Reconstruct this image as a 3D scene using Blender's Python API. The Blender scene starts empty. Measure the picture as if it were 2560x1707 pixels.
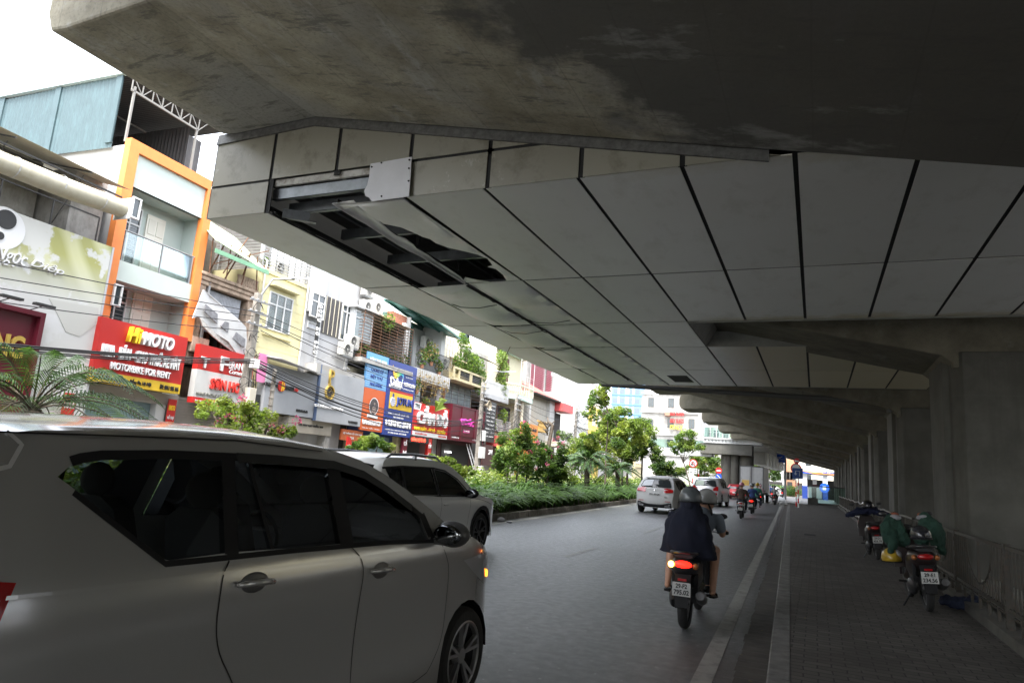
import bpy, math, random
from mathutils import Vector, Matrix, noise
from mathutils.geometry import delaunay_2d_cdt
R_ = math.radians
C = bpy.context.scene.collection
random.seed(7)

# ------------------------------------------------------------------ camera basis
CR = Matrix(((0.91421827, -0.00881728, -0.40512617),
             (0.39901900, 0.19384973, 0.89621767),
             (0.07063140, -0.98099161, 0.18073923)))     # rows: world axes, columns: camera right / down / forward
CH = 1.6

def ray(px, py):
    return CR @ Vector((px - 1280, py - 853.5, 1707))

def PT(px, py, X=None, Y=None, Z=None):
    """point of the place seen at a pixel of the 2560-wide photo on the plane X=, Y= or Z="""
    d = ray(px, py)
    t = X / d.x if X is not None else Y / d.y if Y is not None else (Z - CH) / d.z
    r = d * t
    r.z += CH
    return r

# ------------------------------------------------------------------ materials
MATS = {}

def mat(name, col, rough=.7, metal=0., vary=0., scale=3., dirt=None, dirt_amt=0., streak=0., bump=0., bscale=40., emit=0., coat=0., spec=.5, alpha=None):
    if name in MATS: return MATS[name]
    m = bpy.data.materials.new(name); m.use_nodes = True
    n = m.node_tree.nodes; l = m.node_tree.links
    b = n['Principled BSDF']
    b.inputs['Roughness'].default_value = rough
    b.inputs['Metallic'].default_value = metal
    b.inputs['Base Color'].default_value = (*col, 1)
    b.inputs['Specular IOR Level'].default_value = spec
    if coat: b.inputs['Coat Weight'].default_value = coat; b.inputs['Coat Roughness'].default_value = .06
    if emit:
        b.inputs['Emission Color'].default_value = (*col, 1); b.inputs['Emission Strength'].default_value = emit
    tc = n.new('ShaderNodeTexCoord')
    out = None
    if vary:
        nz = n.new('ShaderNodeTexNoise'); nz.inputs['Scale'].default_value = scale; nz.inputs['Detail'].default_value = 7; nz.inputs['Roughness'].default_value = .62
        l.new(tc.outputs['Object'], nz.inputs['Vector'])
        r = n.new('ShaderNodeMapRange'); r.inputs['From Min'].default_value = .3; r.inputs['From Max'].default_value = .7
        r.inputs['To Min'].default_value = 1 - vary; r.inputs['To Max'].default_value = 1 + vary
        l.new(nz.outputs['Fac'], r.inputs['Value'])
        mx = n.new('ShaderNodeVectorMath'); mx.operation = 'SCALE'; mx.inputs[0].default_value = col
        l.new(r.outputs[0], mx.inputs['Scale']); out = mx.outputs[0]
    if dirt_amt:
        mp = n.new('ShaderNodeMapping'); l.new(tc.outputs['Object'], mp.inputs['Vector'])
        if streak: mp.inputs['Scale'].default_value = (1, 1, 1 / streak)
        nz2 = n.new('ShaderNodeTexNoise'); nz2.inputs['Scale'].default_value = scale * 1.7; nz2.inputs['Detail'].default_value = 9; nz2.inputs['Roughness'].default_value = .7
        l.new(mp.outputs[0], nz2.inputs['Vector'])
        r2 = n.new('ShaderNodeMapRange'); r2.inputs['From Min'].default_value = .48; r2.inputs['From Max'].default_value = .72
        r2.inputs['To Max'].default_value = dirt_amt
        l.new(nz2.outputs['Fac'], r2.inputs['Value'])
        mm = n.new('ShaderNodeMix'); mm.data_type = 'RGBA'
        l.new(r2.outputs[0], mm.inputs['Factor'])
        if out: l.new(out, mm.inputs['A'])
        else: mm.inputs['A'].default_value = (*col, 1)
        mm.inputs['B'].default_value = (*(dirt or (.1, .09, .07)), 1)
        out = mm.outputs['Result']
    if out: l.new(out, b.inputs['Base Color'])
    if bump:
        nb = n.new('ShaderNodeTexNoise'); nb.inputs['Scale'].default_value = bscale; nb.inputs['Detail'].default_value = 5
        l.new(tc.outputs['Object'], nb.inputs['Vector'])
        bp = n.new('ShaderNodeBump'); bp.inputs['Strength'].default_value = bump; bp.inputs['Distance'].default_value = .02
        l.new(nb.outputs['Fac'], bp.inputs['Height']); l.new(bp.outputs[0], b.inputs['Normal'])
    MATS[name] = m
    return m

def glassmat(name, tint, rough=.04, see=.5):
    if name in MATS: return MATS[name]
    m = bpy.data.materials.new(name); m.use_nodes = True
    n = m.node_tree.nodes; l = m.node_tree.links
    n.remove(n['Principled BSDF'])
    tr = n.new('ShaderNodeBsdfTransparent'); tr.inputs[0].default_value = (*[c * see for c in tint], 1)
    gl = n.new('ShaderNodeBsdfGlossy'); gl.inputs['Roughness'].default_value = rough; gl.inputs[0].default_value = (.9, .95, 1, 1)
    fr = n.new('ShaderNodeFresnel'); fr.inputs[0].default_value = 1.45
    mx = n.new('ShaderNodeMixShader')
    l.new(fr.outputs[0], mx.inputs[0]); l.new(tr.outputs[0], mx.inputs[1]); l.new(gl.outputs[0], mx.inputs[2])
    l.new(mx.outputs[0], n['Material Output'].inputs[0])
    MATS[name] = m
    return m

# ------------------------------------------------------------------ mesh builder
class MB:
    def __init__(s): s.v = []; s.f = []; s.mi = []; s.m = 0
    def add(s, vs, fs, m=None):
        o = len(s.v); s.v += [tuple(v) for v in vs]
        s.f += [tuple(i + o for i in f) for f in fs]; s.mi += [s.m if m is None else m] * len(fs)
        return s
    def box(s, x0, x1, y0, y1, z0, z1, m=None):
        if x0 > x1: x0, x1 = x1, x0
        if y0 > y1: y0, y1 = y1, y0
        if z0 > z1: z0, z1 = z1, z0
        return s.add([(x, y, z) for z in (z0, z1) for y in (y0, y1) for x in (x0, x1)],
              [(0, 2, 3, 1), (4, 5, 7, 6), (0, 1, 5, 4), (2, 6, 7, 3), (0, 4, 6, 2), (1, 3, 7, 5)], m)
    def bar(s, a, b, w, h=None, m=None):
        a = Vector(a); b = Vector(b); h = h or w; d = (b - a)
        if d.length < 1e-6: return s
        d.normalize(); u = d.cross(Vector((0, 0, 1)))
        if u.length < 1e-3: u = Vector((1, 0, 0))
        u.normalize(); t = u.cross(d)
        u *= w / 2; t *= h / 2
        return s.add([p + q for p in (a, b) for q in (u + t, -u + t, -u - t, u - t)], [(0, 1, 2, 3), (7, 6, 5, 4), (0, 4, 5, 1), (1, 5, 6, 2), (2, 6, 7, 3), (3, 7, 4, 0)], m)
    def tube(s, pts, r, n=8, m=None, cap=True, sq=None):
        pts = [Vector(p) for p in pts]; k = len(pts)
        rs = r if isinstance(r, (list, tuple)) else [r] * k
        vs = []; prev = None
        for i, p in enumerate(pts):
            d = (pts[min(i + 1, k - 1)] - pts[max(i - 1, 0)])
            d.normalize()
            if prev is None:
                u = d.cross(Vector((0, 0, 1)))
                if u.length < 1e-2: u = d.cross(Vector((1, 0, 0)))
            else:
                u = prev - d * prev.dot(d)
            u.normalize(); prev = u; t = d.cross(u)
            for j in range(n):
                a = 2 * math.pi * j / n
                vs.append(p + (u * math.cos(a) + t * math.sin(a) * (sq or 1)) * rs[i])
        fs = [(i * n + j, i * n + (j + 1) % n, (i + 1) * n + (j + 1) % n, (i + 1) * n + j) for i in range(k - 1) for j in range(n)]
        if cap: fs += [tuple(range(n))[::-1], tuple((k - 1) * n + j for j in range(n))]
        return s.add(vs, fs, m)
    def lathe(s, prof, c=(0, 0, 0), axis='z', n=24, m=None, arc=None):
        vs = []; k = len(prof)
        for r, h in prof:
            for j in range(n):
                a = 2 * math.pi * j / n
                x, y = r * math.cos(a), r * math.sin(a)
                p = (x, y, h) if axis == 'z' else (h, x, y) if axis == 'x' else (x, h, y)
                vs.append((p[0] + c[0], p[1] + c[1], p[2] + c[2]))
        fs = [(i * n + j, i * n + (j + 1) % n, (i + 1) * n + (j + 1) % n, (i + 1) * n + j) for i in range(k - 1) for j in range(n)]
        return s.add(vs, fs, m)
    def ell(s, c, r, n=12, k=8, rot=None, m=None):
        vs = []
        for i in range(k + 1):
            t = math.pi * i / k
            for j in range(n):
                a = 2 * math.pi * j / n
                p = Vector((r[0] * math.sin(t) * math.cos(a), r[1] * math.sin(t) * math.sin(a), r[2] * math.cos(t)))
                if rot: p = rot @ p
                vs.append(p + Vector(c))
        return s.add(vs, [(i * n + j, i * n + (j + 1) % n, (i + 1) * n + (j + 1) % n, (i + 1) * n + j) for i in range(k) for j in range(n)], m)
    def prism(s, poly, a, b, axis='y', m=None, sm=None):
        """poly of (u,v) swept along axis from a to b"""
        def q(u, v, w): return (u, w, v) if axis == 'y' else (w, u, v) if axis == 'x' else (u, v, w)
        k = len(poly)
        vs = [q(u, v, a) for u, v in poly] + [q(u, v, b) for u, v in poly]
        return s.add(vs, [tuple(range(k)), tuple(range(2 * k - 1, k - 1, -1))] + [(i, (i + 1) % k, k + (i + 1) % k, k + i) for i in range(k)], m)
    def loft(s, rings, m=None, cap=True, closed=True):
        k = len(rings[0]); vs = [p for r in rings for p in r]; n = len(rings)
        fs = [(i * k + j, i * k + (j + 1) % k, (i + 1) * k + (j + 1) % k, (i + 1) * k + j) for i in range(n - 1) for j in range(k if closed else k - 1)]
        if cap and closed: fs += [tuple(range(k))[::-1], tuple((n - 1) * k + j for j in range(k))]
        return s.add(vs, fs, m)
    def mesh(s, name, mats, smooth=False, fix=True):
        me = bpy.data.meshes.new(name); me.from_pydata(s.v, [], s.f)
        if not isinstance(mats, (list, tuple)): mats = [mats]
        for m in mats: me.materials.append(m)
        if len(mats) > 1: me.polygons.foreach_set('material_index', s.mi)
        me.update()
        if fix:
            import bmesh
            bm = bmesh.new(); bm.from_mesh(me); bmesh.ops.recalc_face_normals(bm, faces=bm.faces); bm.to_mesh(me); bm.free()
        if smooth:
            me.shade_smooth()
            if smooth != 1 and hasattr(me, 'set_sharp_from_angle'): me.set_sharp_from_angle(angle=R_(smooth))
        return me
    def obj(s, name, mats, parent=None, smooth=False, bevel=0, fix=True):
        o = bpy.data.objects.new(name, s.mesh(name, mats, smooth, fix)); C.objects.link(o)
        if parent: o.parent = parent
        if bevel:
            b = o.modifiers.new('b', 'BEVEL'); b.width = bevel; b.segments = 2; b.limit_method = 'ANGLE'; b.angle_limit = R_(40)
        return o

def tag(o, label=None, cat=None, group=None, kind=None):
    if label: o['label'] = label
    if cat: o['category'] = cat
    if group: o['group'] = group
    if kind: o['kind'] = kind
    return o

def empty(name, loc=(0, 0, 0), rz=0., label=None, cat=None, group=None, parent=None):
    o = bpy.data.objects.new(name, None); C.objects.link(o); o.location = loc; o.rotation_euler = (0, 0, rz)
    o.empty_display_size = .2
    if parent: o.parent = parent
    return tag(o, label, cat, group)

def copy_tree(o, parent=None):
    c = o.copy(); C.objects.link(c)
    if parent: c.parent = parent
    for ch in list(o.children): copy_tree(ch, c)
    return c

def lerp(a, b, t): return a + (b - a) * t

def text_mesh(txt, bold=0.0, extr=.02, shear=0., serif=False):
    cu = bpy.data.curves.new('lettering', 'FONT'); cu.body = txt; cu.extrude = extr; cu.offset = bold; cu.shear = shear
    cu.resolution_u = 3
    o = bpy.data.objects.new('lettering', cu); C.objects.link(o)
    dg = bpy.context.evaluated_depsgraph_get(); dg.update()
    me = bpy.data.meshes.new_from_object(o.evaluated_get(dg))
    bpy.data.objects.remove(o); bpy.data.curves.remove(cu)
    return me

def text(txt, x0, x1, z0, z1, y, m, parent, name='lettering', bold=.02, depth=.03, shear=0., vertical=False, keep=False, M=None):
    """letters filling the rectangle x0..x1, z0..z1 standing on the plane y, facing -y (M: matrix applied after)"""
    me = text_mesh(txt, bold, .02, shear)
    if len(me.vertices) == 0: return None
    xs = [v.co.x for v in me.vertices]; ys = [v.co.y for v in me.vertices]
    ax, bx, ay, by = min(xs), max(xs), min(ys), max(ys)
    sx = (x1 - x0) / (bx - ax); sz = (z1 - z0) / (by - ay)
    ox, oz = x0, z0
    if keep:
        s_ = min(sx, sz); ox = (x0 + x1) / 2 - s_ * (bx - ax) / 2; sx = sz = s_
    for v in me.vertices:
        p = Vector(((v.co.x - ax) * sx + ox, y - depth / 2 - v.co.z * depth / .04, (v.co.y - ay) * sz + oz))
        v.co = M @ p if M else p
    me.materials.clear(); me.materials.append(m)
    o = bpy.data.objects.new(name, me); C.objects.link(o); o.parent = parent
    return o
# ------------------------------------------------------------------ camera, light, sky
cam = bpy.data.cameras.new('camera'); cam.sensor_width = 36; cam.lens = 24.0; cam.clip_end = 2000; cam.clip_start = .05
co = bpy.data.objects.new('camera', cam); C.objects.link(co)
r, d, f_ = CR.col[0], CR.col[1], CR.col[2]
co.matrix_world = Matrix(((r.x, -d.x, -f_.x, 0), (r.y, -d.y, -f_.y, 0), (r.z, -d.z, -f_.z, CH), (0, 0, 0, 1)))
bpy.context.scene.camera = co
sc = bpy.context.scene
sc.view_settings.view_transform = 'Standard'; sc.view_settings.look = 'None'; sc.view_settings.exposure = 2.5; sc.view_settings.gamma = 1
SUN_EL, SUN_AZ = R_(66), R_(160)      # azimuth clockwise from +Y
w = bpy.data.worlds.new('World'); sc.world = w; w.use_nodes = True
wn = w.node_tree.nodes; wl = w.node_tree.links
sk = wn.new('ShaderNodeTexSky'); sk.sky_type = 'NISHITA'; sk.sun_disc = False; sk.sun_elevation = SUN_EL; sk.sun_rotation = SUN_AZ
sk.air_density = 1.0; sk.dust_density = 1.6; sk.ozone_density = 1.0
hs = wn.new('ShaderNodeHueSaturation'); hs.inputs['Saturation'].default_value = .28; hs.inputs['Value'].default_value = 1.25
wl.new(sk.outputs[0], hs.inputs['Color']); wl.new(hs.outputs[0], wn['Background'].inputs[0]); wn['Background'].inputs[1].default_value = .15
sl = bpy.data.lights.new('sun', 'SUN'); sl.energy = 2.2; sl.angle = R_(22); sl.color = (1, .96, .9)
so = bpy.data.objects.new('sun', sl); C.objects.link(so)
sd = Vector((math.sin(SUN_AZ) * math.cos(SUN_EL), math.cos(SUN_AZ) * math.cos(SUN_EL), math.sin(SUN_EL)))
so.rotation_euler = sd.to_track_quat('Z', 'Y').to_euler(); so.location = (0, 0, 30)

# ------------------------------------------------------------------ node helper for the large surfaces
def nodemat(name, fn):
    m = bpy.data.materials.new(name); m.use_nodes = True
    n = m.node_tree.nodes; l = m.node_tree.links; b = n['Principled BSDF']
    tc = n.new('ShaderNodeTexCoord')
    def N(t, **k):
        x = n.new('ShaderNode' + t)
        for a, v in k.items():
            if a in x.inputs.keys() if hasattr(x.inputs, 'keys') else False: x.inputs[a].default_value = v
            else: setattr(x, a, v)
        return x
    def noise_(scale, detail=6, rough=.6, vec=None, sc3=None):
        x = N('TexNoise'); x.inputs['Scale'].default_value = scale; x.inputs['Detail'].default_value = detail; x.inputs['Roughness'].default_value = rough
        v = vec or tc.outputs['Object']
        if sc3:
            mp = N('Mapping'); mp.inputs['Scale'].default_value = sc3; l.new(v, mp.inputs['Vector']); v = mp.outputs[0]
        l.new(v, x.inputs['Vector']); return x.outputs['Fac']
    def rng(v, a, b_, c=0., d_=1.):
        x = N('MapRange'); x.inputs['From Min'].default_value = a; x.inputs['From Max'].default_value = b_; x.inputs['To Min'].default_value = c; x.inputs['To Max'].default_value = d_
        l.new(v, x.inputs['Value']); return x.outputs[0]
    def mixc(f, A, B):
        x = N('Mix'); x.data_type = 'RGBA'
        if isinstance(f, (int, float)): x.inputs['Factor'].default_value = f
        else: l.new(f, x.inputs['Factor'])
        for k, s in (('A', A), ('B', B)):
            if isinstance(s, tuple): x.inputs[k].default_value = (*s, 1)
            else: l.new(s, x.inputs[k])
        return x.outputs['Result']
    def mth(op, a, b2=None):
        x = N('Math'); x.operation = op
        for i, s in enumerate((a, b2)):
            if s is None: continue
            if isinstance(s, (int, float)): x.inputs[i].default_value = s
            else: l.new(s, x.inputs[i])
        return x.outputs[0]
    def bump(h, st=.3, dist=.02):
        x = N('Bump'); x.inputs['Strength'].default_value = st; x.inputs['Distance'].default_value = dist; l.new(h, x.inputs['Height']); l.new(x.outputs[0], b.inputs['Normal'])
    class K: pass
    k = K(); k.n, k.l, k.b, k.tc, k.N, k.noise, k.rng, k.mix, k.m, k.bump = n, l, b, tc, N, noise_, rng, mixc, mth, bump
    fn(k); MATS[name] = m
    return m

def f_asphalt(k):
    a = k.noise(85, 4, .85); b = k.noise(.35, 4, .6); c = k.noise(9, 5, .6)
    col = k.mix(k.rng(a, .35, .75), (.06, .061, .064), (.17, .17, .172))
    col = k.mix(k.rng(b, .35, .7, 0, .55), col, (.13, .13, .13))
    tr = k.noise(1.0, 3, .5, sc3=(1.2, .03, 1))
    col = k.mix(k.rng(tr, .45, .75, 0, .5), col, (.07, .07, .073))
    sp = k.noise(17, 2, .5)
    col = k.mix(k.rng(sp, .69, .73, 0, .6), col, (.36, .355, .34))
    cr = k.noise(.22, 5, .7, sc3=(1, .5, 1)); col = k.mix(k.rng(cr, .56, .60, 0, .35), col, (.055, .056, .058))
    k.l.new(col, k.b.inputs['Base Color'])
    k.l.new(k.rng(c, .3, .7, .36, .52), k.b.inputs['Roughness'])
    k.bump(a, .6, .01)
M_ASPHALT = nodemat('asphalt', f_asphalt)

def f_pave(k):
    mp = k.N('Mapping'); k.l.new(k.tc.outputs['Object'], mp.inputs['Vector'])
    dn = k.noise(3.5, 3, .5)
    ad = k.N('VectorMath'); ad.operation = 'ADD'; k.l.new(mp.outputs[0], ad.inputs[0])
    cb = k.N('CombineXYZ'); k.l.new(k.rng(dn, 0, 1, -.02, .02), cb.inputs[0]); k.l.new(k.rng(dn, 0, 1, .03, -.03), cb.inputs[1]); k.l.new(cb.outputs[0], ad.inputs[1])
    br = k.N('TexBrick'); br.inputs['Scale'].default_value = 1; br.inputs['Brick Width'].default_value = .22; br.inputs['Row Height'].default_value = .115
    br.inputs['Mortar Size'].default_value = .007; br.inputs['Mortar Smooth'].default_value = .3; br.inputs['Bias'].default_value = 0
    br.inputs['Color1'].default_value = (.085, .077, .068, 1); br.inputs['Color2'].default_value = (.14, .127, .115, 1); br.inputs['Mortar'].default_value = (.02, .018, .016, 1)
    k.l.new(ad.outputs[0], br.inputs['Vector'])
    d = k.noise(1.1, 8, .7)
    col = k.mix(k.rng(d, .35, .65, 0, .65), br.outputs['Color'], (.05, .045, .04))
    d2 = k.noise(5, 5, .7)
    col = k.mix(k.rng(d2, .6, .75, 0, .5), col, (.24, .22, .20))
    k.l.new(col, k.b.inputs['Base Color']); k.b.inputs['Roughness'].default_value = .75
    k.bump(k.m('MULTIPLY', br.outputs['Fac'], -1.), .8, .012)
M_PAVE = nodemat('paving_bricks', f_pave)

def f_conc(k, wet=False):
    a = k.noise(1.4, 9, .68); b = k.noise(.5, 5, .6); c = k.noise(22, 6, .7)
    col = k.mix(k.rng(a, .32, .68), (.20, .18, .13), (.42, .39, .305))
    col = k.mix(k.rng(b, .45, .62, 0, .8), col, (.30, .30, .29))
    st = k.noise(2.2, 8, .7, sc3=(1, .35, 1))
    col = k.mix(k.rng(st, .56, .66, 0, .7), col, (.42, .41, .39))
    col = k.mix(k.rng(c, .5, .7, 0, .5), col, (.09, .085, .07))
    st2 = k.noise(3.1, 8, .75, sc3=(.4, 1.6, 1))
    col = k.mix(k.rng(st2, .55, .62, 0, .7), col, (.11, .108, .095))
    if wet:
        sx = k.N('SeparateXYZ'); k.l.new(k.tc.outputs['Object'], sx.inputs[0])
        e = k.m('ADD', sx.outputs['X'], k.rng(k.noise(.9, 7, .65), .25, .75, -1.1, 1.1))
        e = k.m('ADD', e, k.m('MULTIPLY', sx.outputs['Y'], -.45))
        msk = k.rng(e, -4.95, -4.4)
        col = k.mix(k.m('MULTIPLY', msk, .9), col, (.088, .085, .078))
        wh = k.noise(1.0, 9, .66, sc3=(.7, 1.5, 1))
        col = k.mix(k.m('MULTIPLY', msk, k.rng(wh, .57, .66, 0, .8)), col, (.30, .30, .29))
    wv = k.N('TexWave'); wv.wave_type = 'BANDS'; wv.bands_direction = 'X'; wv.inputs['Scale'].default_value = .42; wv.inputs['Distortion'].default_value = .15
    k.l.new(k.tc.outputs['Object'], wv.inputs['Vector'])
    col = k.mix(k.rng(wv.outputs['Fac'], .0, .002, .28, 0), col, (.07, .065, .055))
    k.l.new(col, k.b.inputs['Base Color']); k.b.inputs['Roughness'].default_value = .82
    k.bump(k.noise(14, 8, .7), .25, .02)
M_CONC = nodemat('concrete_weathered', f_conc)
def f_conc_dark(k):
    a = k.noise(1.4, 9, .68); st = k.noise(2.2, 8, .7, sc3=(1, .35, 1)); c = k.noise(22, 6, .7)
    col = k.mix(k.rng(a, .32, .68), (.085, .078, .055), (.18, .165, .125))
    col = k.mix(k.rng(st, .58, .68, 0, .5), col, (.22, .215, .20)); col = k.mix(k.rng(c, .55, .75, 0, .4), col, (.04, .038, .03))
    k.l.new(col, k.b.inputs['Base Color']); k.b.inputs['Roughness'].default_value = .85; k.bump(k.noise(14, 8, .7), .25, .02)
M_CONCD = nodemat('concrete_darker', f_conc_dark)  # darker tone of the weathered concrete, for the deck and all but one cap
M_CONCW = nodemat('concrete_stained', lambda k: f_conc(k, True))

def f_pier(k):
    a = k.noise(1.1, 8, .65); s = k.noise(2.5, 8, .65, sc3=(1.5, 1.5, .12)); c = k.noise(18, 5, .7)
    col = k.mix(k.rng(a, .3, .7), (.062, .061, .052), (.115, .112, .098))
    col = k.mix(k.rng(s, .52, .7, 0, .6), col, (.06, .056, .048))
    col = k.mix(k.rng(c, .6, .8, 0, .35), col, (.15, .147, .135))
    sx = k.N('SeparateXYZ'); k.l.new(k.tc.outputs['Object'], sx.inputs[0])
    fr = k.m('FRACT', k.m('MULTIPLY', sx.outputs['Z'], .55))
    col = k.mix(k.rng(fr, .0, .012, .6, 0), col, (.10, .10, .09))
    k.l.new(col, k.b.inputs['Base Color']); k.b.inputs['Roughness'].default_value = .8
    k.bump(a, .2, .03)
M_PIER = nodemat('concrete_pier', f_pier)

def f_panel(k, dirty=0):
    g = k.noise(.8, 6, .6); s = k.noise(2., 9, .72, sc3=(1, .5, 1)); e = k.noise(60, 3, .6)
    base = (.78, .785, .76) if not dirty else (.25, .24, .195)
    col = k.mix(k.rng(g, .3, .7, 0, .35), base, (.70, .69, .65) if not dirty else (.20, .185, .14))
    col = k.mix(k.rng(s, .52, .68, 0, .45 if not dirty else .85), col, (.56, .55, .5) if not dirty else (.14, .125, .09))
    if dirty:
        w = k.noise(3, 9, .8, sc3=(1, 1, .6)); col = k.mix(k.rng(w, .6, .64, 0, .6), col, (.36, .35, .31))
    else:
        sxx = k.N('SeparateXYZ'); k.l.new(k.tc.outputs['Object'], sxx.inputs[0])
        w = k.noise(1.3, 6, .7)
        for y0, s_ in ((7.1, 1), (14.8, -1), (14.8, -1)):
            dy = k.m('MULTIPLY', k.m('SUBTRACT', sxx.outputs['Y'], y0), s_)
            q = k.m('ADD', dy, k.rng(w, .3, .7, -.15, .45))
            xm = k.rng(sxx.outputs['X'], -2.4, -1.2, 0, 1)
            col = k.mix(k.m('MULTIPLY', xm, k.rng(q, .0, .55, .55, 0)), col, (.50, .43, .24))
    oi = k.N('ObjectInfo'); sc_ = k.N('VectorMath'); sc_.operation = 'SCALE'; k.l.new(col, sc_.inputs[0]); k.l.new(k.rng(oi.outputs['Random'], 0, 1, .91, 1.05), sc_.inputs['Scale']); col = sc_.outputs[0]
    dp = k.noise(1.1, 3, .5); k.bump(dp, .22, .05)
    k.l.new(col, k.b.inputs['Base Color']); k.b.inputs['Roughness'].default_value = .38
    k.b.inputs['Specular IOR Level'].default_value = .4
M_PANEL = nodemat('soffit_panel', f_panel)
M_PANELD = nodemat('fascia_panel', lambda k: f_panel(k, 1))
M_STEEL = mat('galvanised_steel', (.20, .215, .23), .45, .6, .25, 6)
M_DARKST = mat('dark_joint', (.012, .012, .012), .8)
M_FLASH = mat('flashing_metal', (.13, .13, .125), .6, .2, .35, 9, dirt=(.05, .045, .04), dirt_amt=.6)
M_RUST = mat('rusty_steel', (.16, .08, .045), .8, .2, .5, 8)

# ------------------------------------------------------------------ ground
def sheet(name, poly, z, m, thick=0.):
    b = MB(); n = len(poly)
    b.add([(x, y, z) for x, y in poly], [tuple(range(n))])
    if thick: b.add([(x, y, z) for x, y in poly] + [(x, y, z - thick) for x, y in poly], [(i, (i + 1) % n, n + (i + 1) % n, n + i) for i in range(n)])
    o = b.obj(name, m); return tag(o, kind='structure')

def kx(y): return -.17 - .0318 * y            # foot of the near kerb
MED = [(-40, -5.9), (0, -7.55), (19.2, -8.69), (42, -10.14), (72, -11.6), (100, -12.6)]
def mx_(y, T=MED):
    for (a, xa), (b, xb) in zip(T, T[1:]):
        if y <= b: return xa + (xb - xa) * (y - a) / (b - a)
    return T[-1][1]
g = sheet('ground', [(-600, -300), (600, -300), (600, 900), (-600, 900)], -.06, mat('ground_dust', (.13, .12, .10), .9, vary=.2, scale=.5))
sheet('road', [(60, -40), (60, 200), (-25.5, 200), (-25.5, -40)], 0, M_ASPHALT, .05)
ys = [-12 + 4 * i for i in range(22)]     # to 72
b = MB()
for y0, y1 in zip(ys, ys[1:]):
    b.add([(kx(y0) + .17, y0, .156), (2.15, y0, .156), (2.15, y1, .156), (kx(y1) + .17, y1, .156)], [(0, 1, 2, 3)])
b.add([(kx(-12), -12, 0), (2.15, -12, 0), (2.15, -12, .156), (kx(-12), -12, .156)], [(0, 1, 2, 3)])
b.box(kx(72) + .17, 2.15, 72, 72.2, .0, .15)
tag(b.obj('sidewalk', M_PAVE), kind='structure')
M_KERB = mat('kerb_stone', (.17, .165, .155), .8, vary=.3, scale=5, dirt=(.07, .065, .05), dirt_amt=.6, bump=.4)
b = MB(); 
y = -12.
while y < 72:
    for (xa, xb) in ((0, .165),):
        b.add([(kx(y) + xa, y, 0), (kx(y) + xb, y, 0), (kx(y) + xb, y, .16), (kx(y) + xa + .012, y, .16), (kx(y) + xa, y, .148),
               (kx(y + .99) + xa, y + .99, 0), (kx(y + .99) + xb, y + .99, 0), (kx(y + .99) + xb, y + .99, .16), (kx(y + .99) + xa + .012, y + .99, .16), (kx(y + .99) + xa, y + .99, .148)],
              [(0, 1, 2, 3, 4), (5, 6, 7, 8, 9), (0, 5, 9, 4), (4, 9, 8, 3), (3, 8, 7, 2)])
    y += 1.
tag(b.obj('kerb', M_KERB), kind='structure')
b = MB()                                   # brick gutter beside the kerb, uneven edge
k = 0; y = -12.
while y < 70:
    w0 = .27 + random.uniform(-.012, .02)
    b.add([(kx(y) - w0, y, .006), (kx(y) - .01, y, .006), (kx(y) - .01, y + .2, .006), (kx(y) - w0, y + .2, .006)], [(0, 1, 2, 3)])
    y += .205
tag(b.obj('gutter', mat('gutter_brick', (.085, .077, .067), .8, vary=.35, scale=4, dirt=(.05, .045, .04), dirt_amt=.7)), kind='structure')
M_LINE = mat('road_paint', (.30, .295, .27), .6, vary=.15, scale=3, dirt=(.10, .10, .098), dirt_amt=.85)
def strip(name, fx, y0, y1, w, z=.004, seg=3.):
    b = MB(); y = y0
    while y < y1 - 1e-4:
        e = min(y + seg, y1)
        b.add([(fx(y) - w / 2, y, z), (fx(y) + w / 2, y, z), (fx(e) + w / 2, e, z), (fx(e) - w / 2, e, z)], [(0, 1, 2, 3)]); y = e
    return b
b = strip('edge_line', lambda y: kx(y) - .50, -12, 69, .16)
b2 = strip('m', lambda y: mx_(y) + .3, -12, 80, .16)
b.add(b2.v, b2.f)
for i in range(-2, 8):
    y = 5.05 + i * 7.8; q = strip('d', lambda t: -4.0 - .029 * t, y, y + 2.1, .13); b.add(q.v, q.f)
tag(b.obj('road_markings', M_LINE), kind='structure')

# median strip
M_SOIL = mat('soil', (.05, .04, .028), .95, vary=.4, scale=6)
b = MB(); y = -12.
while y < 96:
    e = y + .97
    for side in (0, 1):
        xo = 0 if not side else -3.1
        a, c = mx_(y) + xo, mx_(e) + xo
        sgn = -1 if not side else 1
        b.add([(a, y, 0), (a + .02 * sgn, y, .2), (a + .16 * sgn, y, .2), (a + .16 * sgn, y, 0), (c, e, 0), (c + .02 * sgn, e, .2), (c + .16 * sgn, e, .2), (c + .16 * sgn, e, 0)],
              [(0, 1, 2, 3), (7, 6, 5, 4), (0, 4, 5, 1), (1, 5, 6, 2), (2, 6, 7, 3)])
    y += 1.
tag(b.obj('median_kerb', mat('median_kerb_concrete', (.17, .155, .135), .85, vary=.35, scale=4, dirt=(.05, .05, .035), dirt_amt=.75, bump=.5)), kind='structure')
b = MB()
for y0, y1 in zip(range(-12, 96, 4), range(-8, 100, 4)):
    b.add([(mx_(y0) - .1, y0, .17), (mx_(y1) - .1, y1, .17), (mx_(y1) - 3.0, y1, .17), (mx_(y0) - 3.0, y0, .17)], [(0, 1, 2, 3)])
tag(b.obj('median_soil', M_SOIL), kind='structure')

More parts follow.
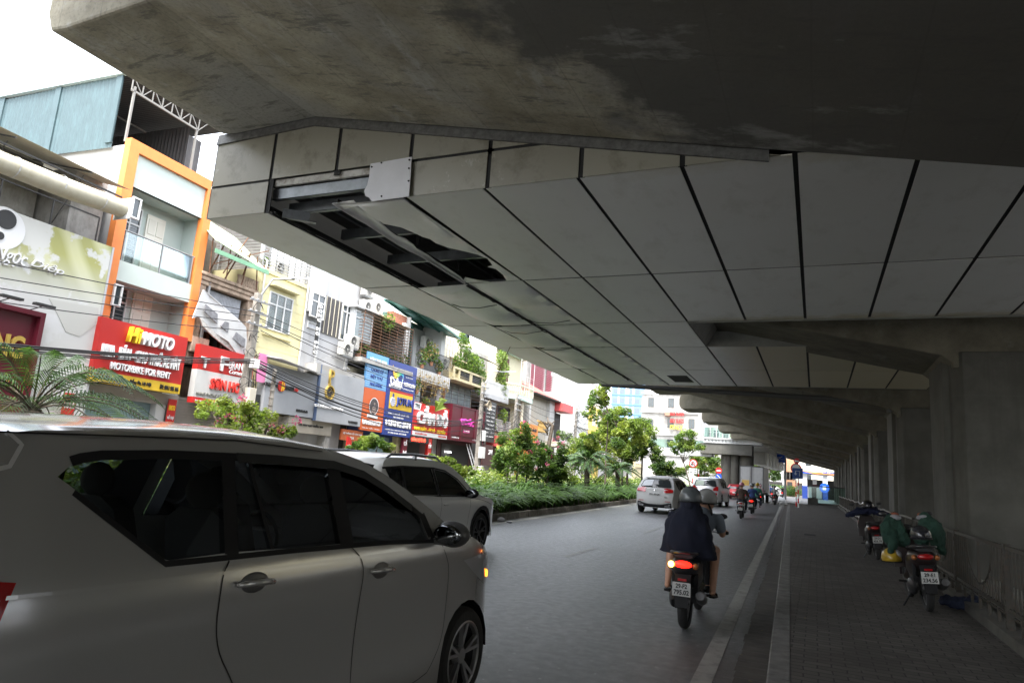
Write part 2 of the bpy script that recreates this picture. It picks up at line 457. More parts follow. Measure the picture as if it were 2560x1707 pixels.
# ------------------------------------------------------------------ viaduct
via = empty('elevated_viaduct', (2.4, 0, 0), 0, 'grey concrete elevated road on hammerhead piers covering the right side of the street', 'viaduct')
def vp(b, name, m, **k):
    o = b.obj(name, m, **k); o.parent = via; o.matrix_parent_inverse = Matrix.Translation((-2.4, 0, 0)); return o
FAR = [-26.8, -15.5, -4.2, 7.12, 18.7, 29.2, 39.4, 49.9, 60.2, 70.5, 80.8, 91.1, 101.4, 111.7]
CAPW = 2.7
XL = -8.5
def cap_profile():
    xr = 12.5; mir = lambda x: 4.0 * 2 - x - 1.0     # symmetric about x=3.5
    L = [(XL + .55, 7.55), (XL + .12, 7.35), (XL, 7.0), (XL, 6.62), (XL + .12, 6.36), (XL + .4, 6.33), (-6.6, 6.38), (2.35, 4.46), (2.55, 4.30), (2.55, 4.2)]
    Rr = [(7.0 - x, z) for x, z in L][::-1]
    return L + Rr
prof = cap_profile()
for i, yf in enumerate(FAR):
    b = MB(); b.prism(prof, yf - CAPW, yf, 'y')
    if i == 0: b.prism(prof, -1.0 - CAPW, -1.0, 'y') if False else None
    vp(b, 'pier_cap', M_CONCW if i == 3 else M_CONCD, bevel=.035)
    b = MB(); ch = .28; y0, y1 = yf - CAPW - .08, yf + .12; x0, x1 = 2.42, 4.6
    b.prism([(x0 + ch, y0), (x1 - ch, y0), (x1, y0 + ch), (x1, y1 - ch), (x1 - ch, y1), (x0 + ch, y1), (x0 + .12, y1 - ch), (x0 + .12, y1 - ch - .25), (x0, y1 - ch - .3), (x0, y0 + ch + .3), (x0 + .12, y0 + ch + .25), (x0 + .12, y0 + ch)], -.05, 4.52, 'z')
    vp(b, 'pier', M_PIER, bevel=.02)
b = MB(); b.box(-7.3, 14.8, -60, 116, 7.62, 9.4); b.box(-8.1, -7.3, -60, 116, 8.3, 9.3); b.box(-8.2, -7.9, -60, 116, 9.3, 10.2)
for x in (-5.5, -2.5, .5, 3.5, 6.5, 9.5, 12.5): b.box(x - .5, x + .5, -60, 116, 6.95, 7.6)
vp(b, 'deck', M_CONCD)
# drain pipe under the deck beyond the cladding
b = MB(); yp = 26.6
pts = [(-7.9, yp, 5.15), (-4, yp, 4.98), (0, yp, 4.80), (2.0, yp, 4.68), (2.28, yp, 4.58), (2.34, yp, 4.35), (2.34, yp, 0.2)]
b.tube(pts[:-1], .09, 10)
for x in (-6.8, -5.2, -3.6, -2, -.4, 1.2):
    z = 5.15 - (x + 7.9) * .047
    b.bar((x, yp, z + .05), (x, yp, 7.0 if x < -6.6 else 6.38 - (x + 6.6) * .21), .02)
vp(b, 'drain_pipe', mat('pipe_dark', (.07, .07, .068), .6), smooth=40)

# ------------------------------------------------------------------ suspended cladding
clad = empty('soffit_cladding', (0, 0, 5), 0, 'damaged box of light grey ceiling panels hung between the first piers', 'ceiling panels')
def cp(b, name, m, parent=None, **k):
    o = b.obj(name, m, **k); o.parent = parent or clad; o.matrix_parent_inverse = Matrix.Translation((0, 0, -5)) ; return o
XS = [-8.48, -7.3, -6.1, -4.93, -3.77, -2.54, -1.33, -.17, .99, 2.12, 3.3, 4.5]
YS = [7.13, 11.18, 14.85, 17.8, 21.65, 25.3]
ZS = 5.0
def in_poly(x, y, P_):
    c = False; j = len(P_) - 1
    for i in range(len(P_)):
        if (P_[i][1] > y) != (P_[j][1] > y) and x < (P_[j][0] - P_[i][0]) * (y - P_[i][1]) / (P_[j][1] - P_[i][1]) + P_[i][0]: c = not c
        j = i
    return c
def poly_panel(b, poly, hole=None, z=None, grid=.3, zf=None, thick=.008):
    """triangulated flat polygon with an optional hole; zf(x,y) bends it"""
    pts = [Vector(p) for p in poly]; n = len(pts)
    edges = [(i, (i + 1) % n) for i in range(n)]
    if hole:
        m0 = len(pts); pts += [Vector(p) for p in hole]; edges += [(m0 + i, m0 + (i + 1) % len(hole)) for i in range(len(hole))]
    xs = [p.x for p in pts]; ys_ = [p.y for p in pts]
    x = min(xs) + grid / 2
    while x < max(xs):
        y = min(ys_) + grid / 2
        while y < max(ys_):
            if in_poly(x, y, poly): pts.append(Vector((x, y)))
            y += grid
        x += grid
    r = delaunay_2d_cdt(pts, edges, [], 0, 1e-5)
    fs = []
    for f in r[2]:
        cx = sum(r[0][i].x for i in f) / len(f); cy = sum(r[0][i].y for i in f) / len(f)
        if in_poly(cx, cy, poly) and not (hole and in_poly(cx, cy, hole)): fs.append(tuple(f))
    vs = [(p.x, p.y, zf(p.x, p.y) if zf else z) for p in r[0]]
    b.add(vs, fs)
    if thick: b.add([(x, y, zz + thick) for x, y, zz in vs], [f[::-1] for f in fs])
    return b
def c6(x, y): return (500 + x / 2.867, 250 + y / 2.867)
def s6(*pts): return [tuple(PT(*c6(x, y), Z=ZS).xy) for x, y in pts]
HOLEB = s6((1215, 800), (1275, 850), (1300, 878), (1345, 885), (1440, 905), (1530, 940), (1600, 970), (1650, 985), (1692, 1020), (1780, 1060), (1900, 1085), (1990, 1105), (2060, 1135), (2097, 1190), (2060, 1200), (2120, 1215), (2170, 1250), (2197, 1292), (2180, 1322), (2100, 1312), (2000, 1292), (1900, 1275), (1780, 1300), (1600, 1240), (1200, 980), (1000, 790), (1120, 730))
G = .027
for j, (y0, y1) in enumerate(zip(YS, YS[1:])):
    for i, (x0, x1) in enumerate(zip(XS, XS[1:])):
        if j == 2 and x0 > -2.6: continue
        if x0 > 2.2 and (j != 0 and j != 1): continue
        if (i, j) == (1, 0): continue
        b = MB(); r = random.Random(i * 31 + j)
        px0, px1 = x0 + (0 if i == 0 else G), x1 - G; py0, py1 = y0 + .034, y1 - .034
        tilt = r.uniform(-.006, .006)
        if (i, j) == (2, 0):
            sq = [(px0, py0), (px1, py0), (px1, py1), (px0, py1)]
            hb = [(max(px0 + .005, min(px1 - .03, x)), max(py0 + .005, min(py1 - .02, y))) for x, y in HOLEB]
            poly_panel(b, sq, hb, zf=lambda x, y: ZS - .05 * max(0, 1 - (y - 7.1) / 2.5) * math.sin((x + 6.1) * 2.4) - .01 * math.sin(y * 5 + x * 3), grid=.14)
            o = cp(b, 'torn_panel', M_PANEL, smooth=1, fix=False); o['label'] = 'grey soffit panel with a long ragged hole'
        elif i == 1 and j > 0:
            sag = (.0, .16, .13, .10, .07)[j]
            def zf(x, y, x0=x0, x1=x1, y0=y0, y1=y1, sag=sag):
                u = (x - x0) / (x1 - x0); v = (y - y0) / (y1 - y0)
                return ZS - sag * math.sin(math.pi * min(1, u * 1.0)) * (.55 + .45 * math.cos(v * 9)) - .05 * (1 - u) * math.sin(v * math.pi) + .10 * max(0, .25 - v) * math.sin(u * 3)
            poly_panel(b, [(px0 + .05, py0 + .04), (px1, py0 + .02), (px1 - .02, py1 - .03), (px0 + .02, py1 - .03)], None, zf=zf, grid=.2)
            cp(b, 'panel', M_PANEL, smooth=1, fix=False)
        elif i == 2 and j > 0:
            poly_panel(b, [(px0, py0), (px1, py0), (px1, py1), (px0, py1)], None, zf=lambda x, y, j=j: ZS - .07 / j * math.sin((x + 6.1) / 1.17 * 3.14) * (.5 + .5 * math.sin(y * 1.7)) - .012 * math.sin(y * 6), grid=.2)
            cp(b, 'panel', M_PANEL, smooth=1, fix=False)
        else:
            b.box(px0, px1, py0, py1, ZS, ZS + .012)
            for v in range(4): b.v[v] = (b.v[v][0], b.v[v][1], b.v[v][2] + (tilt if v % 2 else -tilt) * .5)
            cp(b, 'panel', M_PANEL)
# dark backing rails in the joints
b = MB()
for i, x in enumerate(XS[1:-1]):
    y1 = YS[-1] if x < -2.6 else YS[2]
    if x > 2.3: y1 = YS[2]
    if i in (0, 1): b.box(x - .025, x + .025, 7.2, y1, ZS + .05, ZS + .11)
    else: b.box(x - .06, x + .06, 7.15, y1, ZS + .02, ZS + .05)
    if x > -2.6 and x < 2.2: b.box(x - .06, x + .06, 17.85, YS[-1], ZS + .02, ZS + .05)
for y in YS[1:-1]:
    b.box(-8.4, -7.35, y - .04, y + .04, ZS + .03, ZS + .06); b.box(-4.9, -2.6, y - .04, y + .04, ZS + .03, ZS + .06)
for x0_, x1_ in ((-2.5, 2.3),): b.box(x0_, x1_, 11.14, 11.22, ZS + .03, ZS + .06); b.box(x0_, x1_, 21.6, 21.7, ZS + .03, ZS + .06)
cp(b, 'joint_rail', M_DARKST)
# edge trims round the notch and the far end, upstands
b = MB()
b.box(-2.54, 4.5, 14.82, 14.88, ZS - .03, ZS + .35); b.box(-2.54, 2.3, 17.76, 17.82, ZS - .0, ZS + .4)
b.box(-8.48, 3.2, 25.3, 25.34, ZS - .0, ZS + 1.1)
b.add([(-2.54, 14.9, ZS), (-2.54, 17.75, ZS), (-2.2, 17.75, ZS + .6), (-2.2, 14.9, ZS + .6)], [(0, 1, 2, 3)])
cp(b, 'edge_trim', mat('trim_grey', (.24, .24, .22), .6, vary=.2))
b = MB(); b.box(-8.5, -8.485, 7.14, 25.3, ZS, 6.3); cp(b, 'side_panel', M_PANEL)
# fascia behind the near pier cap (plane Y=7.15)
YF = 7.14
def cap_z(x): return 6.33 if x < -6.6 else 6.38 - .2145 * (x + 6.6)
FX = [-8.5, -7.32, -6.12, -4.9, -3.72, -2.5, -1.32, -.3]
ZM = [(x, 5.50) for x in FX]
def fpan(poly, name='fascia_panel', m=None, y=YF):
    b = MB(); b.prism(poly, y, y + .012, 'y'); return cp(b, name, m or M_PANELD)
for i, (x0, x1) in enumerate(zip(FX, FX[1:])):
    a, c = x0 + (.0 if i == 0 else .03), x1 - .03
    zt0, zt1 = cap_z(x0), cap_z(x1)
    zm = 5.50
    if zt1 > zm + .05: fpan([(a, zm + .02), (c, zm + .02), (c, zt1 - .03), (a, zt0 - .03)])
    elif zt0 > zm + .05: fpan([(a, zm + .02), (x0 + (zt0 - zm) / .2145 - .2, zm + .02), (a, zt0 - .03)])
    if i in (1,): continue
    if i == 2: continue
    t0, t1 = min(zm - .02, zt0 - .03), min(zm - .02, zt1 - .03)
    if i == 6: fpan([(a, ZS), (x0 + (t0 - ZS) / .2145, ZS), (a, t0)])
    else: fpan([(a, ZS), (c, ZS), (c, t1), (a, t0)])
# loose patch panel with torn lower edge
pp = [tuple((PT(*c6(x, y), Y=7.08).x, PT(*c6(x, y), Y=7.08).z)) for x, y in ((1222, 458), (1517, 408), (1497, 690), (1400, 704), (1300, 716), (1232, 728), (1210, 700), (1186, 690), (1176, 652), (1198, 610), (1210, 560))]
o = fpan(pp, 'patch_panel', mat('clean_panel', (.50, .50, .52), .45, vary=.06), 7.08); o['label'] = 'clean light grey replacement panel with torn lower left corner'
b = MB(); 
for x, y in ((1500, 430), (1497, 490), (1494, 580), (1300, 450), (1230, 480), (1300, 690)):
    p = PT(*c6(x, y), Y=7.075); b.lathe([(0.001, 7.068), (.012, 7.07), (.014, 7.079)], (p.x, 0, p.z), 'y', 8)
cp(b, 'screws', M_DARKST)
# flashing strip along the cap
b = MB()
fl = [(-8.5, 6.30), (-6.62, 6.355), (-2.5, 5.47), (-.42, 5.03)]
for (xa, za), (xb, zb) in zip(fl, fl[1:]):
    b.add([(xa, 7.128, za + .07), (xb, 7.13, zb + .07), (xb, 7.105, zb - .10), (xa, 7.105, za - .10), (xa, 7.14, za - .10), (xb, 7.14, zb - .10)], [(0, 1, 2, 3), (3, 2, 5, 4)])
cp(b, 'flashing', M_FLASH)
# joints of the fascia
b = MB()
for x in FX[1:-1]: b.box(x - .05, x + .05, YF + .02, YF + .03, 5.45 if x in (-7.32, -6.12, -4.9) and x != -7.32 else ZS, cap_z(x) - .05)
b.box(-8.45, -7.35, YF + .02, YF + .03, 5.46, 5.55); b.box(-4.9, -2.5, YF + .02, YF + .03, 5.46, 5.55)
cp(b, 'joint_rail', M_DARKST)
# frame exposed inside the hole
b = MB()
b.box(-7.28, -4.9, 7.2, 7.24, 5.42, 5.52)
cp(b, 'mounting_strip', mat('strip_burnt', (.42, .41, .38), .6, vary=.3, dirt=(.09, .06, .03), dirt_amt=.9, scale=4))
def cbeam(b, x0, x1, y, z, h=.2, w=.075):
    b.box(x0, x1, y, y + .006, z, z + h); b.box(x0, x1, y, y + w, z, z + .006); b.box(x0, x1, y, y + w, z + h, z + h + .006)
for (y, z) in ((7.26, 5.24), (7.62, 5.16), (8.9, 5.2), (10.3, 5.2), (12.2, 5.2), (14.0, 5.2)):
    b = MB(); cbeam(b, -7.35, -3.8, y, z, .16); cp(b, 'purlin', M_STEEL)
for x, z in ((-7.2, 5.5), (-6.3, 5.55), (-5.5, 5.55)):
    b = MB(); b.box(x, x + .006, 7.2, 25, z, z + .12); b.box(x, x + .06, 7.2, 25, z, z + .006); cp(b, 'beam', M_STEEL)
b = MB()
for y in (7.7, 9.0, 10.4): 
    for x in (-5.9, -4.98): b.box(x, x + .05, y, y + .05, 5.02, 5.3)
cp(b, 'hanger', M_DARKST)
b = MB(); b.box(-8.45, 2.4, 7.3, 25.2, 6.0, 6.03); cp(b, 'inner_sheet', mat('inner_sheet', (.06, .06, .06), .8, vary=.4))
# slotted bracket in the corner
b = MB(); p = Vector((-7.2, 7.35, 5.06))
b.bar(p, p + Vector((.3, .25, .0)), .015, .14); b.bar(p + Vector((0, .1, -.04)), p + Vector((.3, .4, -.04)), .1, .012)
cp(b, 'bracket', M_STEEL)
# the torn strip that still hangs across the opening
up = [(1100, 718), (1135, 752), (1170, 785), (1222, 802), (1262, 838), (1300, 880), (1360, 935), (1410, 972), (1470, 990), (1530, 1035), (1552, 1062), (1640, 1112), (1695, 1156), (1780, 1205), (1870, 1268), (1905, 1312)]
lo = [(942, 742), (985, 775), (1040, 808), (1110, 850), (1190, 893), (1270, 945), (1350, 998), (1420, 1042), (1500, 1085), (1570, 1118), (1640, 1162), (1700, 1200), (1760, 1238), (1800, 1262), (1850, 1292), (1895, 1320)]
b = MB(); rows = []
for t in range(5):
    row = []
    for (ua, la) in zip(up, lo):
        x = lerp(la[0], ua[0], t / 4); y = lerp(la[1], ua[1], t / 4)
        z = 4.95 + .05 * math.sin(t / 4 * math.pi) + .03 * (t / 4) - .02 * math.sin(ua[0] * .01)
        row.append(PT(*c6(x, y), Z=z))
    rows.append(row)
b.loft(rows, closed=False, cap=False)
o = cp(b, 'torn_strip', M_PANEL, smooth=1); o['label'] = 'ragged grey strip of soffit panel hanging loose across the hole'
md = o.modifiers.new('s', 'SOLIDIFY'); md.thickness = .006
# hanging folded edges & cable along the gap at X=-7.3 and X=-6.1
def wob(x, y0, y1, amp, z, r, seed):
    rr = random.Random(seed); pts = []; y = y0
    while y < y1: pts.append((x + rr.uniform(-amp, amp), y, z + rr.uniform(-amp, amp) * .7)); y += rr.uniform(.12, .4)
    return pts
b = MB()
for k in range(3): b.tube(wob(-7.26 + .02 * k, 7.2, 25, .018, ZS - .015 + .01 * k, .01, k), .011, 5)
for k in range(3): b.tube(wob(-6.1 + .015 * k, 11.2, 24, .025, ZS - .04, .01, 9 + k), .012, 5)
for (x, y) in ((-7.2, 12.5), (-7.2, 15.2), (-6.1, 14.1), (-7.2, 17.5)):
    b.tube([(x, y, ZS - .03), (x + .25, y + .1, ZS - .10), (x + .6, y + .25, ZS - .09), (x + 1.0, y + .3, ZS - .02)], .008, 5)
cp(b, 'loose_cable', mat('cable_black', (.015, .015, .015), .6))
b = MB(); b.bar((-8.0, 17.6, ZS), (-8.35, 17.5, 4.05), .035, .012); cp(b, 'hanging_strap', M_RUST)
b = MB(); b.box(-4.55, -3.9, 22.9, 24.4, ZS - .012, ZS - .003); cp(b, 'vent_grille', M_DARKST)
# ------------------------------------------------------------------ things in a rotated frame
FA = R_(2.9); FOX = -18.0
FRAME = Matrix.Translation((FOX, 0, 0)) @ Matrix.Rotation(math.pi / 2 + FA, 4, 'Z')
FN = Vector((math.cos(FA), math.sin(FA), 0))

class Th:
    def __init__(s, name, label, cat, loc=(0, 0, 0), frame=None, group=None):
        s.frame = frame if frame is not None else Matrix.Identity(4)
        s.loc = Vector(loc)
        s.o = empty(name, (0, 0, 0), 0, label, cat, group)
        s.o.matrix_world = s.frame @ Matrix.Translation(s.loc)
        s.inv = Matrix.Translation(-s.loc)
    def part(s, b, name, m, parent=None, **k):
        o = b.obj(name, m, **k); return s.adopt(o, parent)
    def adopt(s, o, parent=None):
        if o is None: return None
        if parent is None: o.parent = s.o; o.matrix_parent_inverse = s.inv
        else: o.parent = parent; o.matrix_parent_inverse = Matrix.Identity(4)
        return o
    def box(s, name, m, x0, x1, y0, y1, z0, z1, parent=None, **k):
        return s.part(MB().box(x0, x1, y0, y1, z0, z1), name, m, parent, **k)
    def text(s, txt, x0, x1, z0, z1, y, m, parent=None, **k):
        return s.adopt(text(txt, x0, x1, z0, z1, y, m, None, **k), parent)

def FP(px, py, d=0.):
    r = ray(px, py); t = (FOX * math.cos(FA) + d) / r.dot(FN); p = r * t
    return (-math.sin(FA) * (p.x - FOX) + math.cos(FA) * p.y, p.z + CH)
CROP = {0: (0, 0, 1), 1: (0, 200, 3.672), 2: (0, 600, 3.672), 3: (440, 600, 3.672), 4: (800, 750, 3.672), 5: (1280, 880, 3.672), 7: (0, 420, 2.489), 8: (1100, 1000, 4.356)}
def K(c, x, y, d=0.):
    ox, oy, s = CROP[c]; return FP(ox + x / s, oy + y / s, d)
def KR(c, x0, y0, x1, y1, d=0.):
    a = K(c, x0, y0, d); b_ = K(c, x1, y1, d); return a[0], b_[0], b_[1], a[1]      # s0,s1,z0,z1

# ------------------------------------------------------------------ facade materials
WHITE = mat('paint_white', (.46, .46, .45), .7, vary=.05, scale=1.5, dirt=(.34, .32, .28), dirt_amt=.35, streak=4)
WGREY = mat('paint_grey_white', (.38, .38, .385), .75, vary=.08, scale=1.2, dirt=(.25, .24, .22), dirt_amt=.5, streak=5)
MINT = mat('paint_mint', (.42, .475, .44), .7, vary=.04, scale=1.5)
ORANGE = mat('paint_orange', (.66, .20, .045), .6, vary=.08)
YELLOW = mat('paint_pale_yellow', (.56, .51, .29), .7, vary=.05, dirt=(.4, .35, .22), dirt_amt=.2, streak=4)
CREAM = mat('paint_cream', (.50, .43, .26), .75, vary=.08, dirt=(.25, .2, .12), dirt_amt=.45, streak=4)
CREAM2 = mat('paint_light_cream', (.50, .465, .36), .75, vary=.08, dirt=(.3, .26, .2), dirt_amt=.4, streak=4)
RUIN = mat('plaster_old', (.36, .27, .20), .9, vary=.3, scale=3, dirt=(.12, .09, .06), dirt_amt=.95, streak=2, bump=.4)
GREYW = mat('plaster_grey', (.30, .29, .27), .85, vary=.2, dirt=(.1, .09, .08), dirt_amt=.6, streak=3)
DARK = mat('interior_dark', (.03, .028, .026), .8)
DGLASS = mat('window_dark_glass', (.035, .045, .05), .12, vary=.3, spec=.7)
LGLASS = mat('window_pale_glass', (.20, .24, .25), .15, vary=.3, scale=2)
PVC = mat('white_frame', (.55, .55, .54), .5)
BRONZE = mat('bronze_frame', (.07, .06, .05), .5)
IRON = mat('iron_rail', (.05, .05, .05), .6)
IRONG = mat('iron_grey', (.28, .28, .28), .5, .3)
SHUT = mat('shutter_grey', (.27, .25, .23), .6, vary=.1)
CORRT = mat('corrugated_teal', (.05, .085, .095), .55, vary=.08, dirt=(.1, .18, .2), dirt_amt=.3, streak=3)
CORRG = mat('corrugated_dark', (.07, .065, .065), .6, vary=.15)
BRICK = mat('brick_wall', (.28, .11, .07), .9, vary=.4, scale=9)
AWG = mat('awning_green', (.16, .33, .20), .6, vary=.15)
TEALG = mat('green_frame', (.03, .12, .10), .5, vary=.2)
ACW = mat('ac_white', (.42, .41, .38), .6, vary=.08, dirt=(.3, .27, .22), dirt_amt=.5)
RED = mat('sign_red', (.42, .018, .014), .45)
REDB = mat('sign_bright_red', (.50, .02, .018), .45)
MAROON = mat('sign_maroon', (.10, .010, .02), .35)
LTW = mat('letter_white', (.66, .66, .66), .4)
LTY = mat('letter_yellow', (.85, .58, .03), .4)
LTR = mat('letter_red', (.60, .04, .03), .4)
LTB = mat('letter_black', (.02, .02, .02), .5)
GOLD = mat('letter_gold', (.55, .38, .09), .35, .5)
SGREY = mat('sign_light_grey', (.29, .30, .315), .5, vary=.05, dirt=(.3, .3, .3), dirt_amt=.3, streak=6)
SBLUE = mat('sign_blue', (.018, .038, .19), .45)
SORANGE = mat('sign_orange', (.5, .10, .025), .45)
SCYAN = mat('sign_sky_blue', (.11, .29, .52), .45)
SYEL = mat('sign_yellow', (.62, .40, .03), .45)
SMETAL = mat('sign_edge_metal', (.45, .45, .46), .5, .3)
LEAFM = []
def leafmat(name, col, tr=.45):
    if name in MATS: return MATS[name]
    m = bpy.data.materials.new(name); m.use_nodes = True
    n = m.node_tree.nodes; l = m.node_tree.links; b = n['Principled BSDF']
    b.inputs['Roughness'].default_value = .5; b.inputs['Specular IOR Level'].default_value = .35
    g = n.new('ShaderNodeNewGeometry'); mr = n.new('ShaderNodeMapRange'); mr.inputs['To Min'].default_value = .6; mr.inputs['To Max'].default_value = 1.45
    l.new(g.outputs['Random Per Island'], mr.inputs['Value'])
    v = n.new('ShaderNodeVectorMath'); v.operation = 'SCALE'; v.inputs[0].default_value = col; l.new(mr.outputs[0], v.inputs['Scale'])
    l.new(v.outputs[0], b.inputs['Base Color'])
    t = n.new('ShaderNodeBsdfTranslucent'); v2 = n.new('ShaderNodeVectorMath'); v2.operation = 'MULTIPLY'; v2.inputs[1].default_value = (1.4, 1.5, .7)
    l.new(v.outputs[0], v2.inputs[0]); l.new(v2.outputs[0], t.inputs[0])
    mx = n.new('ShaderNodeMixShader'); mx.inputs[0].default_value = tr
    l.new(b.outputs[0], mx.inputs[1]); l.new(t.outputs[0], mx.inputs[2]); l.new(mx.outputs[0], n['Material Output'].inputs[0])
    MATS[name] = m; return m
LF_MID = leafmat('leaf_mid', (.075, .13, .032)); LF_LIGHT = leafmat('leaf_light', (.155, .215, .05)); LF_DARK = leafmat('leaf_dark', (.042, .08, .026))
LF_PALM = leafmat('leaf_palm', (.045, .085, .034), .25); LF_PINK = leafmat('petal_pink', (.55, .10, .28)); LF_YEL = leafmat('leaf_yellowish', (.20, .245, .05)); LF_WHITE = leafmat('petal_white', (.7, .7, .65)); LF_DRY = leafmat('leaf_dry', (.30, .21, .10))
BARK = mat('bark', (.10, .08, .06), .9, vary=.4, scale=8, bump=.5)

def leaves(b, c, r, n, size, rnd, m=0, squash=(1, 1, 1), hollow=.35, droop=0.):
    vs = []; fs = []
    for _ in range(n):
        while True:
            p = Vector((rnd.uniform(-1, 1), rnd.uniform(-1, 1), rnd.uniform(-1, 1)))
            L = p.length
            if hollow < L < 1 or (L < 1 and rnd.random() < .25): break
        p = Vector((p.x * r * squash[0], p.y * r * squash[1], p.z * r * squash[2])) + Vector(c)
        s = size * rnd.uniform(.6, 1.35)
        u = Vector((rnd.gauss(0, 1), rnd.gauss(0, 1), rnd.gauss(0, .6) - droop)); u.normalize()
        v = u.cross(Vector((rnd.gauss(0, 1), rnd.gauss(0, 1), rnd.gauss(0, 1) + .8)))
        if v.length < .05: continue
        v.normalize(); k = len(vs)
        vs += [p - u * s, p + v * s * .42, p + u * s, p - v * s * .42]; fs.append((k, k + 1, k + 2, k + 3))
    b.add(vs, fs, m)

# ------------------------------------------------------------------ facade pieces (local frame: x along the street, y into the house)
def window(T, s0, s1, z0, z1, y, nx=2, top=.0, fm=None, gm=None, fw=.05, rec=.05, bars=0, parent=None, sill=False):
    fm = fm or PVC; gm = gm or DGLASS
    b = MB(); b.box(s0, s1, y - .03, y + .04, z0, z0 + fw); b.box(s0, s1, y - .03, y + .04, z1 - fw, z1)
    b.box(s0, s0 + fw, y - .028, y + .04, z0 + fw, z1 - fw); b.box(s1 - fw, s1, y - .028, y + .04, z0 + fw, z1 - fw)
    for i in range(1, nx):
        x = lerp(s0, s1, i / nx); b.box(x - fw / 2, x + fw / 2, y - .026, y + .03, z0 + fw, z1 - fw)
    if top: zt = lerp(z1, z0, top); b.box(s0 + fw, s1 - fw, y - .024, y + .03, zt - fw / 2, zt + fw / 2)
    f = T.part(b, 'window', fm)
    T.box('pane', gm, s0 + .01, s1 - .01, y + .012, y + .02, z0 + .01, z1 - .01, f)
    if bars:
        b = MB()
        for i in range(1, bars):
            z = lerp(z0, z1, i / bars); b.box(s0 + fw, s1 - fw, y + .001, y + .008, z - .007, z + .007)
        T.part(b, 'window_bars', IRONG, f)
    if sill: T.box('sill', fm, s0 - .08, s1 + .08, y - .12, y + .02, z0 - .07, z0 - .005)
    return f
def railing(T, pts, h, n, m, name='railing', style=0, r=.012):
    b = MB()
    for (a, c) in zip(pts, pts[1:]):
        a = Vector(a); c = Vector(c); L = (c - a).length
        b.bar(a + Vector((0, 0, h)), c + Vector((0, 0, h)), .035); b.bar(a + Vector((0, 0, .06)), c + Vector((0, 0, .06)), .025)
        k = max(2, int(L * n))
        for i in range(k + 1):
            p = a.lerp(c, i / k); b.bar(p + Vector((0, 0, .06)), p + Vector((0, 0, h)), r * 2)
        if style == 1: b.bar(a + Vector((0, 0, h * .8)), c + Vector((0, 0, h * .8)), .02)
    return T.part(b, name, m)
def hbars(T, s0, s1, z0, z1, y, n, m=None, name='grille', nv=4, r=.014):
    b = MB()
    for i in range(n + 1):
        z = lerp(z0, z1, i / n); b.box(s0, s1, y - r, y + r, z - r, z + r)
    for i in range(nv + 1):
        x = lerp(s0, s1, i / nv); b.box(x - r, x + r, y + r, y + 3 * r, z0, z1)
    return T.part(b, name, m or IRONG)
def ac(T, s, z, y, w=.8, h=.58):
    o = T.part(MB().box(s, s + w, y - .3, y, z, z + h), 'air_conditioner', ACW, bevel=.02)
    b = MB(); c = (s + w * .40, y - .305, z + h / 2); R = h * .40
    b.lathe([(R, 0), (R, -.02), (R * .93, -.02), (R * .93, 0)], c, 'y', 20)
    for k in range(1, 6): b.lathe([(R * k / 6, -.012), (R * k / 6 + .006, -.014)], c, 'y', 16)
    b.lathe([(.001, -.016), (.05, -.016)], c, 'y', 10)
    T.part(b, 'fan_guard', ACW, o)
    T.part(MB().lathe([(.001, -.004), (R * .93, -.004)], c, 'y', 20), 'fan', DARK, o)
    T.box('bracket', IRONG, s + .05, s + w - .05, y - .28, y + .02, z - .05, z - .005, o)
def planks(T, name, m, s0, s1, z0, z1, y, n, gap=.015, horiz=True, th=.02, parent=None):
    b = MB()
    for i in range(n):
        if horiz: a, c = lerp(z0, z1, i / n), lerp(z0, z1, (i + 1) / n) - gap; b.box(s0, s1, y, y + th, a, c)
        else: a, c = lerp(s0, s1, i / n), lerp(s0, s1, (i + 1) / n) - gap; b.box(a, c, y, y + th, z0, z1)
    return T.part(b, name, m, parent)
def corrug(T, name, m, p0, p1, z0, z1, depth=.03, pitch=.09, z0b=None, z1b=None, parent=None):
    """corrugated sheet standing between plan points p0 and p1"""
    p0 = Vector((*p0, 0)); p1 = Vector((*p1, 0)); L = (p1 - p0).length; n = max(2, int(L / pitch) * 2)
    d = (p1 - p0).normalized(); nn = Vector((-d.y, d.x, 0)); b = MB(); vs = []
    z0b = z0 if z0b is None else z0b; z1b = z1 if z1b is None else z1b
    for i in range(n + 1):
        t = i / n; p = p0.lerp(p1, t) + nn * (depth if i % 2 else 0)
        vs += [(p.x, p.y, lerp(z0, z0b, t)), (p.x, p.y, lerp(z1, z1b, t))]
    b.add(vs, [(2 * i, 2 * i + 2, 2 * i + 3, 2 * i + 1) for i in range(n)])
    return T.part(b, name, m, parent, fix=False)
def roofsheet(T, name, m, s0, s1, y0, y1, z0, z1, pitch=.1, depth=.03):
    """corrugated sheet, ribs running in y; z0 at y0, z1 at y1"""
    n = max(2, int((s1 - s0) / pitch) * 2); vs = []
    for i in range(n + 1):
        x = lerp(s0, s1, i / n); dz = depth if i % 2 else 0; vs += [(x, y0, z0 + dz), (x, y1, z1 + dz)]
    return T.part(MB().add(vs, [(2 * i, 2 * i + 2, 2 * i + 3, 2 * i + 1) for i in range(n)]), name, m, fix=False)
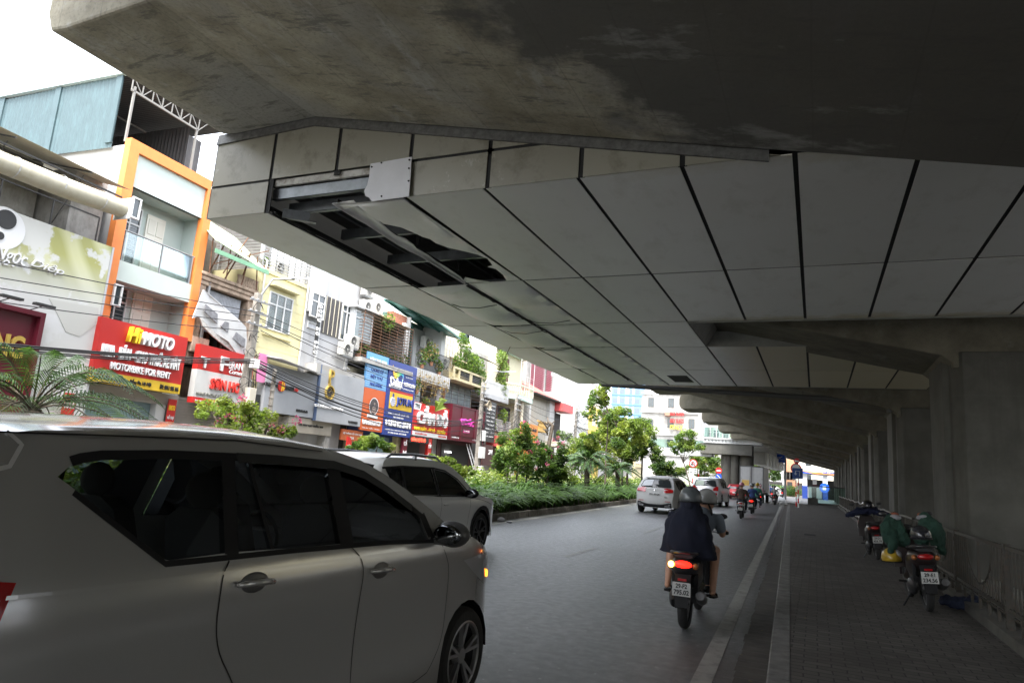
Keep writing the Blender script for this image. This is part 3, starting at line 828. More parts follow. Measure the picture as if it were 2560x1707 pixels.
def potplant(T, s, y, z, r, n, rnd, mats=None, size=.07, sq=(1, .5, 1.), trail=0, name='plant', pot=True):
    b = MB(); leaves(b, (s, y, z + r * .8), r, n, size, rnd, 0, sq); 
    if trail: leaves(b, (s, y - .1, z - trail / 2), trail / 2, n // 2, size, rnd, 1 if mats else 0, (.35 * r / trail * 2, .2, 1), 0)
    ms = mats or [LF_MID, LF_LIGHT]
    leaves(b, (s, y, z + r * .9), r * .95, n // 3, size, rnd, len(ms) - 1, sq)
    T.part(b, name, ms, fix=False)
    if pot: T.part(MB().lathe([(.10, 0), (.13, .2), (.14, .22), (.11, .2)], (s, y, z - .2), 'z', 10), 'flower_pot', mat('pot_clay', (.35, .16, .09), .8))
def body(T, s0, s1, z1, m, y0=0., y1=9., z0=0., name='wall', top=True):
    return T.box(name, m, s0, s1, y0, y1, z0, z1)
def house(name, label, s, group='shop houses in the row across the street'):
    return Th(name, label, 'house', (s, 0, 0), FRAME, group)
rn = random.Random(3)

# ---------- B0: house behind the pale green billboard
T = house('billboard_house', 'cream house at far left, railed terrace and rolled canopy above a pale billboard', 5)
body(T, 4.0, 12.38, 6.2, GREYW, .25)
T.box('wall', GREYW, 4.0, 8.6, 2.0, 9, 6.2, 9.0); T.box('wall', mat('panel_pale_wall', (.34, .33, .30), .8, vary=.15, dirt_amt=.5, streak=3), 8.6, 11.3, 1.6, 9, 6.2, 9.2); T.box('pillar', GREYW, 11.4, 12.38, .3, 2.0, 6.2, 9.0)
window(T, 5.2, 8.3, 6.6, 8.7, 1.97, 4, .3, BRONZE, mat('curtain_glass', (.22, .19, .12), .3, vary=.5, scale=2))
railing(T, [(4.2, .3, 6.3), (12.3, .3, 6.3)], 1.55, .75, IRON, r=.016)
b = MB(); b.add([(4, -.9, 8.75), (12.2, -.9, 8.55), (12.2, 2.6, 9.5), (4, 2.6, 9.7)], [(0, 1, 2, 3)]); T.part(b, 'canopy', CREAM2)
b = MB()
for y in (-.6, .3, 1.2): b.bar((4, y, 8.6 + y * .24), (12.2, y, 8.5 + y * .24), .04)
for x in (5, 7, 9, 11): b.bar((x, -.9, 8.55), (x, 2.5, 9.4), .035); b.bar((x, -.6, 8.5), (x, .3, 7.2), .02)
T.part(b, 'canopy_frame', IRON)
a = FP(0, 405, 1.2); c = FP(306, 522, 1.2)
T.part(MB().tube([(a[0] - 3, -1.2, a[1] + .15), (a[0], -1.2, a[1]), ((a[0] + c[0]) / 2, -1.2, (a[1] + c[1]) / 2 - .03), (c[0], -1.2, c[1])], [.25, .25, .26, .24], 14), 'rolled_canopy', mat('canvas_cream', (.40, .37, .28), .45, vary=.1, dirt=(.3, .25, .15), dirt_amt=.5), smooth=40)
b = MB()
for t in (.1, .45, .8): x = lerp(a[0], c[0], t); z = lerp(a[1], c[1], t); b.lathe([(.268, -.03), (.268, .0)], (x, -1.2, z), 'x', 14)
T.part(b, 'strap', WHITE)
T.box('end_plate', WHITE, c[0], c[0] + .03, -1.5, -.9, c[1] - .3, c[1] + .3)
body(T, 4.0, 12.38, 3.0, DARK, .1, .2)

def f_bill(k):
    sx = k.N('SeparateXYZ'); k.l.new(k.tc.outputs['Object'], sx.inputs[0])
    rays = k.N('TexWave'); rays.inputs['Scale'].default_value = .35; rays.inputs['Distortion'].default_value = 2.2
    mp = k.N('Mapping'); mp.inputs['Rotation'].default_value = (0, R_(35), 0); k.l.new(k.tc.outputs['Object'], mp.inputs['Vector']); k.l.new(mp.outputs[0], rays.inputs['Vector'])
    top = k.rng(sx.outputs['Z'], 5.0, 6.3)
    col = k.mix(k.rng(rays.outputs['Fac'], .2, .9), (.33, .33, .11), (.50, .50, .28))
    col = k.mix(k.m('SUBTRACT', 1., top), col, (.52, .52, .50))
    tr = k.noise(1.1, 8, .6); col = k.mix(k.m('MULTIPLY', k.rng(tr, .52, .56), .9), col, (.56, .56, .55))
    k.l.new(col, k.b.inputs['Base Color']); k.b.inputs['Roughness'].default_value = .5
M_BILL = nodemat('billboard_print', f_bill)
S = Th('billboard', 'pale green and white printed billboard with a round black and white disc and script letters', 'billboard', (5, -.3, 3), FRAME)
S.box('print_panel', M_BILL, 4.0, 12.38, -.34, -.28, 1.2, 6.95)
S.box('panel_edge', SMETAL, 12.38, 12.44, -.36, .2, 1.2, 6.95)
b = MB(); p = K(7, 22, 372, .36); b.lathe([(.001, -.36), (.52, -.36), (.52, -.33)], (p[0], 0, p[1]), 'y', 32); S.part(b, 'disc', LTW)
b = MB(); b.lathe([(.001, -.375), (.24, -.375), (.24, -.36)], (p[0] + .02, 0, p[1] + .22), 'y', 24)
b.lathe([(.001, -.38), (.10, -.38)], (p[0] - .05, 0, p[1] - .22), 'y', 16); S.part(b, 'disc_pattern', LTB)
S.text('Ngọc', *KR(7, -30, 470, 150, 640, .36), -.36, LTW, bold=.0, shear=.35, depth=.06)
S.text('Diệp', *KR(7, 190, 560, 385, 680, .36), -.36, LTW, bold=.0, shear=.35, depth=.06)
b = MB(); q = K(7, 410, 900, .36)
b.prism([(q[0] - .5, q[1] + .25), (q[0] + .9, q[1] + .35), (q[0] + .95, q[1] - .1), (q[0] + .5, q[1] - .55), (q[0] + .1, q[1] - .5), (q[0] - .2, q[1] - .1)], -.352, -.342, 'y')
S.part(b, 'printed_rock', mat('print_grey', (.46, .455, .42), .5))
S = Th('maroon_shop_sign', 'deep maroon box sign with gold letters behind the left palm', 'sign', (8, -.5, 3), FRAME)
x0, x1, z0, z1 = KR(7, -60, 850, 285, 915, .6); x1 = K(7, 285, 912, .6)[0]; zt = K(7, 285, 905, .6)[1]; zb = zt - 2.6
S.box('back_panel', MAROON, x1 - 4.6, x1 - .12, -.45, -.3, zb, zt - .12)
b = MB(); b.box(x1 - 4.6, x1, -.62, -.3, zt - .12, zt); b.box(x1 - .12, x1, -.62, -.3, zb, zt - .12); S.part(b, 'frame', MAROON)
S.text('NHÀ HÀNG', x1 - 2.9, x1 - .35, zt - 1.25, zt - .55, -.5, GOLD, bold=.03, depth=.08)
S.text('Ẩm thực chay', x1 - 2.8, x1 - .5, zt - 2.0, zt - 1.6, -.5, GOLD, bold=.01)
for xx in (x1 - 1.1, x1 - .3):
    b = MB(); b.bar((xx, -.3, zt), (xx, -.9, zt + .12), .02); b.box(xx - .25, xx + .25, -1.0, -.85, zt + .1, zt + .16); S.part(b, 'spot_lamp', LTB)

# ---------- B1: orange framed house
s0, s1, H1 = 12.55, 15.86, 10.42
T = house('orange_frame_house', 'narrow mint house with a thick orange frame, balconies and a steel roof shed', 14)
body(T, s0 + .05, s1 - .05, 10.1, MINT, .85, 9); T.box('wall', WGREY, s0 + .02, s0 + .14, .05, 9, 0, 10.25); T.box('wall', MINT, s1 - .14, s1 - .02, .05, .9, 0, 10.1)
T.part(MB().box(s0 - .03, s0 + .30, -.12, .12, 4.9, H1), 'orange_column', ORANGE); T.part(MB().box(s1 - .27, s1 + .03, -.12, .12, 4.9, H1), 'orange_column', ORANGE)
T.part(MB().box(s0 + .30, s1 - .27, -.12, .12, H1 - .34, H1), 'orange_beam', ORANGE)
T.box('fascia', MINT, s0 + .3, s1 - .27, .0, .12, 9.05, H1 - .34)
T.box('ceiling', MINT, s0 + .14, s1 - .14, .1, .86, 9.05, 9.15)
T.box('wall', MINT, s0 + .14, s1 - .27, -.02, .1, 9.05, 9.1)
T.box('balcony_slab', MINT, s0 + .15, s1 - .25, -.06, .86, 6.15, 6.75)
for z0 in (6.8, 4.3):
    window(T, s0 + .12 + .2, s0 + 1.5, z0 + .1, z0 + 2.0, .81, 3, .3, PVC, DGLASS, bars=14)
    d = T.box('door', mat('door_cream', (.66, .64, .56), .5), s0 + 1.7, s0 + 2.4, 0.79, 0.86, z0 - .05, z0 + 1.95)
    b = MB()
    for i in range(2):
        for j in range(3): b.box(s0 + 1.76 + i * .32, s0 + 2.02 + i * .32, 0.77, 0.79, z0 + .08 + j * .62, z0 + .58 + j * .62)
    T.part(b, 'door_panel', mat('door_cream2', (.60, .58, .50), .5), d)
T.box('glass_balustrade', glassmat('balcony_glass', (.93, .98, .96), see=.97), s0 + .35, s1 - .35, -.03, -.015, 6.75, 7.65)
b = MB(); b.tube([(s0 + .3, -.02, 7.68), (s1 - .3, -.02, 7.68)], .025, 8)
for x in (s0 + .4, s0 + 1.75, s1 - .38): b.box(x - .015, x + .015, -.05, -.005, 6.75, 7.66)
T.part(b, 'handrail', IRONG)
window(T, s0 + .22, s0 + .5, 5.35, 6.0, -.2, 1, 0, PVC, DGLASS); window(T, s0 + .3, s0 + .6, 8.05, 8.7, -.2, 1, 0, PVC, DGLASS)
# roof shed
corrug(T, 'metal_side', CORRT, (s0 - .08, .6), (s0 - .08, 9.5), 10.15, 12.55, .02, .16, 10.25, 12.4)
b = MB(); 
for y in (.6, 3.3, 6.0, 8.7): b.box(s0 - .14, s0 - .1, y, y + .25, 10.3, 12.5)
T.part(b, 'metal_side_rib', CORRT)
T.part(MB().box(s0 - .2, s0 - .05, .3, 9.6, 12.52, 12.6), 'roof_edge', mat('roof_edge_pale', (.35, .42, .43), .5))
roofsheet(T, 'metal_roof', CORRG, s0 - .05, s1 + .4, .3, 9.5, 12.55, 12.55)
corrug(T, 'metal_side', CORRG, (s1 - .5, .9), (s1 - .5, 9.4), 10.2, 12.4, .02, .16)
corrug(T, 'metal_side', CORRG, (s0, 9.3), (s1 + .4, 9.3), 10.2, 12.4, .02, .16); corrug(T, 'metal_side', CORRG, (s1 - .5, .95), (s1 + .1, .95), 10.1, 12.1, .02, .16)
b = MB()
b.bar((s0 + .1, .3, 10.4), (s0 + .1, .3, 12.2), .06); b.bar((s1 - .75, .3, 10.4), (s1 - .75, .3, 12.1), .06); b.bar((s0, .3, 12.05), (s1 - .7, .3, 12.05), .06); b.bar((s0, .3, 12.5), (s1, .3, 12.5), .05)
for i in range(8): x = lerp(s0, s1 - .7, i / 7); b.bar((x, .3, 12.05), (x, .3, 12.5), .03); b.bar((x, .3, 12.05 if i % 2 else 12.5), (lerp(s0, s1 - .7, (i + 1) / 7), .3, 12.5 if i % 2 else 12.05), .025)
for y in (3, 6): b.bar((s0, y, 12.4), (s1 + .3, y, 12.4), .05)
b.bar((s0 + .2, 1, 10.5), (s1 - .5, 8, 10.5), .04)
T.part(b, 'truss', mat('truss_pale', (.20, .19, .175), .6))
# ground floor of the motorbike shop
T.box('ground_floor_wall', DARK, s0 + .1, s1 - .1, .6, .7, 0, 3.2)
T.box('roller_shutter_box', SHUT, s0 + .1, s1 - .1, -.1, .3, 2.75, 3.1)
T.box('shop_glass', mat('frosted_glass', (.20, .28, .30), .2, vary=.08), s0 + .2, s1 - .9, .15, .2, 0, 2.75)
T.box('pillar', WHITE, s1 - .9, s1 - .55, -.1, .3, 0, 2.75)
S = Th('motorbike_rental_sign', 'red rental shop board, yellow and white raised letters over a yellow strip', 'sign', (14, -.5, 3.1), FRAME)
dd = .5; a = K(2, 935, 700, dd); c = K(2, 1645, 1415, dd); zt = a[1]; zb = c[1]; xa, xb = a[0], c[0]
S.box('board', RED, xa, xb, -dd, -.15, zb + .3, zt); S.box('yellow_strip', SYEL, xa, xb, -dd - .003, -.15, zb, zb + .3); S.box('side_panel', WHITE, xa - .28, xa - .005, -.3, .1, zb + .2, zt)
hh = zt - zb; zz = lambda t: zb + hh * t
S.text('Hi', xa + .85, xa + 1.28, zz(.70), zz(.95), -dd, LTY, bold=.025, depth=.14, shear=.2); S.text('MOTO', xa + 1.33, xa + 2.45, zz(.70), zz(.92), -dd, LTW, bold=.03, depth=.14, shear=.15)
S.text('MUA - BÁN - CHO THUÊ XE MÁY', xa + .15, xb - .2, zz(.40), zz(.64), -dd, LTW, bold=.03, depth=.09)
S.text('MOTORBIKE FOR RENT', xa + .5, xb - .5, zz(.225), zz(.34), -dd, LTW, bold=.02, depth=.07)
S.text('Cơ sở 6: 264 Đường Láng, Đống Đa, Hà Nội', xa + .08, xa + 1.95, zb + .07, zb + .23, -dd, LTB, bold=.02); S.text('ĐT: 0911 995 166', xb - .78, xb - .08, zb + .07, zb + .21, -dd, LTB, bold=.02)
S = Th('small_blue_notice', 'small blue notice hanging on the frosted glass of the rental shop', 'notice', (14.6, 0, 1.3), FRAME)
S.box('board', SBLUE, 14.3, 14.75, .12, .145, 1.55, 1.85); S.text('MỞ CỬA', 14.36, 14.69, 1.64, 1.76, .12, LTW)
S = Th('red_banner', 'narrow red vertical banner with white words right of the rental shop door', 'banner', (15.4, -.2, 1), FRAME)
S.box('cloth', RED, 15.28, 15.6, -.22, -.2, .6, 2.95)
for i, w_ in enumerate(['HiMOTO', 'HỖ TRỢ', 'BẢO DƯỠNG', 'XE MÁY', 'KHÁCH', 'HÀNG']): S.text(w_, 15.32, 15.56, 2.6 - i * .3, 2.76 - i * .3, -.22, LTY if i == 0 else LTW, depth=.01)
S = Th('red_banner', 'narrow red vertical banner behind the left palm, beside the grey shutter', 'banner', (11.9, -.5, 1), FRAME)
S.box('cloth', RED, 11.6, 11.95, -.62, -.6, .5, 2.7)
for i, w_ in enumerate(['CHO THUÊ', 'XE MÁY', 'XE GA', 'XE SỐ']): S.text(w_, 11.64, 11.92, 2.3 - i * .4, 2.5 - i * .4, -.62, LTW, depth=.01)

# ---------- B2: decayed house with the fallen panel
s0, s1 = 15.9, 18.62
T = house('decayed_house', 'decayed two storey house with peeling pink plaster and a green roof awning', 17)
T.box('wall', RUIN, s0, s1, 1.0, 8, 0, 7.5); T.box('pillar', RUIN, s0, s0 + .35, .0, 1.0, 4.2, 7.3); T.box('pillar', RUIN, s1 - .35, s1, .0, 1.0, 4.2, 7.3)
b = MB()
b.box(s0, s1, -.1, 1.0, 7.05, 7.2); b.box(s0 - .04, s1, -.16, 1.0, 7.2, 7.32); b.box(s0, s1, -.05, 1.0, 6.9, 7.05); T.part(b, 'cornice', RUIN, bevel=.03)
T.box('ledge', RUIN, s0, s0 + .7, -.15, .5, 4.6, 5.1); T.box('dark_room', DARK, s0 + .35, s1 - .35, .9, .98, 4.2, 6.9)
corrug(T, 'grey_sheet', mat('sheet_grey', (.26, .27, .29), .6, vary=.25, dirt=(.35, .36, .38), dirt_amt=.5, streak=3), (s0 + .4, .15), (s1 - .55, .15), 5.4, 6.85, .01, .07)
T.box('yellow_curtain', mat('curtain_yellow', (.4, .27, .05), .8, vary=.2), s0 + .75, s0 + 1.15, .7, .75, 4.3, 5.5); T.box('wooden_post', mat('wood_brown', (.12, .06, .03), .8), s0 + 1.2, s0 + 1.35, .55, .7, 4.2, 5.6); T.box('wooden_post', mat('wood_brown', (.12, .06, .03), .8), s0 + 1.9, s0 + 2.0, .55, .7, 4.2, 5.6)
b = MB(); b.add([(s0 - .1, 1.2, 9.75), (s0 - .1, -.6, 8.3), (s1 - .2, -.6, 7.95), (s1 - .2, 1.2, 9.4)], [(0, 1, 2, 3)]); o = T.part(b, 'green_awning', mat('awning_pale_green', (.38, .46, .30), .7, vary=.12)); o.modifiers.new('s', 'SOLIDIFY').thickness = .03
T.box('awning_edge', AWG, s0 - .1, s1 - .2, -.63, -.6, 7.9, 8.05)
T.box('upper_room', mat('upper_room_brown', (.10, .08, .06), .9, vary=.3), s0 + .1, s1 - .1, 2.2, 7, 7.5, 9.3)
b = MB()
for i in range(7): x = s0 + .2 + i * .38; b.bar((x, -.2 + (i % 2) * .5, 7.3), (x + rn.uniform(-.3, .3), -.3, 8.5), .035)
b.bar((s0 + .2, -.3, 7.6), (s1, -.3, 8.9), .03); b.bar((s1 - .9, -.3, 9.4), (s0 + .6, -.4, 7.4), .03)
T.part(b, 'rusty_props', M_RUST)
b = MB()
for i in range(9): b.lathe([(.05, 0), (.075, .12), (.05, .25), (.08, .4)], (s1 - .9 + i * .11, .05, 7.32), 'z', 8)
T.part(b, 'baluster', RUIN, smooth=40)
T.box('upper_white_sheet', WGREY, s0 + .9, s1 + .35, 3.2, 8, 8.6, 11.3)
T.box('drain_pipe', IRONG, s0 + .42, s0 + .5, -.05, .03, 3.4, 7.1)
T.box('roller_shutter', SHUT, s0 + .1, s1, .25, .3, 0, 3.1); planks(T, 'shutter_slats', SHUT, s0 + .1, s1, 0, 3.1, .22, 34, .02)
S = Th('fallen_panel', 'loose white cladding panel hanging diagonally, three dark square openings in it', 'panel', (17, -.3, 4.5), FRAME)
P2 = [K(3, x, y, .35) for x, y in ((262, 455), (650, 800), (668, 1055), (600, 1050), (545, 1030), (470, 930), (330, 830), (210, 705), (150, 715))]
hl = MB(); poly_panel(hl, P2, None, z=0, grid=.25, thick=0)
hl.v = [(x, -.35 - .05 * math.sin(x * 3), y) for x, y, _ in hl.v]
o = S.part(hl, 'sheet', mat('white_sheet_torn', (.48, .48, .475), .6, vary=.05, dirt=(.35, .33, .3), dirt_amt=.4), fix=False); o.modifiers.new('s', 'SOLIDIFY').thickness = .04
for q in (((265, 590), (375, 680), (372, 770), (255, 655)), ((440, 745), (480, 760), (470, 850), (405, 790)), ((545, 845), (630, 910), (622, 990), (510, 900))):
    b = MB(); b.prism([K(3, x, y, .37) for x, y in q], -.41, -.37, 'y'); S.part(b, 'dark_square', mat('panel_hole_grey', (.18, .18, .19), .7, vary=.35, scale=8))
b = MB(); b.prism([K(3, x, y, .3) for x, y in ((210, 700), (330, 830), (470, 935), (560, 1035), (530, 1035), (440, 970), (330, 880), (240, 790))], -.33, -.28, 'y'); S.part(b, 'torn_edge', mat('torn_edge', (.42, .4, .37), .8, vary=.4, scale=10))
S = Th('paint_shop_sign', 'red and white shop board with red SƠN HOA letters below torn red panel', 'sign', (17.3, -.4, 3), FRAME)
x0, z1 = K(3, 145, 940, .4); x1, _z = K(3, 640, 1060, .4); zb = K(3, 75, 1470, .4)[1]; zm = K(3, 105, 1200, .4)[1]; x0 = 16.0; x1 = 18.55; z1 = 4.85; zm = 4.02
S.box('red_board', RED, x0, x1, -.42, -.2, zm, z1); S.box('white_board', mat('board_white', (.48, .48, .465), .5, vary=.05), x0, x1, -.43, -.2, 3.12, zm); S.box('red_strip', REDB, x0, x1, -.435, -.2, 2.93, 3.12)
S.text('SƠN HOA', x0 + .62, x1 - .3, 3.45, 3.85, -.43, LTR, bold=.03, depth=.06); S.text('MANG PHONG CÁCH TRẺ', x0 + .1, x1 - .9, 3.2, 3.34, -.43, mat('letter_grey', (.2, .2, .18), .5)); S.text('ĐC: 262 ĐƯỜNG LÁNG, ĐỐNG ĐA, HÀ NỘI', x0 + .1, x0 + 1.5, 2.98, 3.06, -.435, LTW, depth=.015)
S.text('BRAND', x0 + 1.35, x1 - .35, 4.25, 4.5, -.42, LTW, bold=.0, depth=.03); S.text('Corner', x0 + 1.4, x1 - .5, 4.08, 4.24, -.42, LTW, bold=0, shear=.4, depth=.03)
S.text('F', x0 + .95, x0 + 1.3, 4.12, 4.6, -.42, LTW, bold=.025, depth=.05); S.text('T', x0 + .1, x0 + .45, 4.1, 4.45, -.42, LTW, bold=.025, depth=.05)

# ---------- B3: yellow house
s0, s1 = 18.72, 21.5
T = house('yellow_house', 'pale yellow house with one white barred window and a steel caged roof terrace', 20)
body(T, s0, s1, 8.27, YELLOW)
T.box('roof_edge', YELLOW, s0 - .03, s1 + .03, -.06, .1, 8.18, 8.32)
w0, w1, wz0, wz1 = KR(3, 880, 480, 1085, 815); w0, w1, wz0, wz1 = s0 + .58, s0 + 1.95, 6.1, 7.55
window(T, w0, w1, wz0, wz1, -.02, 3, .32, PVC, LGLASS, bars=12)
T.box('window_hood', YELLOW, w0 - .1, w1 + .15, -.28, 0, 7.75, 7.84); T.box('sill', YELLOW, w0 - .1, w1 + .1, -.12, 0, 5.85, 5.95); 
planks(T, 'wall_lines', YELLOW, s0 + .02, s1 - .02, 5.0, 8.1, -.008, 9, .02, th=.006)
for x in (s0 + .12, s1 - .1): T.part(MB().tube([(x, -.08, 5), (x, -.08, 8.3), (x + .06, -.05, 8.6), (x, .1, 8.75)], .035, 8), 'white_pipe', WHITE)
hbars(T, s0 + .05, s1 + .2, 8.3, 9.75, .02, 12, IRONG, 'roof_grille', 8); 
for i, (x, y) in enumerate(((s0 + .05, .02), (s1 + .2, .02), (s0 + .05, 2.2))): T.box('grille_post', IRONG, x - .02, x + .02, y, y + .04, 8.3, 9.9)
b = MB()
for k in range(12): z = 8.35 + k * .12; b.bar((s0 + .05, .02, z), (s0 + .05, 2.4, z), .02)
T.part(b, 'roof_grille', IRONG)
T.box('roof_room', mat('roof_room', (.13, .12, .11), .8, vary=.4, scale=2), s0 + .3, s1 + .1, 2.3, 7, 8.3, 10.6); ac(T, s0 + 1.2, 8.45, .75); T.box('drying_sheet', WHITE, s0 + .9, s0 + 1.1, 1.0, 1.02, 9.0, 9.6)
potplant(T, s0 + .5, .3, 8.5, .22, 60, rn)
b = MB(); b.add([(s0 + .25, -.05, 5.05), (s1 + .35, -.05, 4.95), (s1 + .55, -1.0, 4.72), (s0 + .55, -1.0, 4.95)], [(0, 1, 2, 3)]); o = T.part(b, 'shop_awning', WHITE); o.modifiers.new('s', 'SOLIDIFY').thickness = .03
T.box('ground_floor_wall', DARK, s0, s1 + .6, .05, .12, 0, 3.1)
S = Th('light_grey_shop_board', 'light grey board left of the watch shop with a round red and yellow emblem', 'sign', (20.3, -.5, 3), FRAME)
x0, x1 = 19.2, 22.18
S.box('board', SGREY, x0, x1, -.5, -.1, 2.98, 4.72)
b = MB(); cx, cz = K(3, 972, 1342, .55); b.lathe([(.001, -.56), (.2, -.56), (.2, -.5)], (cx, 0, cz), 'y', 24); S.part(b, 'round_emblem', REDB)
b = MB(); b.lathe([(.001, -.565), (.06, -.565)], (cx + .1, 0, cz - .03), 'y', 16); b.box(cx - .02, cx + .03, -.567, -.56, cz - .18, cz + .18); b.box(cx + .08, cx + .12, -.567, -.56, cz - .15, cz + .15); S.part(b, 'emblem_stripes', LTY)
S.text('CHUYÊN', cx - .95, cx - .22, cz - .08, cz + .08, -.5, LTB, bold=.03, depth=.05); S.text('NG CAO', cx + .2, cx + .72, cz - .1, cz + .06, -.5, LTB, bold=.03, depth=.05); S.text('CẤP', cx + .74, cx + 1.0, cz - .1, cz + .06, -.5, LTR, bold=.03, depth=.05)
S.text('0868.65.65.65', x1 - 1.1, x1 - .4, 3.15, 3.25, -.5, LTB)
S = Th('pink_banner', 'small pink advertising banner beside the left utility pole', 'banner', (19, -.3, 4), FRAME)
S.box('cloth', mat('banner_pink', (.62, .20, .38), .6, vary=.15), 18.72, 19.18, -.45, -.43, 4.0, 5.05); S.text('NEN BIA', 18.8, 19.12, 4.5, 4.62, -.45, LTW, depth=.01)
S.box('dark_board', LTB, 18.75, 19.12, -.42, -.4, 2.9, 3.55)

# ---------- B4: grey house with the vertical letters
s0, s1 = 21.52, 24.85
T = house('grey_house', 'light grey house with louvred opening and vertical white shop letters', 23)
body(T, s0, s1, 9.35, WGREY); T.box('ledge', WGREY, s0, s0 + .95, -.2, 0, 7.3, 8.9)
window(T, *KR(3, 1215, 470, 1310, 740), -.22, 2, .35, PVC, DGLASS); window(T, *KR(3, 1205, 740, 1290, 830), -.02, 1, 0, PVC, mat('curtain_white', (.5, .5, .52), .7, vary=.3, scale=5))
x0, x1, z0, z1 = KR(3, 1340, 495, 1480, 900)
T.box('louvre_back', DARK, x0, x1 + .1, -.02, .0, z0, z1); planks(T, 'louvre', mat('louvre_grey', (.16, .15, .15), .6), x0, x1 + .1, z0, z1, -.05, 32, .03)
b = MB()
for i in range(6): x = lerp(x0, x1 + .1, i / 5); b.box(x - .012, x + .012, -.075, -.05, z0, z1)
T.part(b, 'louvre_bars', CREAM2)
x0, x1, z0, z1 = KR(3, 1520, 580, 1565, 935); window(T, x0, x1 + .15, z0, z1, -.04, 2, .2, PVC, DGLASS)
x0, x1, z0, z1 = KR(3, 1600, 640, 1700, 930); window(T, x0, x1 + .3, z0, z1, -.3, 2, .25, PVC, LGLASS); T.box('bay', PVC, x0 - .05, x1 + .35, -.27, 0, z0 - .1, z1 + .1)
T.box('roof_slab', WGREY, x0 - .2, x1 + .5, -.5, .2, z1 + .1, z1 + .2)
for x in (s0 + .98, s0 + 3.1): T.box('pilaster', WHITE, x - .05, x + .05, -.06, 0, 4.9, 9.3)
a_ = K(3, 1490, 1060, .3); ac(T, a_[0], a_[1] + .05, -.2); ac(T, a_[0] + .55, a_[1] + .5, -.1)
b = MB()
for (x, z) in ((22.2, 5.3), (23.4, 5.0), (23.9, 4.75)): b.bar((x, 0, z), (x + .3, -.8, z + .3), .02); b.bar((x + .3, -.8, z + .3), (x + .5, -.8, z + .25), .05); b.bar((x + .5, 0, z), (x + .2, -.6, z + .05), .015)
T.part(b, 'lamp_arms', IRONG)
T.box('soffit', mat('shop_soffit', (.3, .29, .27), .7), 21.9, 25.4, -.6, 0, 4.75, 5.2); T.box('ground_floor_wall', DARK, 22.1, 25.4, .05, .1, 0, 3)
T.box('fascia', mat('fascia_tan', (.30, .27, .22), .7, vary=.1), 20.8, 23.6, -.45, -.2, 2.35, 2.95); T.text('GIÁ THU TẠO THẨM TUT', 21.4, 23.0, 2.62, 2.75, -.45, LTB)
T.box('shop_post', GREYW, 20.75, 21.0, -.4, 0, 0, 2.9); T.box('shop_post', GREYW, 23.3, 23.6, -.4, 0, 0, 2.9)
S = Th('vertical_watch_shop_letters', 'white vertical DONG HO PHO letters on a dark bar on the grey house', 'sign', (22.6, -.5, 5), FRAME)
p0 = K(3, 1325, 590, .5); p1 = K(3, 1275, 1050, .5); word = 'DONG HO PHO'; n = len(word)
S.box('bar', LTB, (p0[0] + p1[0]) / 2 - .02, (p0[0] + p1[0]) / 2 + .14, -.48, -.42, p1[1], p0[1])
for i, ch in enumerate(word):
    if ch == ' ': continue
    z = lerp(p0[1], p1[1], (i + .5) / n); h = (p0[1] - p1[1]) / n * .40; x = (p0[0] + p1[0]) / 2
    S.text(ch, x - .1, x + .1, z - h, z + h, -.5, LTW, bold=.035, depth=.05)
S = Th('watch_shop_board', 'large light grey board with gold letter P and round watch emblem', 'sign', (23.8, -.6, 3), FRAME)
x0, x1 = 22.22, 25.45
S.box('board', SGREY, x0, x1, -.62, -.15, 2.9, 5.0); S.box('edge_strip', mat('edge_navy', (.06, .09, .16), .5), x0 - .03, x0, -.63, -.1, 2.9, 5.2)
c_ = K(3, 1410, 1400, .65); b = MB(); b.lathe([(.30, -.62), (.30, -.70), (.25, -.70), (.25, -.64)], (c_[0], 0, c_[1]), 'y', 32); S.part(b, 'emblem_ring', GOLD)
b = MB(); b.lathe([(.001, -.65), (.25, -.65)], (c_[0], 0, c_[1]), 'y', 32); f__ = S.part(b, 'watch_face', LTB)
b = MB(); b.lathe([(.17, -.655), (.185, -.655)], (c_[0], 0, c_[1]), 'y', 24)
for i in range(12): a = i * math.pi / 6; b.bar((c_[0] + .19 * math.sin(a), -.655, c_[1] + .19 * math.cos(a)), (c_[0] + .22 * math.sin(a), -.655, c_[1] + .22 * math.cos(a)), .015)
b.bar((c_[0], -.66, c_[1]), (c_[0] + .07, -.66, c_[1] + .1), .018); b.bar((c_[0], -.66, c_[1]), (c_[0] - .1, -.66, c_[1] + .02), .014); S.part(b, 'watch_hands', GOLD)
S.text('P', c_[0] - .14, c_[0] + .16, c_[1] + .38, c_[1] + .95, -.62, GOLD, bold=.0, depth=.08); S.box('gold_bar', GOLD, c_[0] - .13, c_[0] + .0, -.68, -.62, c_[1] + .3, c_[1] + .42)
q = KR(3, 1270, 1500, 1520, 1565, .62); S.text('DONGHOPHO.VN', q[0], q[0] + 1.95, q[2] - .02, q[3] + .0, -.62, LTW, bold=.03, depth=.05)
S.text('Tel: 0982.345.888', x1 - .95, x1 - .25, 3.0, 3.1, -.62, LTB)
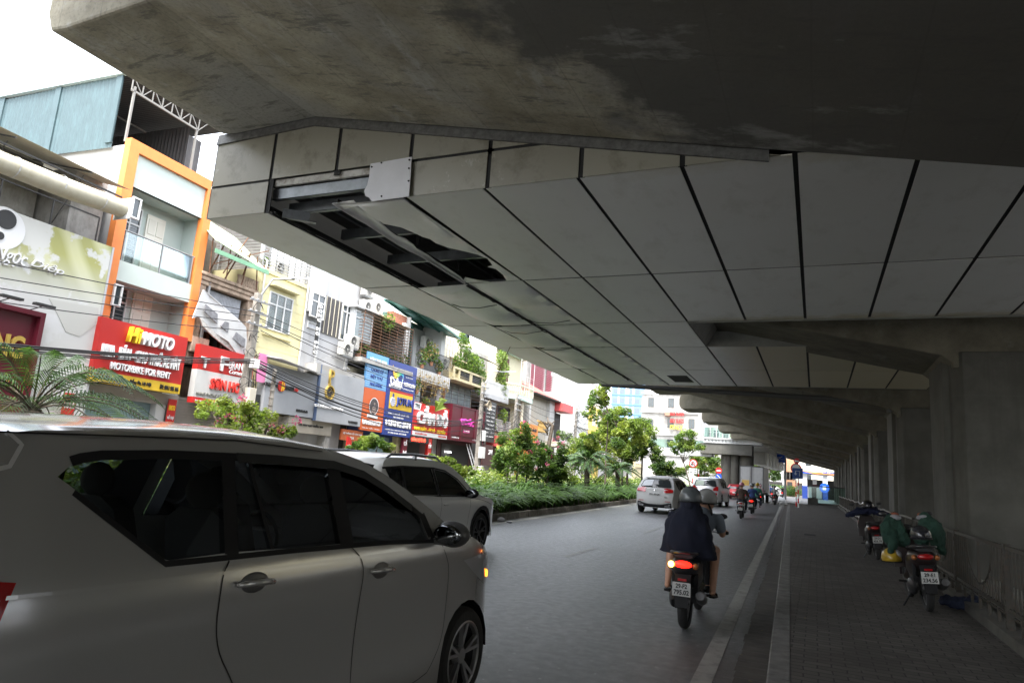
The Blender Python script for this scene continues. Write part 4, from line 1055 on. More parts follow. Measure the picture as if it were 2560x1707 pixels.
# ---------- B5: caged balcony house, painted shop boards below
s0, s1 = 24.9, 29.9
T = house('caged_balcony_house', 'cream house with a rusty barred balcony full of plants, air conditioners above', 27)
body(T, s0, s1, 9.0, CREAM2, 1.3); T.box('wall', WHITE, s1 - .35, s1, 0, 1.4, 5.8, 8.6); body(T, s0, s1, 5.6, CREAM2, .1)
T.box('wall', WGREY, s0, s0 + 1.3, .2, 1.4, 7.2, 11); T.box('upper_wall', WHITE, s0 + .6, s1 + 1.0, 2.0, 9, 9, 11.5)
hbars(T, s0 + .1, s1 - .4, 6.0, 8.2, -.55, 15, M_RUST, 'balcony_grille', 6, .011); 
b = MB()
for k in range(16): z = 6 + k * .147; b.bar((s0 + .1, -.55, z), (s0 + .1, 1.3, z), .02)
T.part(b, 'balcony_grille', M_RUST); b = MB()
for k in range(16): z = 6 + k * .147; b.bar((s1 - .4, -.55, z), (s1 - .4, 1.3, z), .02)
T.part(b, 'balcony_grille', M_RUST)
b = MB(); b.add([(s0 + .05, -.6, 8.2), (s1 - .35, -.6, 8.15), (s1 - .35, 1.3, 8.5), (s0 + .05, 1.3, 8.6)], [(0, 1, 2, 3)]); T.part(b, 'balcony_roof', CREAM2)
T.box('balcony_slab', GREYW, s0, s1 - .3, -.7, 1.3, 5.8, 6.0); T.box('back_room', mat('room_brown', (.1, .06, .04), .8, vary=.4), s0 + 2.8, s1 - .5, 1.2, 1.3, 6.1, 8.1); window(T, s0 + 1.6, s0 + 2.5, 6.2, 7.6, 1.25, 2, 0, BRONZE)
for i in range(9): potplant(T, s0 + .4 + i * .48, rn.uniform(-.4, .2), 6.2, rn.uniform(.22, .45), 90, rn, [LF_MID, rn.choice([LF_DRY, LF_LIGHT])], .07)
potplant(T, s0 + 2.0, -.6, 7.6, .55, 150, rn, [LF_MID, LF_LIGHT], .07, pot=False)
ac(T, s0 + .45, 8.2, .1); ac(T, s0 + .45, 9.0, .1); ac(T, s0 + 2.7, 8.75, 1.0); window(T, s0 + 1.5, s0 + 2.6, 8.9, 10.6, 1.98, 3, 0, BRONZE, mat('curtain_white', (.5, .5, .52), .7), bars=8)
T.box('shop_wall', mat('shop_wall_blue', (.03, .05, .16), .6), s0 + .6, s1, .0, .12, 0, 3.0); T.box('shop_glass', mat('frosted_glass', (.2, .28, .3), .2), s0 + 1.9, s1 - .9, -.06, -.01, .2, 2.6)
T.box('roller_shutter', mat('shutter_tan', (.30, .23, .15), .6), s0 + .3, s0 + 1.5, -.08, 0, 0, 2.3); T.box('white_pillar', CREAM, s1 - .5, s1 - .1, -.3, 0, 0, 2.7)
S = Th('sky_blue_board', 'small sky blue printed board above the orange barber board', 'sign', (25.8, -.6, 5), FRAME)
x0, x1 = 25.5, 27.35; S.box('board', SCYAN, x0, x1, -.6, -.5, 4.72, 6.35)
for i, w_ in enumerate(['CHUNG CƯ', 'BIỆT THỰ', 'NHÀ HÀNG']): S.text(w_, x0 + .4, x1 - .4, 5.5 - i * .33, 5.7 - i * .33, -.6, SBLUE, depth=.015)
b = MB()
for i in range(11): b.box(x0 + .03, x1 - .03, -.606, -.6, 4.8 + i * .1, 4.815 + i * .1)
S.part(b, 'printed_lines', mat('line_pale', (.5, .65, .8), .5)); S.text('SIÊU THỊ SƠN', x0 + .2, x1 - .2, 5.95, 6.15, -.6, LTW, depth=.015)
S = Th('orange_barber_board', 'orange board with a round portrait photo next to the dark blue paint board', 'sign', (26, -.6, 3), FRAME)
S.box('board', SORANGE, x0, x1, -.605, -.5, 2.78, 4.71)
b = MB(); cx, cz = 26.4, 3.92; b.lathe([(.001, -.63), (.36, -.63), (.36, -.6)], (cx, 0, cz), 'y', 28); pr = S.part(b, 'portrait_disc', mat('photo_dark', (.06, .05, .05), .6, vary=.8, scale=9))
b = MB(); b.lathe([(.36, -.635), (.40, -.635)], (cx, 0, cz), 'y', 28); b.box(cx - .45, cx + .4, -.64, -.6, cz - .55, cz - .4); S.part(b, 'portrait_frame', LTW)
b = MB(); b.lathe([(.001, -.64), (.07, -.64)], (cx + .03, 0, cz + .12), 'y', 14); b.prism([(cx - .17, cz - .3), (cx + .22, cz - .3), (cx + .15, cz - .02), (cx + .03, cz + .03), (cx - .1, cz - .02)], -.642, -.632, 'y'); S.part(b, 'portrait', mat('photo_mid', (.22, .17, .15), .6, vary=.4, scale=12))
S.text('BARBERSHOP', x0 + .12, x1 - .15, 3.05, 3.27, -.605, LTW, bold=.04); S.text('Cắt tóc - Uốn - Nhuộm', x0 + .15, x1 - .2, 2.86, 2.93, -.605, LTW, depth=.01)
S = Th('dark_blue_paint_board', 'tall dark blue paint shop board with colour ribbon logo and yellow panel', 'sign', (28, -.65, 3), FRAME)
x0, x1 = 27.38, 30.1; S.box('board', SBLUE, x0, x1, -.65, -.5, 2.7, 6.3)
S.box('yellow_panel', SYEL, x0 + .28, x1 - .2, -.66, -.65, 3.98, 4.78); S.box('red_band', RED, x0 + .28, x1 - .2, -.662, -.65, 4.78, 4.92)
S.text('JOTUN', x0 + .92, x1 - .28, 4.12, 4.6, -.66, SBLUE, bold=.025, depth=.06)
b = MB(); b.lathe([(.001, -.69), (.22, -.69), (.22, -.66)], (x0 + .58, 0, 4.32), 'y', 24); gl = S.part(b, 'globe', LTW)
b = MB(); 
for k in (-.1, 0, .1): b.box(x0 + .36, x0 + .8, -.694, -.69, 4.31 + k, 4.325 + k); b.box(x0 + .57 + k, x0 + .585 + k, -.696, -.69, 4.12, 4.52)
S.part(b, 'globe_lines', SBLUE, gl); b = MB(); b.prism([(x0 + .5, 4.55), (x0 + .66, 4.55), (x0 + .62, 4.72), (x0 + .54, 4.72)], -.69, -.66, 'y'); S.part(b, 'penguin_head', SBLUE)
S.text('Dulux', x0 + .2, x0 + 1.35, 5.05, 5.5, -.65, LTW, bold=.025, depth=.05); S.text("let's colour", x0 + .25, x0 + 1.2, 4.98 - .03, 5.03 + .12, -.65, LTW, bold=-.005, depth=.02) if False else None
S.text("let's colour", x0 + .2, x0 + 1.3, 5.0 - .02, 5.2 - .02, -.65, LTW, bold=0, depth=.02) if False else None
S.text("let's colour", x0 + .15, x0 + 1.25, 4.97, 5.13, -.655, LTW, bold=0, depth=.02) if False else None
rib = [(.3, 6.02), (.36, 5.78), (.5, 5.62), (.72, 5.6), (.95, 5.78), (1.15, 5.86), (1.32, 5.78), (1.38, 5.6), (1.3, 5.42)]
cols = [(.8, .5, .05), (.8, .45, .05), (.75, .6, .05), (.4, .55, .1), (.1, .5, .25), (.05, .4, .6), (.1, .45, .75), (.5, .65, .8)]
for i in range(8):
    wa = .13 * math.sin((i + .4) / 9 * 3.1) + .03; wb = .13 * math.sin((i + 1.4) / 9 * 3.1) + .03
    (a, z), (c, e) = rib[i], rib[i + 1]
    b = MB(); b.prism([(x0 + a, z - wa), (x0 + c, e - wb), (x0 + c, e + wb), (x0 + a, z + wa)], -.668, -.652, 'y'); S.part(b, 'ribbon', mat('ribbon_%d' % i, cols[i], .4))
S.text("let's colour", x0 + .12, x0 + 1.25, 4.98, 5.12, -.65, LTW, bold=.0) ; S.text('HƯƠNG SƠN', x0 + 1.5, x1 - .12, 5.2, 5.42, -.65, LTW, bold=.03); S.text('Trung Tâm Pha Màu', x0 + 1.6, x1 - .4, 5.62, 5.7, -.65, LTW, depth=.01); S.text('254 Đường Láng - Hà Nội', x0 + 1.5, x1 - .2, 5.02, 5.1, -.65, LTW, depth=.01)
S.text('CÔNG TY TNHH ĐẦU TƯ PHÁT TRIỂN', x0 + .3, x1 - .4, 3.72, 3.82, -.65, LTW, depth=.01); S.text('CAO THÀNH PHÁT', x0 + .8, x1 - .9, 3.56, 3.65, -.65, LTW, depth=.01)
S.text('HƯƠNG SƠN', x0 + .15, x1 - .2, 3.12, 3.47, -.65, LTW, bold=.025, depth=.04); S.text('254 ĐƯỜNG LÁNG, P. THỊNH QUANG, ĐỐNG ĐA, HÀ NỘI', x0 + .2, x1 - .3, 2.93, 3.02, -.65, LTW, depth=.01); S.text('ĐT: 0988 434 508 - 0912 160 380', x0 + .45, x1 - .5, 2.79, 2.87, -.65, LTW, depth=.01)
S = Th('orange_hair_salon_board', 'low orange board with white words under the round portrait board', 'sign', (25.4, -.5, 2.3), FRAME)
S.box('board', mat('sign_burnt_orange', (.42, .10, .03), .5), 24.3, 25.95, -.5, -.4, 2.25, 2.72); S.text('HỆ THỐNG CẮT TÓC NAM', 24.4, 25.85, 2.5, 2.62, -.5, LTW, depth=.01); S.text('256', 24.95, 25.25, 2.32, 2.43, -.5, LTW, depth=.01)
S = Th('red_flag_sign', 'red rounded flag sign with a white flower beside the tan shutter', 'sign', (24.2, -1, 1.5), FRAME)
b = MB(); b.prism([(24.0, .9), (24.35, .9), (24.35, 2.2), (24.25, 2.35), (24.0, 2.4)], -1.02, -.98, 'y'); S.part(b, 'cloth', REDB)
b = MB(); [b.bar((24.18, -1.03, 1.95), (24.18 + .12 * math.cos(k * math.pi / 4), -1.03, 1.95 + .12 * math.sin(k * math.pi / 4)), .02) for k in range(8)]; S.part(b, 'flower', LTW)

# ---------- B6: green glass balcony house
s0, s1 = 30.0, 34.3
T = house('green_canopy_house', 'white house with a dark green glass canopy and iron balconies hung with creepers', 32)
body(T, s0, s1, 9.3, mat('wall_green_dark', (.07, .13, .12), .6, vary=.3), 1.3); T.box('wall', WHITE, s1 - .5, s1, 0, 1.4, 0, 9.3); T.box('wall', WHITE, s0, s0 + .12, .0, 1.4, 3, 9.0); T.box('wall', WHITE, s0 + 2.6, s1 - .5, 1.15, 1.3, 6.4, 9)
T.box('balcony_slab', WHITE, s0, s1 - .2, -.6, 1.3, 5.75, 6.35); T.box('inner_dark', DARK, s0 + .12, s1 - .5, 1.2, 1.29, 3.1, 5.7)
railing(T, [(s0 + .1, -.5, 6.35), (s1 - .25, -.5, 6.35)], 1.15, 8, IRON, style=1)
b = MB(); 
for k in range(9): x = s0 + .4 + k * .42; b.tube([(x, -.53, 6.7), (x + .1, -.53, 6.85), (x, -.53, 7.0), (x - .1, -.53, 6.85), (x, -.53, 6.7)], .012, 5)
T.part(b, 'rail_scrolls', IRON)
b = MB(); b.add([(s0 - .6, -.9, 9.35), (s1, -.9, 8.75), (s1, 1.4, 9.3), (s0 - .6, 1.4, 9.9)], [(0, 1, 2, 3)]); T.part(b, 'canopy', mat('canopy_green_glass', (.08, .22, .20), .3))
b = MB()
for x in (s0 - .5, s0 + .9, s0 + 2.4, s1): z = 9.35 - (x - s0 + .6) * .12; b.bar((x, -.9, z - .05), (x, 1.4, z + .5), .06)
for y in (-.9, .2, 1.3): b.bar((s0 - .6, y, 9.3 + (y + .9) * .24), (s1, y, 8.7 + (y + .9) * .24), .09)
T.part(b, 'canopy_frame', TEALG); T.box('green_column', TEALG, s0 + 1.9, s0 + 2.0, .9, 1.0, 6.4, 9)
ac(T, s0 + 2.9, 7.9, .9, .95, .7); T.box('brick_parapet', BRICK, s0 - 1.5, s0 + .0, .2, .5, 8.4, 9.0)
window(T, s0 + .3, s0 + 1.8, 6.5, 8.7, 1.2, 2, .3, TEALG, DGLASS); T.box('water_tank', mat('tank_pale', (.35, .42, .42), .5), s0 + .1, s0 + 1.1, -.4, .5, 4.6, 5.6)
railing(T, [(s0 + .5, -.4, 4.2), (s1 - .4, -.4, 4.2)], .75, 7, IRON)
for (x, z, r_, n_) in ((30.8, 6.6, .5, 160), (31.8, 6.9, .65, 260), (32.8, 6.5, .4, 120), (30.5, 5.2, .4, 120), (31.6, 4.4, .35, 100)): potplant(T, x, -.5, z, r_, n_, rn, [LF_MID, LF_LIGHT, LF_DRY], .10)
b = MB()
for k in range(16):
    x = s0 + .2 + k * .24; z = 6.3; L = rn.uniform(.5, 1.6); b.tube([(x, -.65, z), (x + .05, -.68, z - L / 2), (x + rn.uniform(-.1, .1), -.65, z - L)], .008, 4)
    leaves(b, (x, -.65, z - L / 2), L / 2, 14, .07, rn, 0, (.15, .1, 1))
T.part(b, 'creeper', [LF_DRY], fix=False)
b = MB()                                    # banana plant leaning out
for k in range(7):
    a = k * .9; u = Vector((math.cos(a) * .5, -abs(math.sin(a)) * .5 - .1, .9 - .1 * k)); p = Vector((32.6, -.6, 4.3)); q = p + u * .9; e = q + Vector((u.x, u.y, -.15)) * .9
    w_ = Vector((0, .12, .03)); b.add([p, q - w_, e, q + w_], [(0, 1, 2, 3)])
T.part(b, 'banana_leaves', LF_LIGHT, fix=False)
T.box('ground_floor_wall', mat('pawn_wall', (.10, .02, .02), .6), s0, s1, .0, .12, 0, 3.0); T.box('shop_opening', DARK, s0 + .5, s0 + 2.3, -.02, 0, 0, 2.6); 
S = Th('pawn_shop_board', 'bright red pawn shop board reading CẦM ĐỒ in large white letters', 'sign', (32, -.6, 3), FRAME)
x0, x1 = 30.2, 34.35; S.box('board', REDB, x0, x1, -.6, -.3, 2.9, 4.58); S.box('white_strip', LTW, x0 + .1, x1 - .02, -.605, -.3, 2.88, 3.1)
S.text('CẦM ĐỒ', x0 + .4, x1 - .25, 3.5, 4.5, -.6, LTW, bold=.035, depth=.12); S.text('NHÀ ĐẤT - Ô TÔ - XE MÁY', x0 + .25, x1 - .3, 3.16, 3.42, -.6, LTY, bold=.025, depth=.05)
b = MB(); b.prism([(x0 + .02, 4.2), (x0 + .7, 4.2), (x0 + .8, 4.56), (x0 + .02, 4.56)], -.61, -.6, 'y'); S.part(b, 'corner_plate', LTW); S.text('T93', x0 + .12, x0 + .62, 4.27, 4.5, -.61, LTB, depth=.01)
S.text('ĐC 252 ĐƯỜNG LÁNG', x0 + .4, x0 + 1.7, 2.95, 3.04, -.605, LTR, depth=.01); S.text('0818.74.8788', x1 - 1.1, x1 - .15, 2.95, 3.05, -.605, LTR, depth=.01)
S = Th('led_sign', 'black sign with glowing red ĐĂNG KÝ Ô TÔ letters', 'led sign', (31, -.7, 2.6), FRAME)
S.box('board', LTB, 30.0, 32.0, -.7, -.6, 2.5, 2.84); S.text('ĐĂNG KÝ Ô TÔ', 30.1, 31.6, 2.57, 2.77, -.7, mat('led_red', (.9, .04, .02), .5, emit=1.2))
for i, (x, w_) in enumerate(((32.15, ['CẦM', 'ĐẰNG', 'KÝ', 'XE']), (29.5, ['CẦ', 'M', 'ĐỒ']))):
    S = Th('vertical_red_board', ['narrow red vertical board reading CẦM ĐẰNG below the pawn shop board', 'narrow dark red vertical board left of the white pillar'][i], 'sign', (x, -.5, .4), FRAME)
    S.box('board', RED if i == 0 else MAROON, x, x + .42, -.6, -.45, .3, 2.8)
    for j, q in enumerate(w_): S.text(q, x + .05, x + .37, 2.3 - j * .55, 2.6 - j * .55, -.6, LTW, depth=.015)

# ---------- B7: cream house with planted balcony, maroon box shop
s0, s1 = 34.4, 39.2
T = house('planted_balcony_house', 'cream yellow house with a planted balcony above a wide metal window', 37)
body(T, s0, s1, 7.0, CREAM, .3); T.box('upper_wall', CREAM2, s0, s1, 1.4, 8, 7, 10.3); T.box('wall', GREYW, s0 + .4, s1 - .3, .2, .3, 4.6, 6.4)
b = MB(); b.box(s0, s1, -.7, .3, 6.35, 6.5); b.box(s0, s1, -.7, -.6, 7.0, 7.12)
for x in (s0 + .05, s0 + .75, s0 + 2.3, s0 + 2.5, s0 + 4.1, s0 + 4.7): b.box(x - .08, x + .08, -.68, -.6, 6.5, 7.0)
T.part(b, 'balcony_parapet', CREAM)
hbars(T, s0 + .9, s0 + 2.2, 6.5, 7.0, -.65, 5, IRON, 'balcony_grille', 9); hbars(T, s0 + 2.7, s0 + 4.0, 6.5, 7.0, -.65, 5, IRON, 'balcony_grille', 9)
window(T, s0 + .7, s1 - .4, 4.75, 6.3, .16, 4, .25, IRONG, LGLASS); T.box('pilaster', BRICK, s0 + .5, s0 + .62, .1, .25, 4.6, 6.3)
for (x, z, r_, n_) in ((35.2, 7.4, .55, 220), (36, 8.2, .7, 300), (36.6, 7.4, .7, 300), (37.4, 7.5, .7, 320), (38.1, 7.3, .75, 340), (38.7, 6.9, .6, 240), (35.4, 8.8, .5, 160), (38.4, 6.3, .5, 150)): potplant(T, x, -.5, z - .3, r_, n_, rn, [LF_MID, LF_LIGHT], .085, pot=False)
ac(T, s0 + .1, 7.1, .5); hbars(T, s0 + .6, s0 + 2.6, 7.4, 9.4, .8, 6, IRONG, 'roof_grille', 5); roofsheet(T, 'tiled_roof', mat('old_tiles', (.4, .3, .2), .8, vary=.3), s1 - 1.5, s1 + 1.0, -.4, 2, 7.6, 8.5)
T.box('ground_floor_wall', mat('salon_dark', (.05, .008, .012), .5), s0, s1, .0, .12, 0, 3.0); T.box('shop_opening', DARK, s0 + .5, s1 - .4, -.03, 0, 0, 2.7); T.box('light_tube', mat('tube_light', (1, 1, 1), .5, emit=3), s0 + .9, s0 + 1.7, -.12, -.08, 2.2, 2.25)
S = Th('maroon_salon_board', 'wide dark maroon panelled board with rounded pink letters', 'sign', (37, -.7, 3), FRAME)
x0, x1 = 34.45, 39.3; S.box('board', MAROON, x0, x1, -.7, -.1, 2.92, 4.95)
b = MB(); [b.box(x - .03, x + .03, -.74, -.7, 2.95, 4.9) for x in (x0 + .05, x0 + 1.4, x0 + 3.4, x1 - .05)]; b.box(x0, x1, -.73, -.7, 4.88, 4.95); b.box(x0, x1, -.73, -.7, 3.2, 3.24); b.box(x0, x1, -.745, -.7, 2.9, 2.95); S.part(b, 'frame', MAROON)
S.text('BƠM ÚC', x0 + 1.35, x0 + 3.1, 3.85, 4.3, -.7, mat('letter_pink', (.75, .06, .45), .4), bold=.025, depth=.08); S.box('pink_plate', mat('plate_pink', (.5, .05, .2), .5), x0 + 1.8, x0 + 2.7, -.72, -.7, 3.42, 3.62); S.text('TÓC NAM ĐẸP', x0 + 1.85, x0 + 2.65, 3.47, 3.57, -.72, LTW, depth=.01)
S.text('248 ĐƯỜNG LÁNG', x0 + .3, x0 + 1.3, 3.03, 3.13, -.7, LTW, depth=.01); S.text('0961.102.331', x0 + 3.3, x0 + 4.2, 3.03, 3.13, -.7, LTW, depth=.01)
S = Th('ladder', 'aluminium ladder leaning against the dark maroon shop', 'ladder', (38.2, -1, 0), FRAME)
b = MB(); b.bar((37.6, -1.5, 0), (37.3, -.5, 2.8), .05); b.bar((38.0, -1.5, 0), (37.7, -.5, 2.8), .05)
for k in range(1, 10): t = k / 10; b.bar((37.6 - .3 * t, -1.5 + t, 2.8 * t), (38.0 - .3 * t, -1.5 + t, 2.8 * t), .03)
S.part(b, 'ladder_frame', mat('aluminium', (.5, .5, .5), .4, .5))

# ---------- B8 / B9
s0, s1 = 39.3, 43.5
T = house('grey_balcony_house', 'grey house with a slotted white balcony and a climbing tree behind the loudspeaker pole', 41)
body(T, s0, s1, 9.3, GREYW, 1.2); T.box('balcony_slab', WGREY, s0, s1, -.6, 1.2, 5.9, 6.2)
b = MB()
for k in range(26): x = s0 + .1 + k * .16; b.box(x, x + .08, -.6, -.52, 6.4, 6.95)
b.box(s0, s1, -.6, -.52, 6.2, 6.4); b.box(s0, s1, -.6, -.52, 6.95, 7.1); T.part(b, 'balcony_parapet', WHITE)
corrug(T, 'dark_shutter', CORRG, (s0 + .3, 1.0), (s0 + 2.2, 1.0), 6.2, 8.4, .03, .1); b = MB(); b.add([(s0, -.7, 8.3), (s0 + 2.6, -.7, 8.2), (s0 + 2.6, 1.2, 8.9), (s0, 1.2, 9.0)], [(0, 1, 2, 3)]); T.part(b, 'metal_roof', IRONG)
T.box('dark_room', DARK, s0 + .2, s1 - .3, 1.1, 1.19, 3.3, 5.8); window(T, s0 + 2.6, s1 - .2, 3.8, 5.6, 1.0, 3, .3, BRONZE); railing(T, [(s0 + 1.9, -.5, 3.9), (s1 + 1, -.5, 3.9)], .8, 6, WHITE)
for (x, z, r_, n_) in ((42.2, 8.6, .7, 260), (42.6, 7.7, .8, 320), (42.3, 6.9, .75, 300), (42.8, 6.3, .5, 160), (41.2, 4.9, .45, 140), (41.4, 4.2, .5, 150), (43.2, 4.8, .6, 180)): potplant(T, x, -.4, z - .3, r_, n_, rn, [LF_LIGHT, LF_MID], .1, pot=False)
T.box('ground_floor_wall', mat('pale_wall', (.35, .33, .31), .7), s0 + 1.6, s1, .0, .12, 0, 3.2); T.box('red_awning', mat('awning_red', (.42, .06, .06), .6, vary=.2), s0 + 2.2, s1 + 1.2, -.9, 0, 2.9, 3.6)
S = Th('black_slanted_board', 'tall black poster board with tiny white lines behind the loudspeaker pole', 'sign', (40, -.6, 2), FRAME)
S.box('board', mat('board_black', (.03, .03, .032), .5), 39.4, 41.1, -.72, -.6, 3.1, 5.7)
for k in range(9): S.text(['TIỆN ÍCH', 'CHUNG CƯ', 'GIÁ TỐT', 'LIÊN HỆ', 'VĂN PHÒNG', 'CHO THUÊ', 'NHÀ ĐẤT', 'UY TÍN', 'HÀ NỘI'][k], 39.55, 40.9, 5.4 - k * .25, 5.5 - k * .25, -.72, LTW, depth=.01)
S.box('lower_board', mat('board_brown', (.07, .03, .03), .5), 39.0, 40.6, -.9, -.7, 1.6, 2.9); S.text('244', 39.9, 40.5, 2.3, 2.6, -.9, LTW)
S = Th('yellow_shop_board', 'pale yellow shop board with pink lettering above a red door frame', 'sign', (42.3, -.9, 2), FRAME)
S.box('board', mat('sign_pale_yellow', (.66, .62, .12), .5), 41.2, 44.2, -1.0, -.9, 2.0, 2.95); S.text('SỬA ĐIỆN', 41.9, 43.4, 2.7, 2.84, -1.0, SBLUE, depth=.01); S.text('NGÂN HÀNG', 41.5, 43.9, 2.3, 2.6, -1.0, mat('letter_salmon', (.6, .15, .12), .5), depth=.02)
s0, s1 = 43.5, 49.2
T = house('cream_curved_balcony_house', 'light cream house with a curved green edged balcony and brown shutters', 46)
body(T, s0, s1, 10.3, mat('paint_ivory', (.52, .47, .33), .7, vary=.05, dirt_amt=.15), .6)
b = MB(); pts = [(s0 + .2, .6), (s0 + .3, -.3), (s0 + 1.2, -.9), (s0 + 4.2, -.9), (s0 + 5.1, -.3), (s0 + 5.2, .6)]
b.prism(pts, 6.4, 6.75, 'z'); T.part(b, 'balcony_slab', mat('paint_aqua', (.45, .58, .52), .7)); T.box('cornice', mat('paint_aqua', (.45, .58, .52), .7), s0, s1, -.2, .6, 9.9, 10.15)
b = MB()
for (p, q) in zip(pts, pts[1:]):
    for k in range(6): t = k / 6; x = lerp(p[0], q[0], t); y = lerp(p[1], q[1], t); b.lathe([(.04, 6.75), (.07, 6.95), (.04, 7.3), (.05, 7.4)], (x, y, 0), 'z', 6)
    b.bar((*p, 7.45), (*q, 7.45), .12)
T.part(b, 'balustrade', CREAM2)
window(T, s0 + .8, s0 + 2.5, 7.3, 9.5, .55, 4, .3, mat('wood_dark_frame', (.12, .05, .04), .6), mat('brown_shutter', (.14, .06, .05), .6)); window(T, s0 + .8, s0 + 3.4, 4.0, 5.9, .55, 4, .3, mat('wood_dark_frame', (.12, .05, .04), .6), DARK)
b = MB(); [b.bar((x, -.95, 6.8), (x, -.95, 10.2), .03) for x in (s0 + 1.2, s0 + 2.2, s0 + 3.2, s0 + 4.1)]; [b.bar((s0 + 1.2, -.95, z), (s0 + 4.2, -.95, z), .02) for z in (8.2, 9.6)]; T.part(b, 'cage_bars', WHITE)
T.part(MB().lathe([(.14, 0), (.14, 6.4)], (s0 + 2.8, -.6, 0), 'z', 14), 'column', CREAM2, smooth=40); T.box('white_side', WHITE, s1 - .3, s1 + .02, -.3, .6, 0, 6.4); T.box('ground_floor_wall', DARK, s0 + .2, s1 - .3, .5, .59, 0, 3)
S = Th('tall_orange_board', 'tall plain orange board beyond the loudspeaker pole', 'sign', (45.5, -1, 2), FRAME)
S.box('board', mat('board_orange', (.6, .2, .025), .5), 45.3, 49.0, -1.05, -.95, 2.4, 4.85); S.text('Trà chanh', 46.9, 48.6, 4.35, 4.6, -1.05, LTB); S.box('lower_board', mat('board_orange', (.6, .2, .025), .5), 43.9, 45.28, -1.0, -.9, .2, 3.6)
# ---------- B10: red roof house and the taller ones behind
s0, s1 = 49.6, 57.5
T = house('red_tile_roof_house', 'pale house with a small red tiled hip roof', 54)
body(T, s0, s1, 7.6, mat('paint_pale_beige', (.42, .395, .345), .8, vary=.07, dirt_amt=.3, streak=5), .2); T.box('white_wall', WHITE, s0 + 5, s0 + 6.4, -.1, .2, 3.6, 7.5)
b = MB(); b.add([(s0 - .4, -.6, 7.5), (s1 - 1.5, -.6, 7.5), (s1 - 1.5, 6, 7.5), (s0 - .4, 6, 7.5), (s0 + 1.2, 2.2, 9.0), (s0 + 4.5, 2.2, 9.0)], [(0, 1, 5, 4), (1, 2, 5), (2, 3, 4, 5), (3, 0, 4)]); T.part(b, 'roof', mat('roof_red', (.36, .08, .06), .7, vary=.2, scale=12)); T.box('roof_edge', DARK, s0 - .45, s1 - 1.45, -.65, .1, 7.4, 7.5)
T.box('red_awning', mat('awning_red', (.42, .06, .06), .6), s1 - 1.6, s1 + 1.5, -.9, .2, 6.7, 7.4); T.box('balcony_slab', CREAM2, s1 - 3, s1 + 2.5, -1, .2, 3.6, 4.0); T.box('dark_balcony', DARK, s1 - 1.4, s1 + 1, .1, .18, 4.1, 6.6); railing(T, [(s1 - 2.6, -.9, 4.0), (s1 + 2, -.9, 4.0)], 1.0, 3, IRON)
for x in (55.0, 56.2, 57.6, 58.6): potplant(T, x, -.9, 4.2, .45, 120, rn, [LF_MID, LF_LIGHT], .1, pot=False)
b = MB(); [b.lathe([(.05, 0), (.09, .25), (.05, .55)], (s0 + .3 + .28 * k, -.8, 4.7), 'z', 6) for k in range(7)]; b.box(s0, s0 + 2.2, -.9, -.7, 5.25, 5.35); b.box(s0, s0 + 2.2, -.9, .2, 4.5, 4.7); T.part(b, 'balustrade', mat('baluster_ochre', (.5, .32, .10), .7))
def blockhouse(name, label, s0, s1, h, m, y0, rows, wm=None, cat='building', depth=10, fr=None, extra=None, fz=3.4, frame=FRAME):
    T = Th(name, label, cat, ((s0 + s1) / 2, y0, 0), frame)
    T.box('wall', m, s0, s1, y0, y0 + depth, 0, h)
    n = max(2, int((s1 - s0) / 1.9))
    for r_ in range(rows):
        z = fz + r_ * 3.2
        if z + 1.7 > h: break
        for i in range(n):
            x = lerp(s0, s1, (i + .5) / n)
            window(T, x - .55, x + .55, z, z + 1.6, y0 - .02, 2, .3, fr or PVC, wm or DGLASS)
        T.box('string_course', m, s0 - .05, s1 + .05, y0 - .12, y0, z - .55, z - .4)
    return T
T = blockhouse('tall_louvre_house', 'tall grey house with dark red louvres behind the red tiled roof', 56.5, 64, 12.4, GREYW, 3.0, 2)
planks(T, 'louvre', mat('louvre_red', (.28, .03, .06), .6), 57.5, 61.5, 9.0, 11.5, 2.9, 14, .08); planks(T, 'louvre', mat('louvre_red', (.28, .03, .06), .6), 62.2, 64, 9.0, 11.5, 2.9, 14, .08); T.box('green_band', mat('band_green', (.25, .36, .24), .7), 57.3, 64.05, 2.85, 3, 11.6, 12.2); T.box('white_tower', WHITE, 61.6, 64.2, 2.2, 3, 0, 9)
roofsheet(T, 'roof', mat('roof_rust', (.30, .16, .12), .8), 56, 64.4, 2.5, 9, 12.4, 13.6)
T = blockhouse('teal_topped_house', 'pale house with a teal corrugated rooftop far along the row', 50.5, 56.4, 14, WHITE, 9, 3); corrug(T, 'metal_side', CORRT, (50, 8.9), (56.6, 8.9), 12.5, 15.2, .05, .3)
blockhouse('narrow_white_house', 'narrow white house with a yellow neighbour beyond the red louvres', 64.4, 70, 11, WHITE, .5, 3)
blockhouse('yellow_far_house', 'small mustard yellow house half hidden by the median trees', 70.2, 74, 8.6, mat('paint_mustard', (.72, .5, .12), .7), .2, 2)
for i, (a, c, h, m) in enumerate(((74.2, 79, 9.2, WGREY), (79.2, 84, 8.4, CREAM2), (84.2, 90, 8.8, GREYW), (90.2, 95, 8, WHITE), (95.2, 101, 8.4, CREAM))):
    blockhouse('distant_house', ['grey white four storey house behind the tallest median tree', 'light cream three storey house behind the median trees', 'grey plaster four storey house behind the median trees', 'white three storey house close to the footbridge', 'cream four storey house behind the footbridge stairs'][i], a, c, h, m, rn.uniform(0, .8), 4, group=None) if False else blockhouse('distant_house', ['grey white four storey house behind the tallest median tree', 'light cream three storey house behind the median trees', 'grey plaster four storey house behind the median trees', 'white three storey house close to the footbridge', 'cream four storey house behind the footbridge stairs'][i], a, c, h, m, rn.uniform(0, .8), 4)
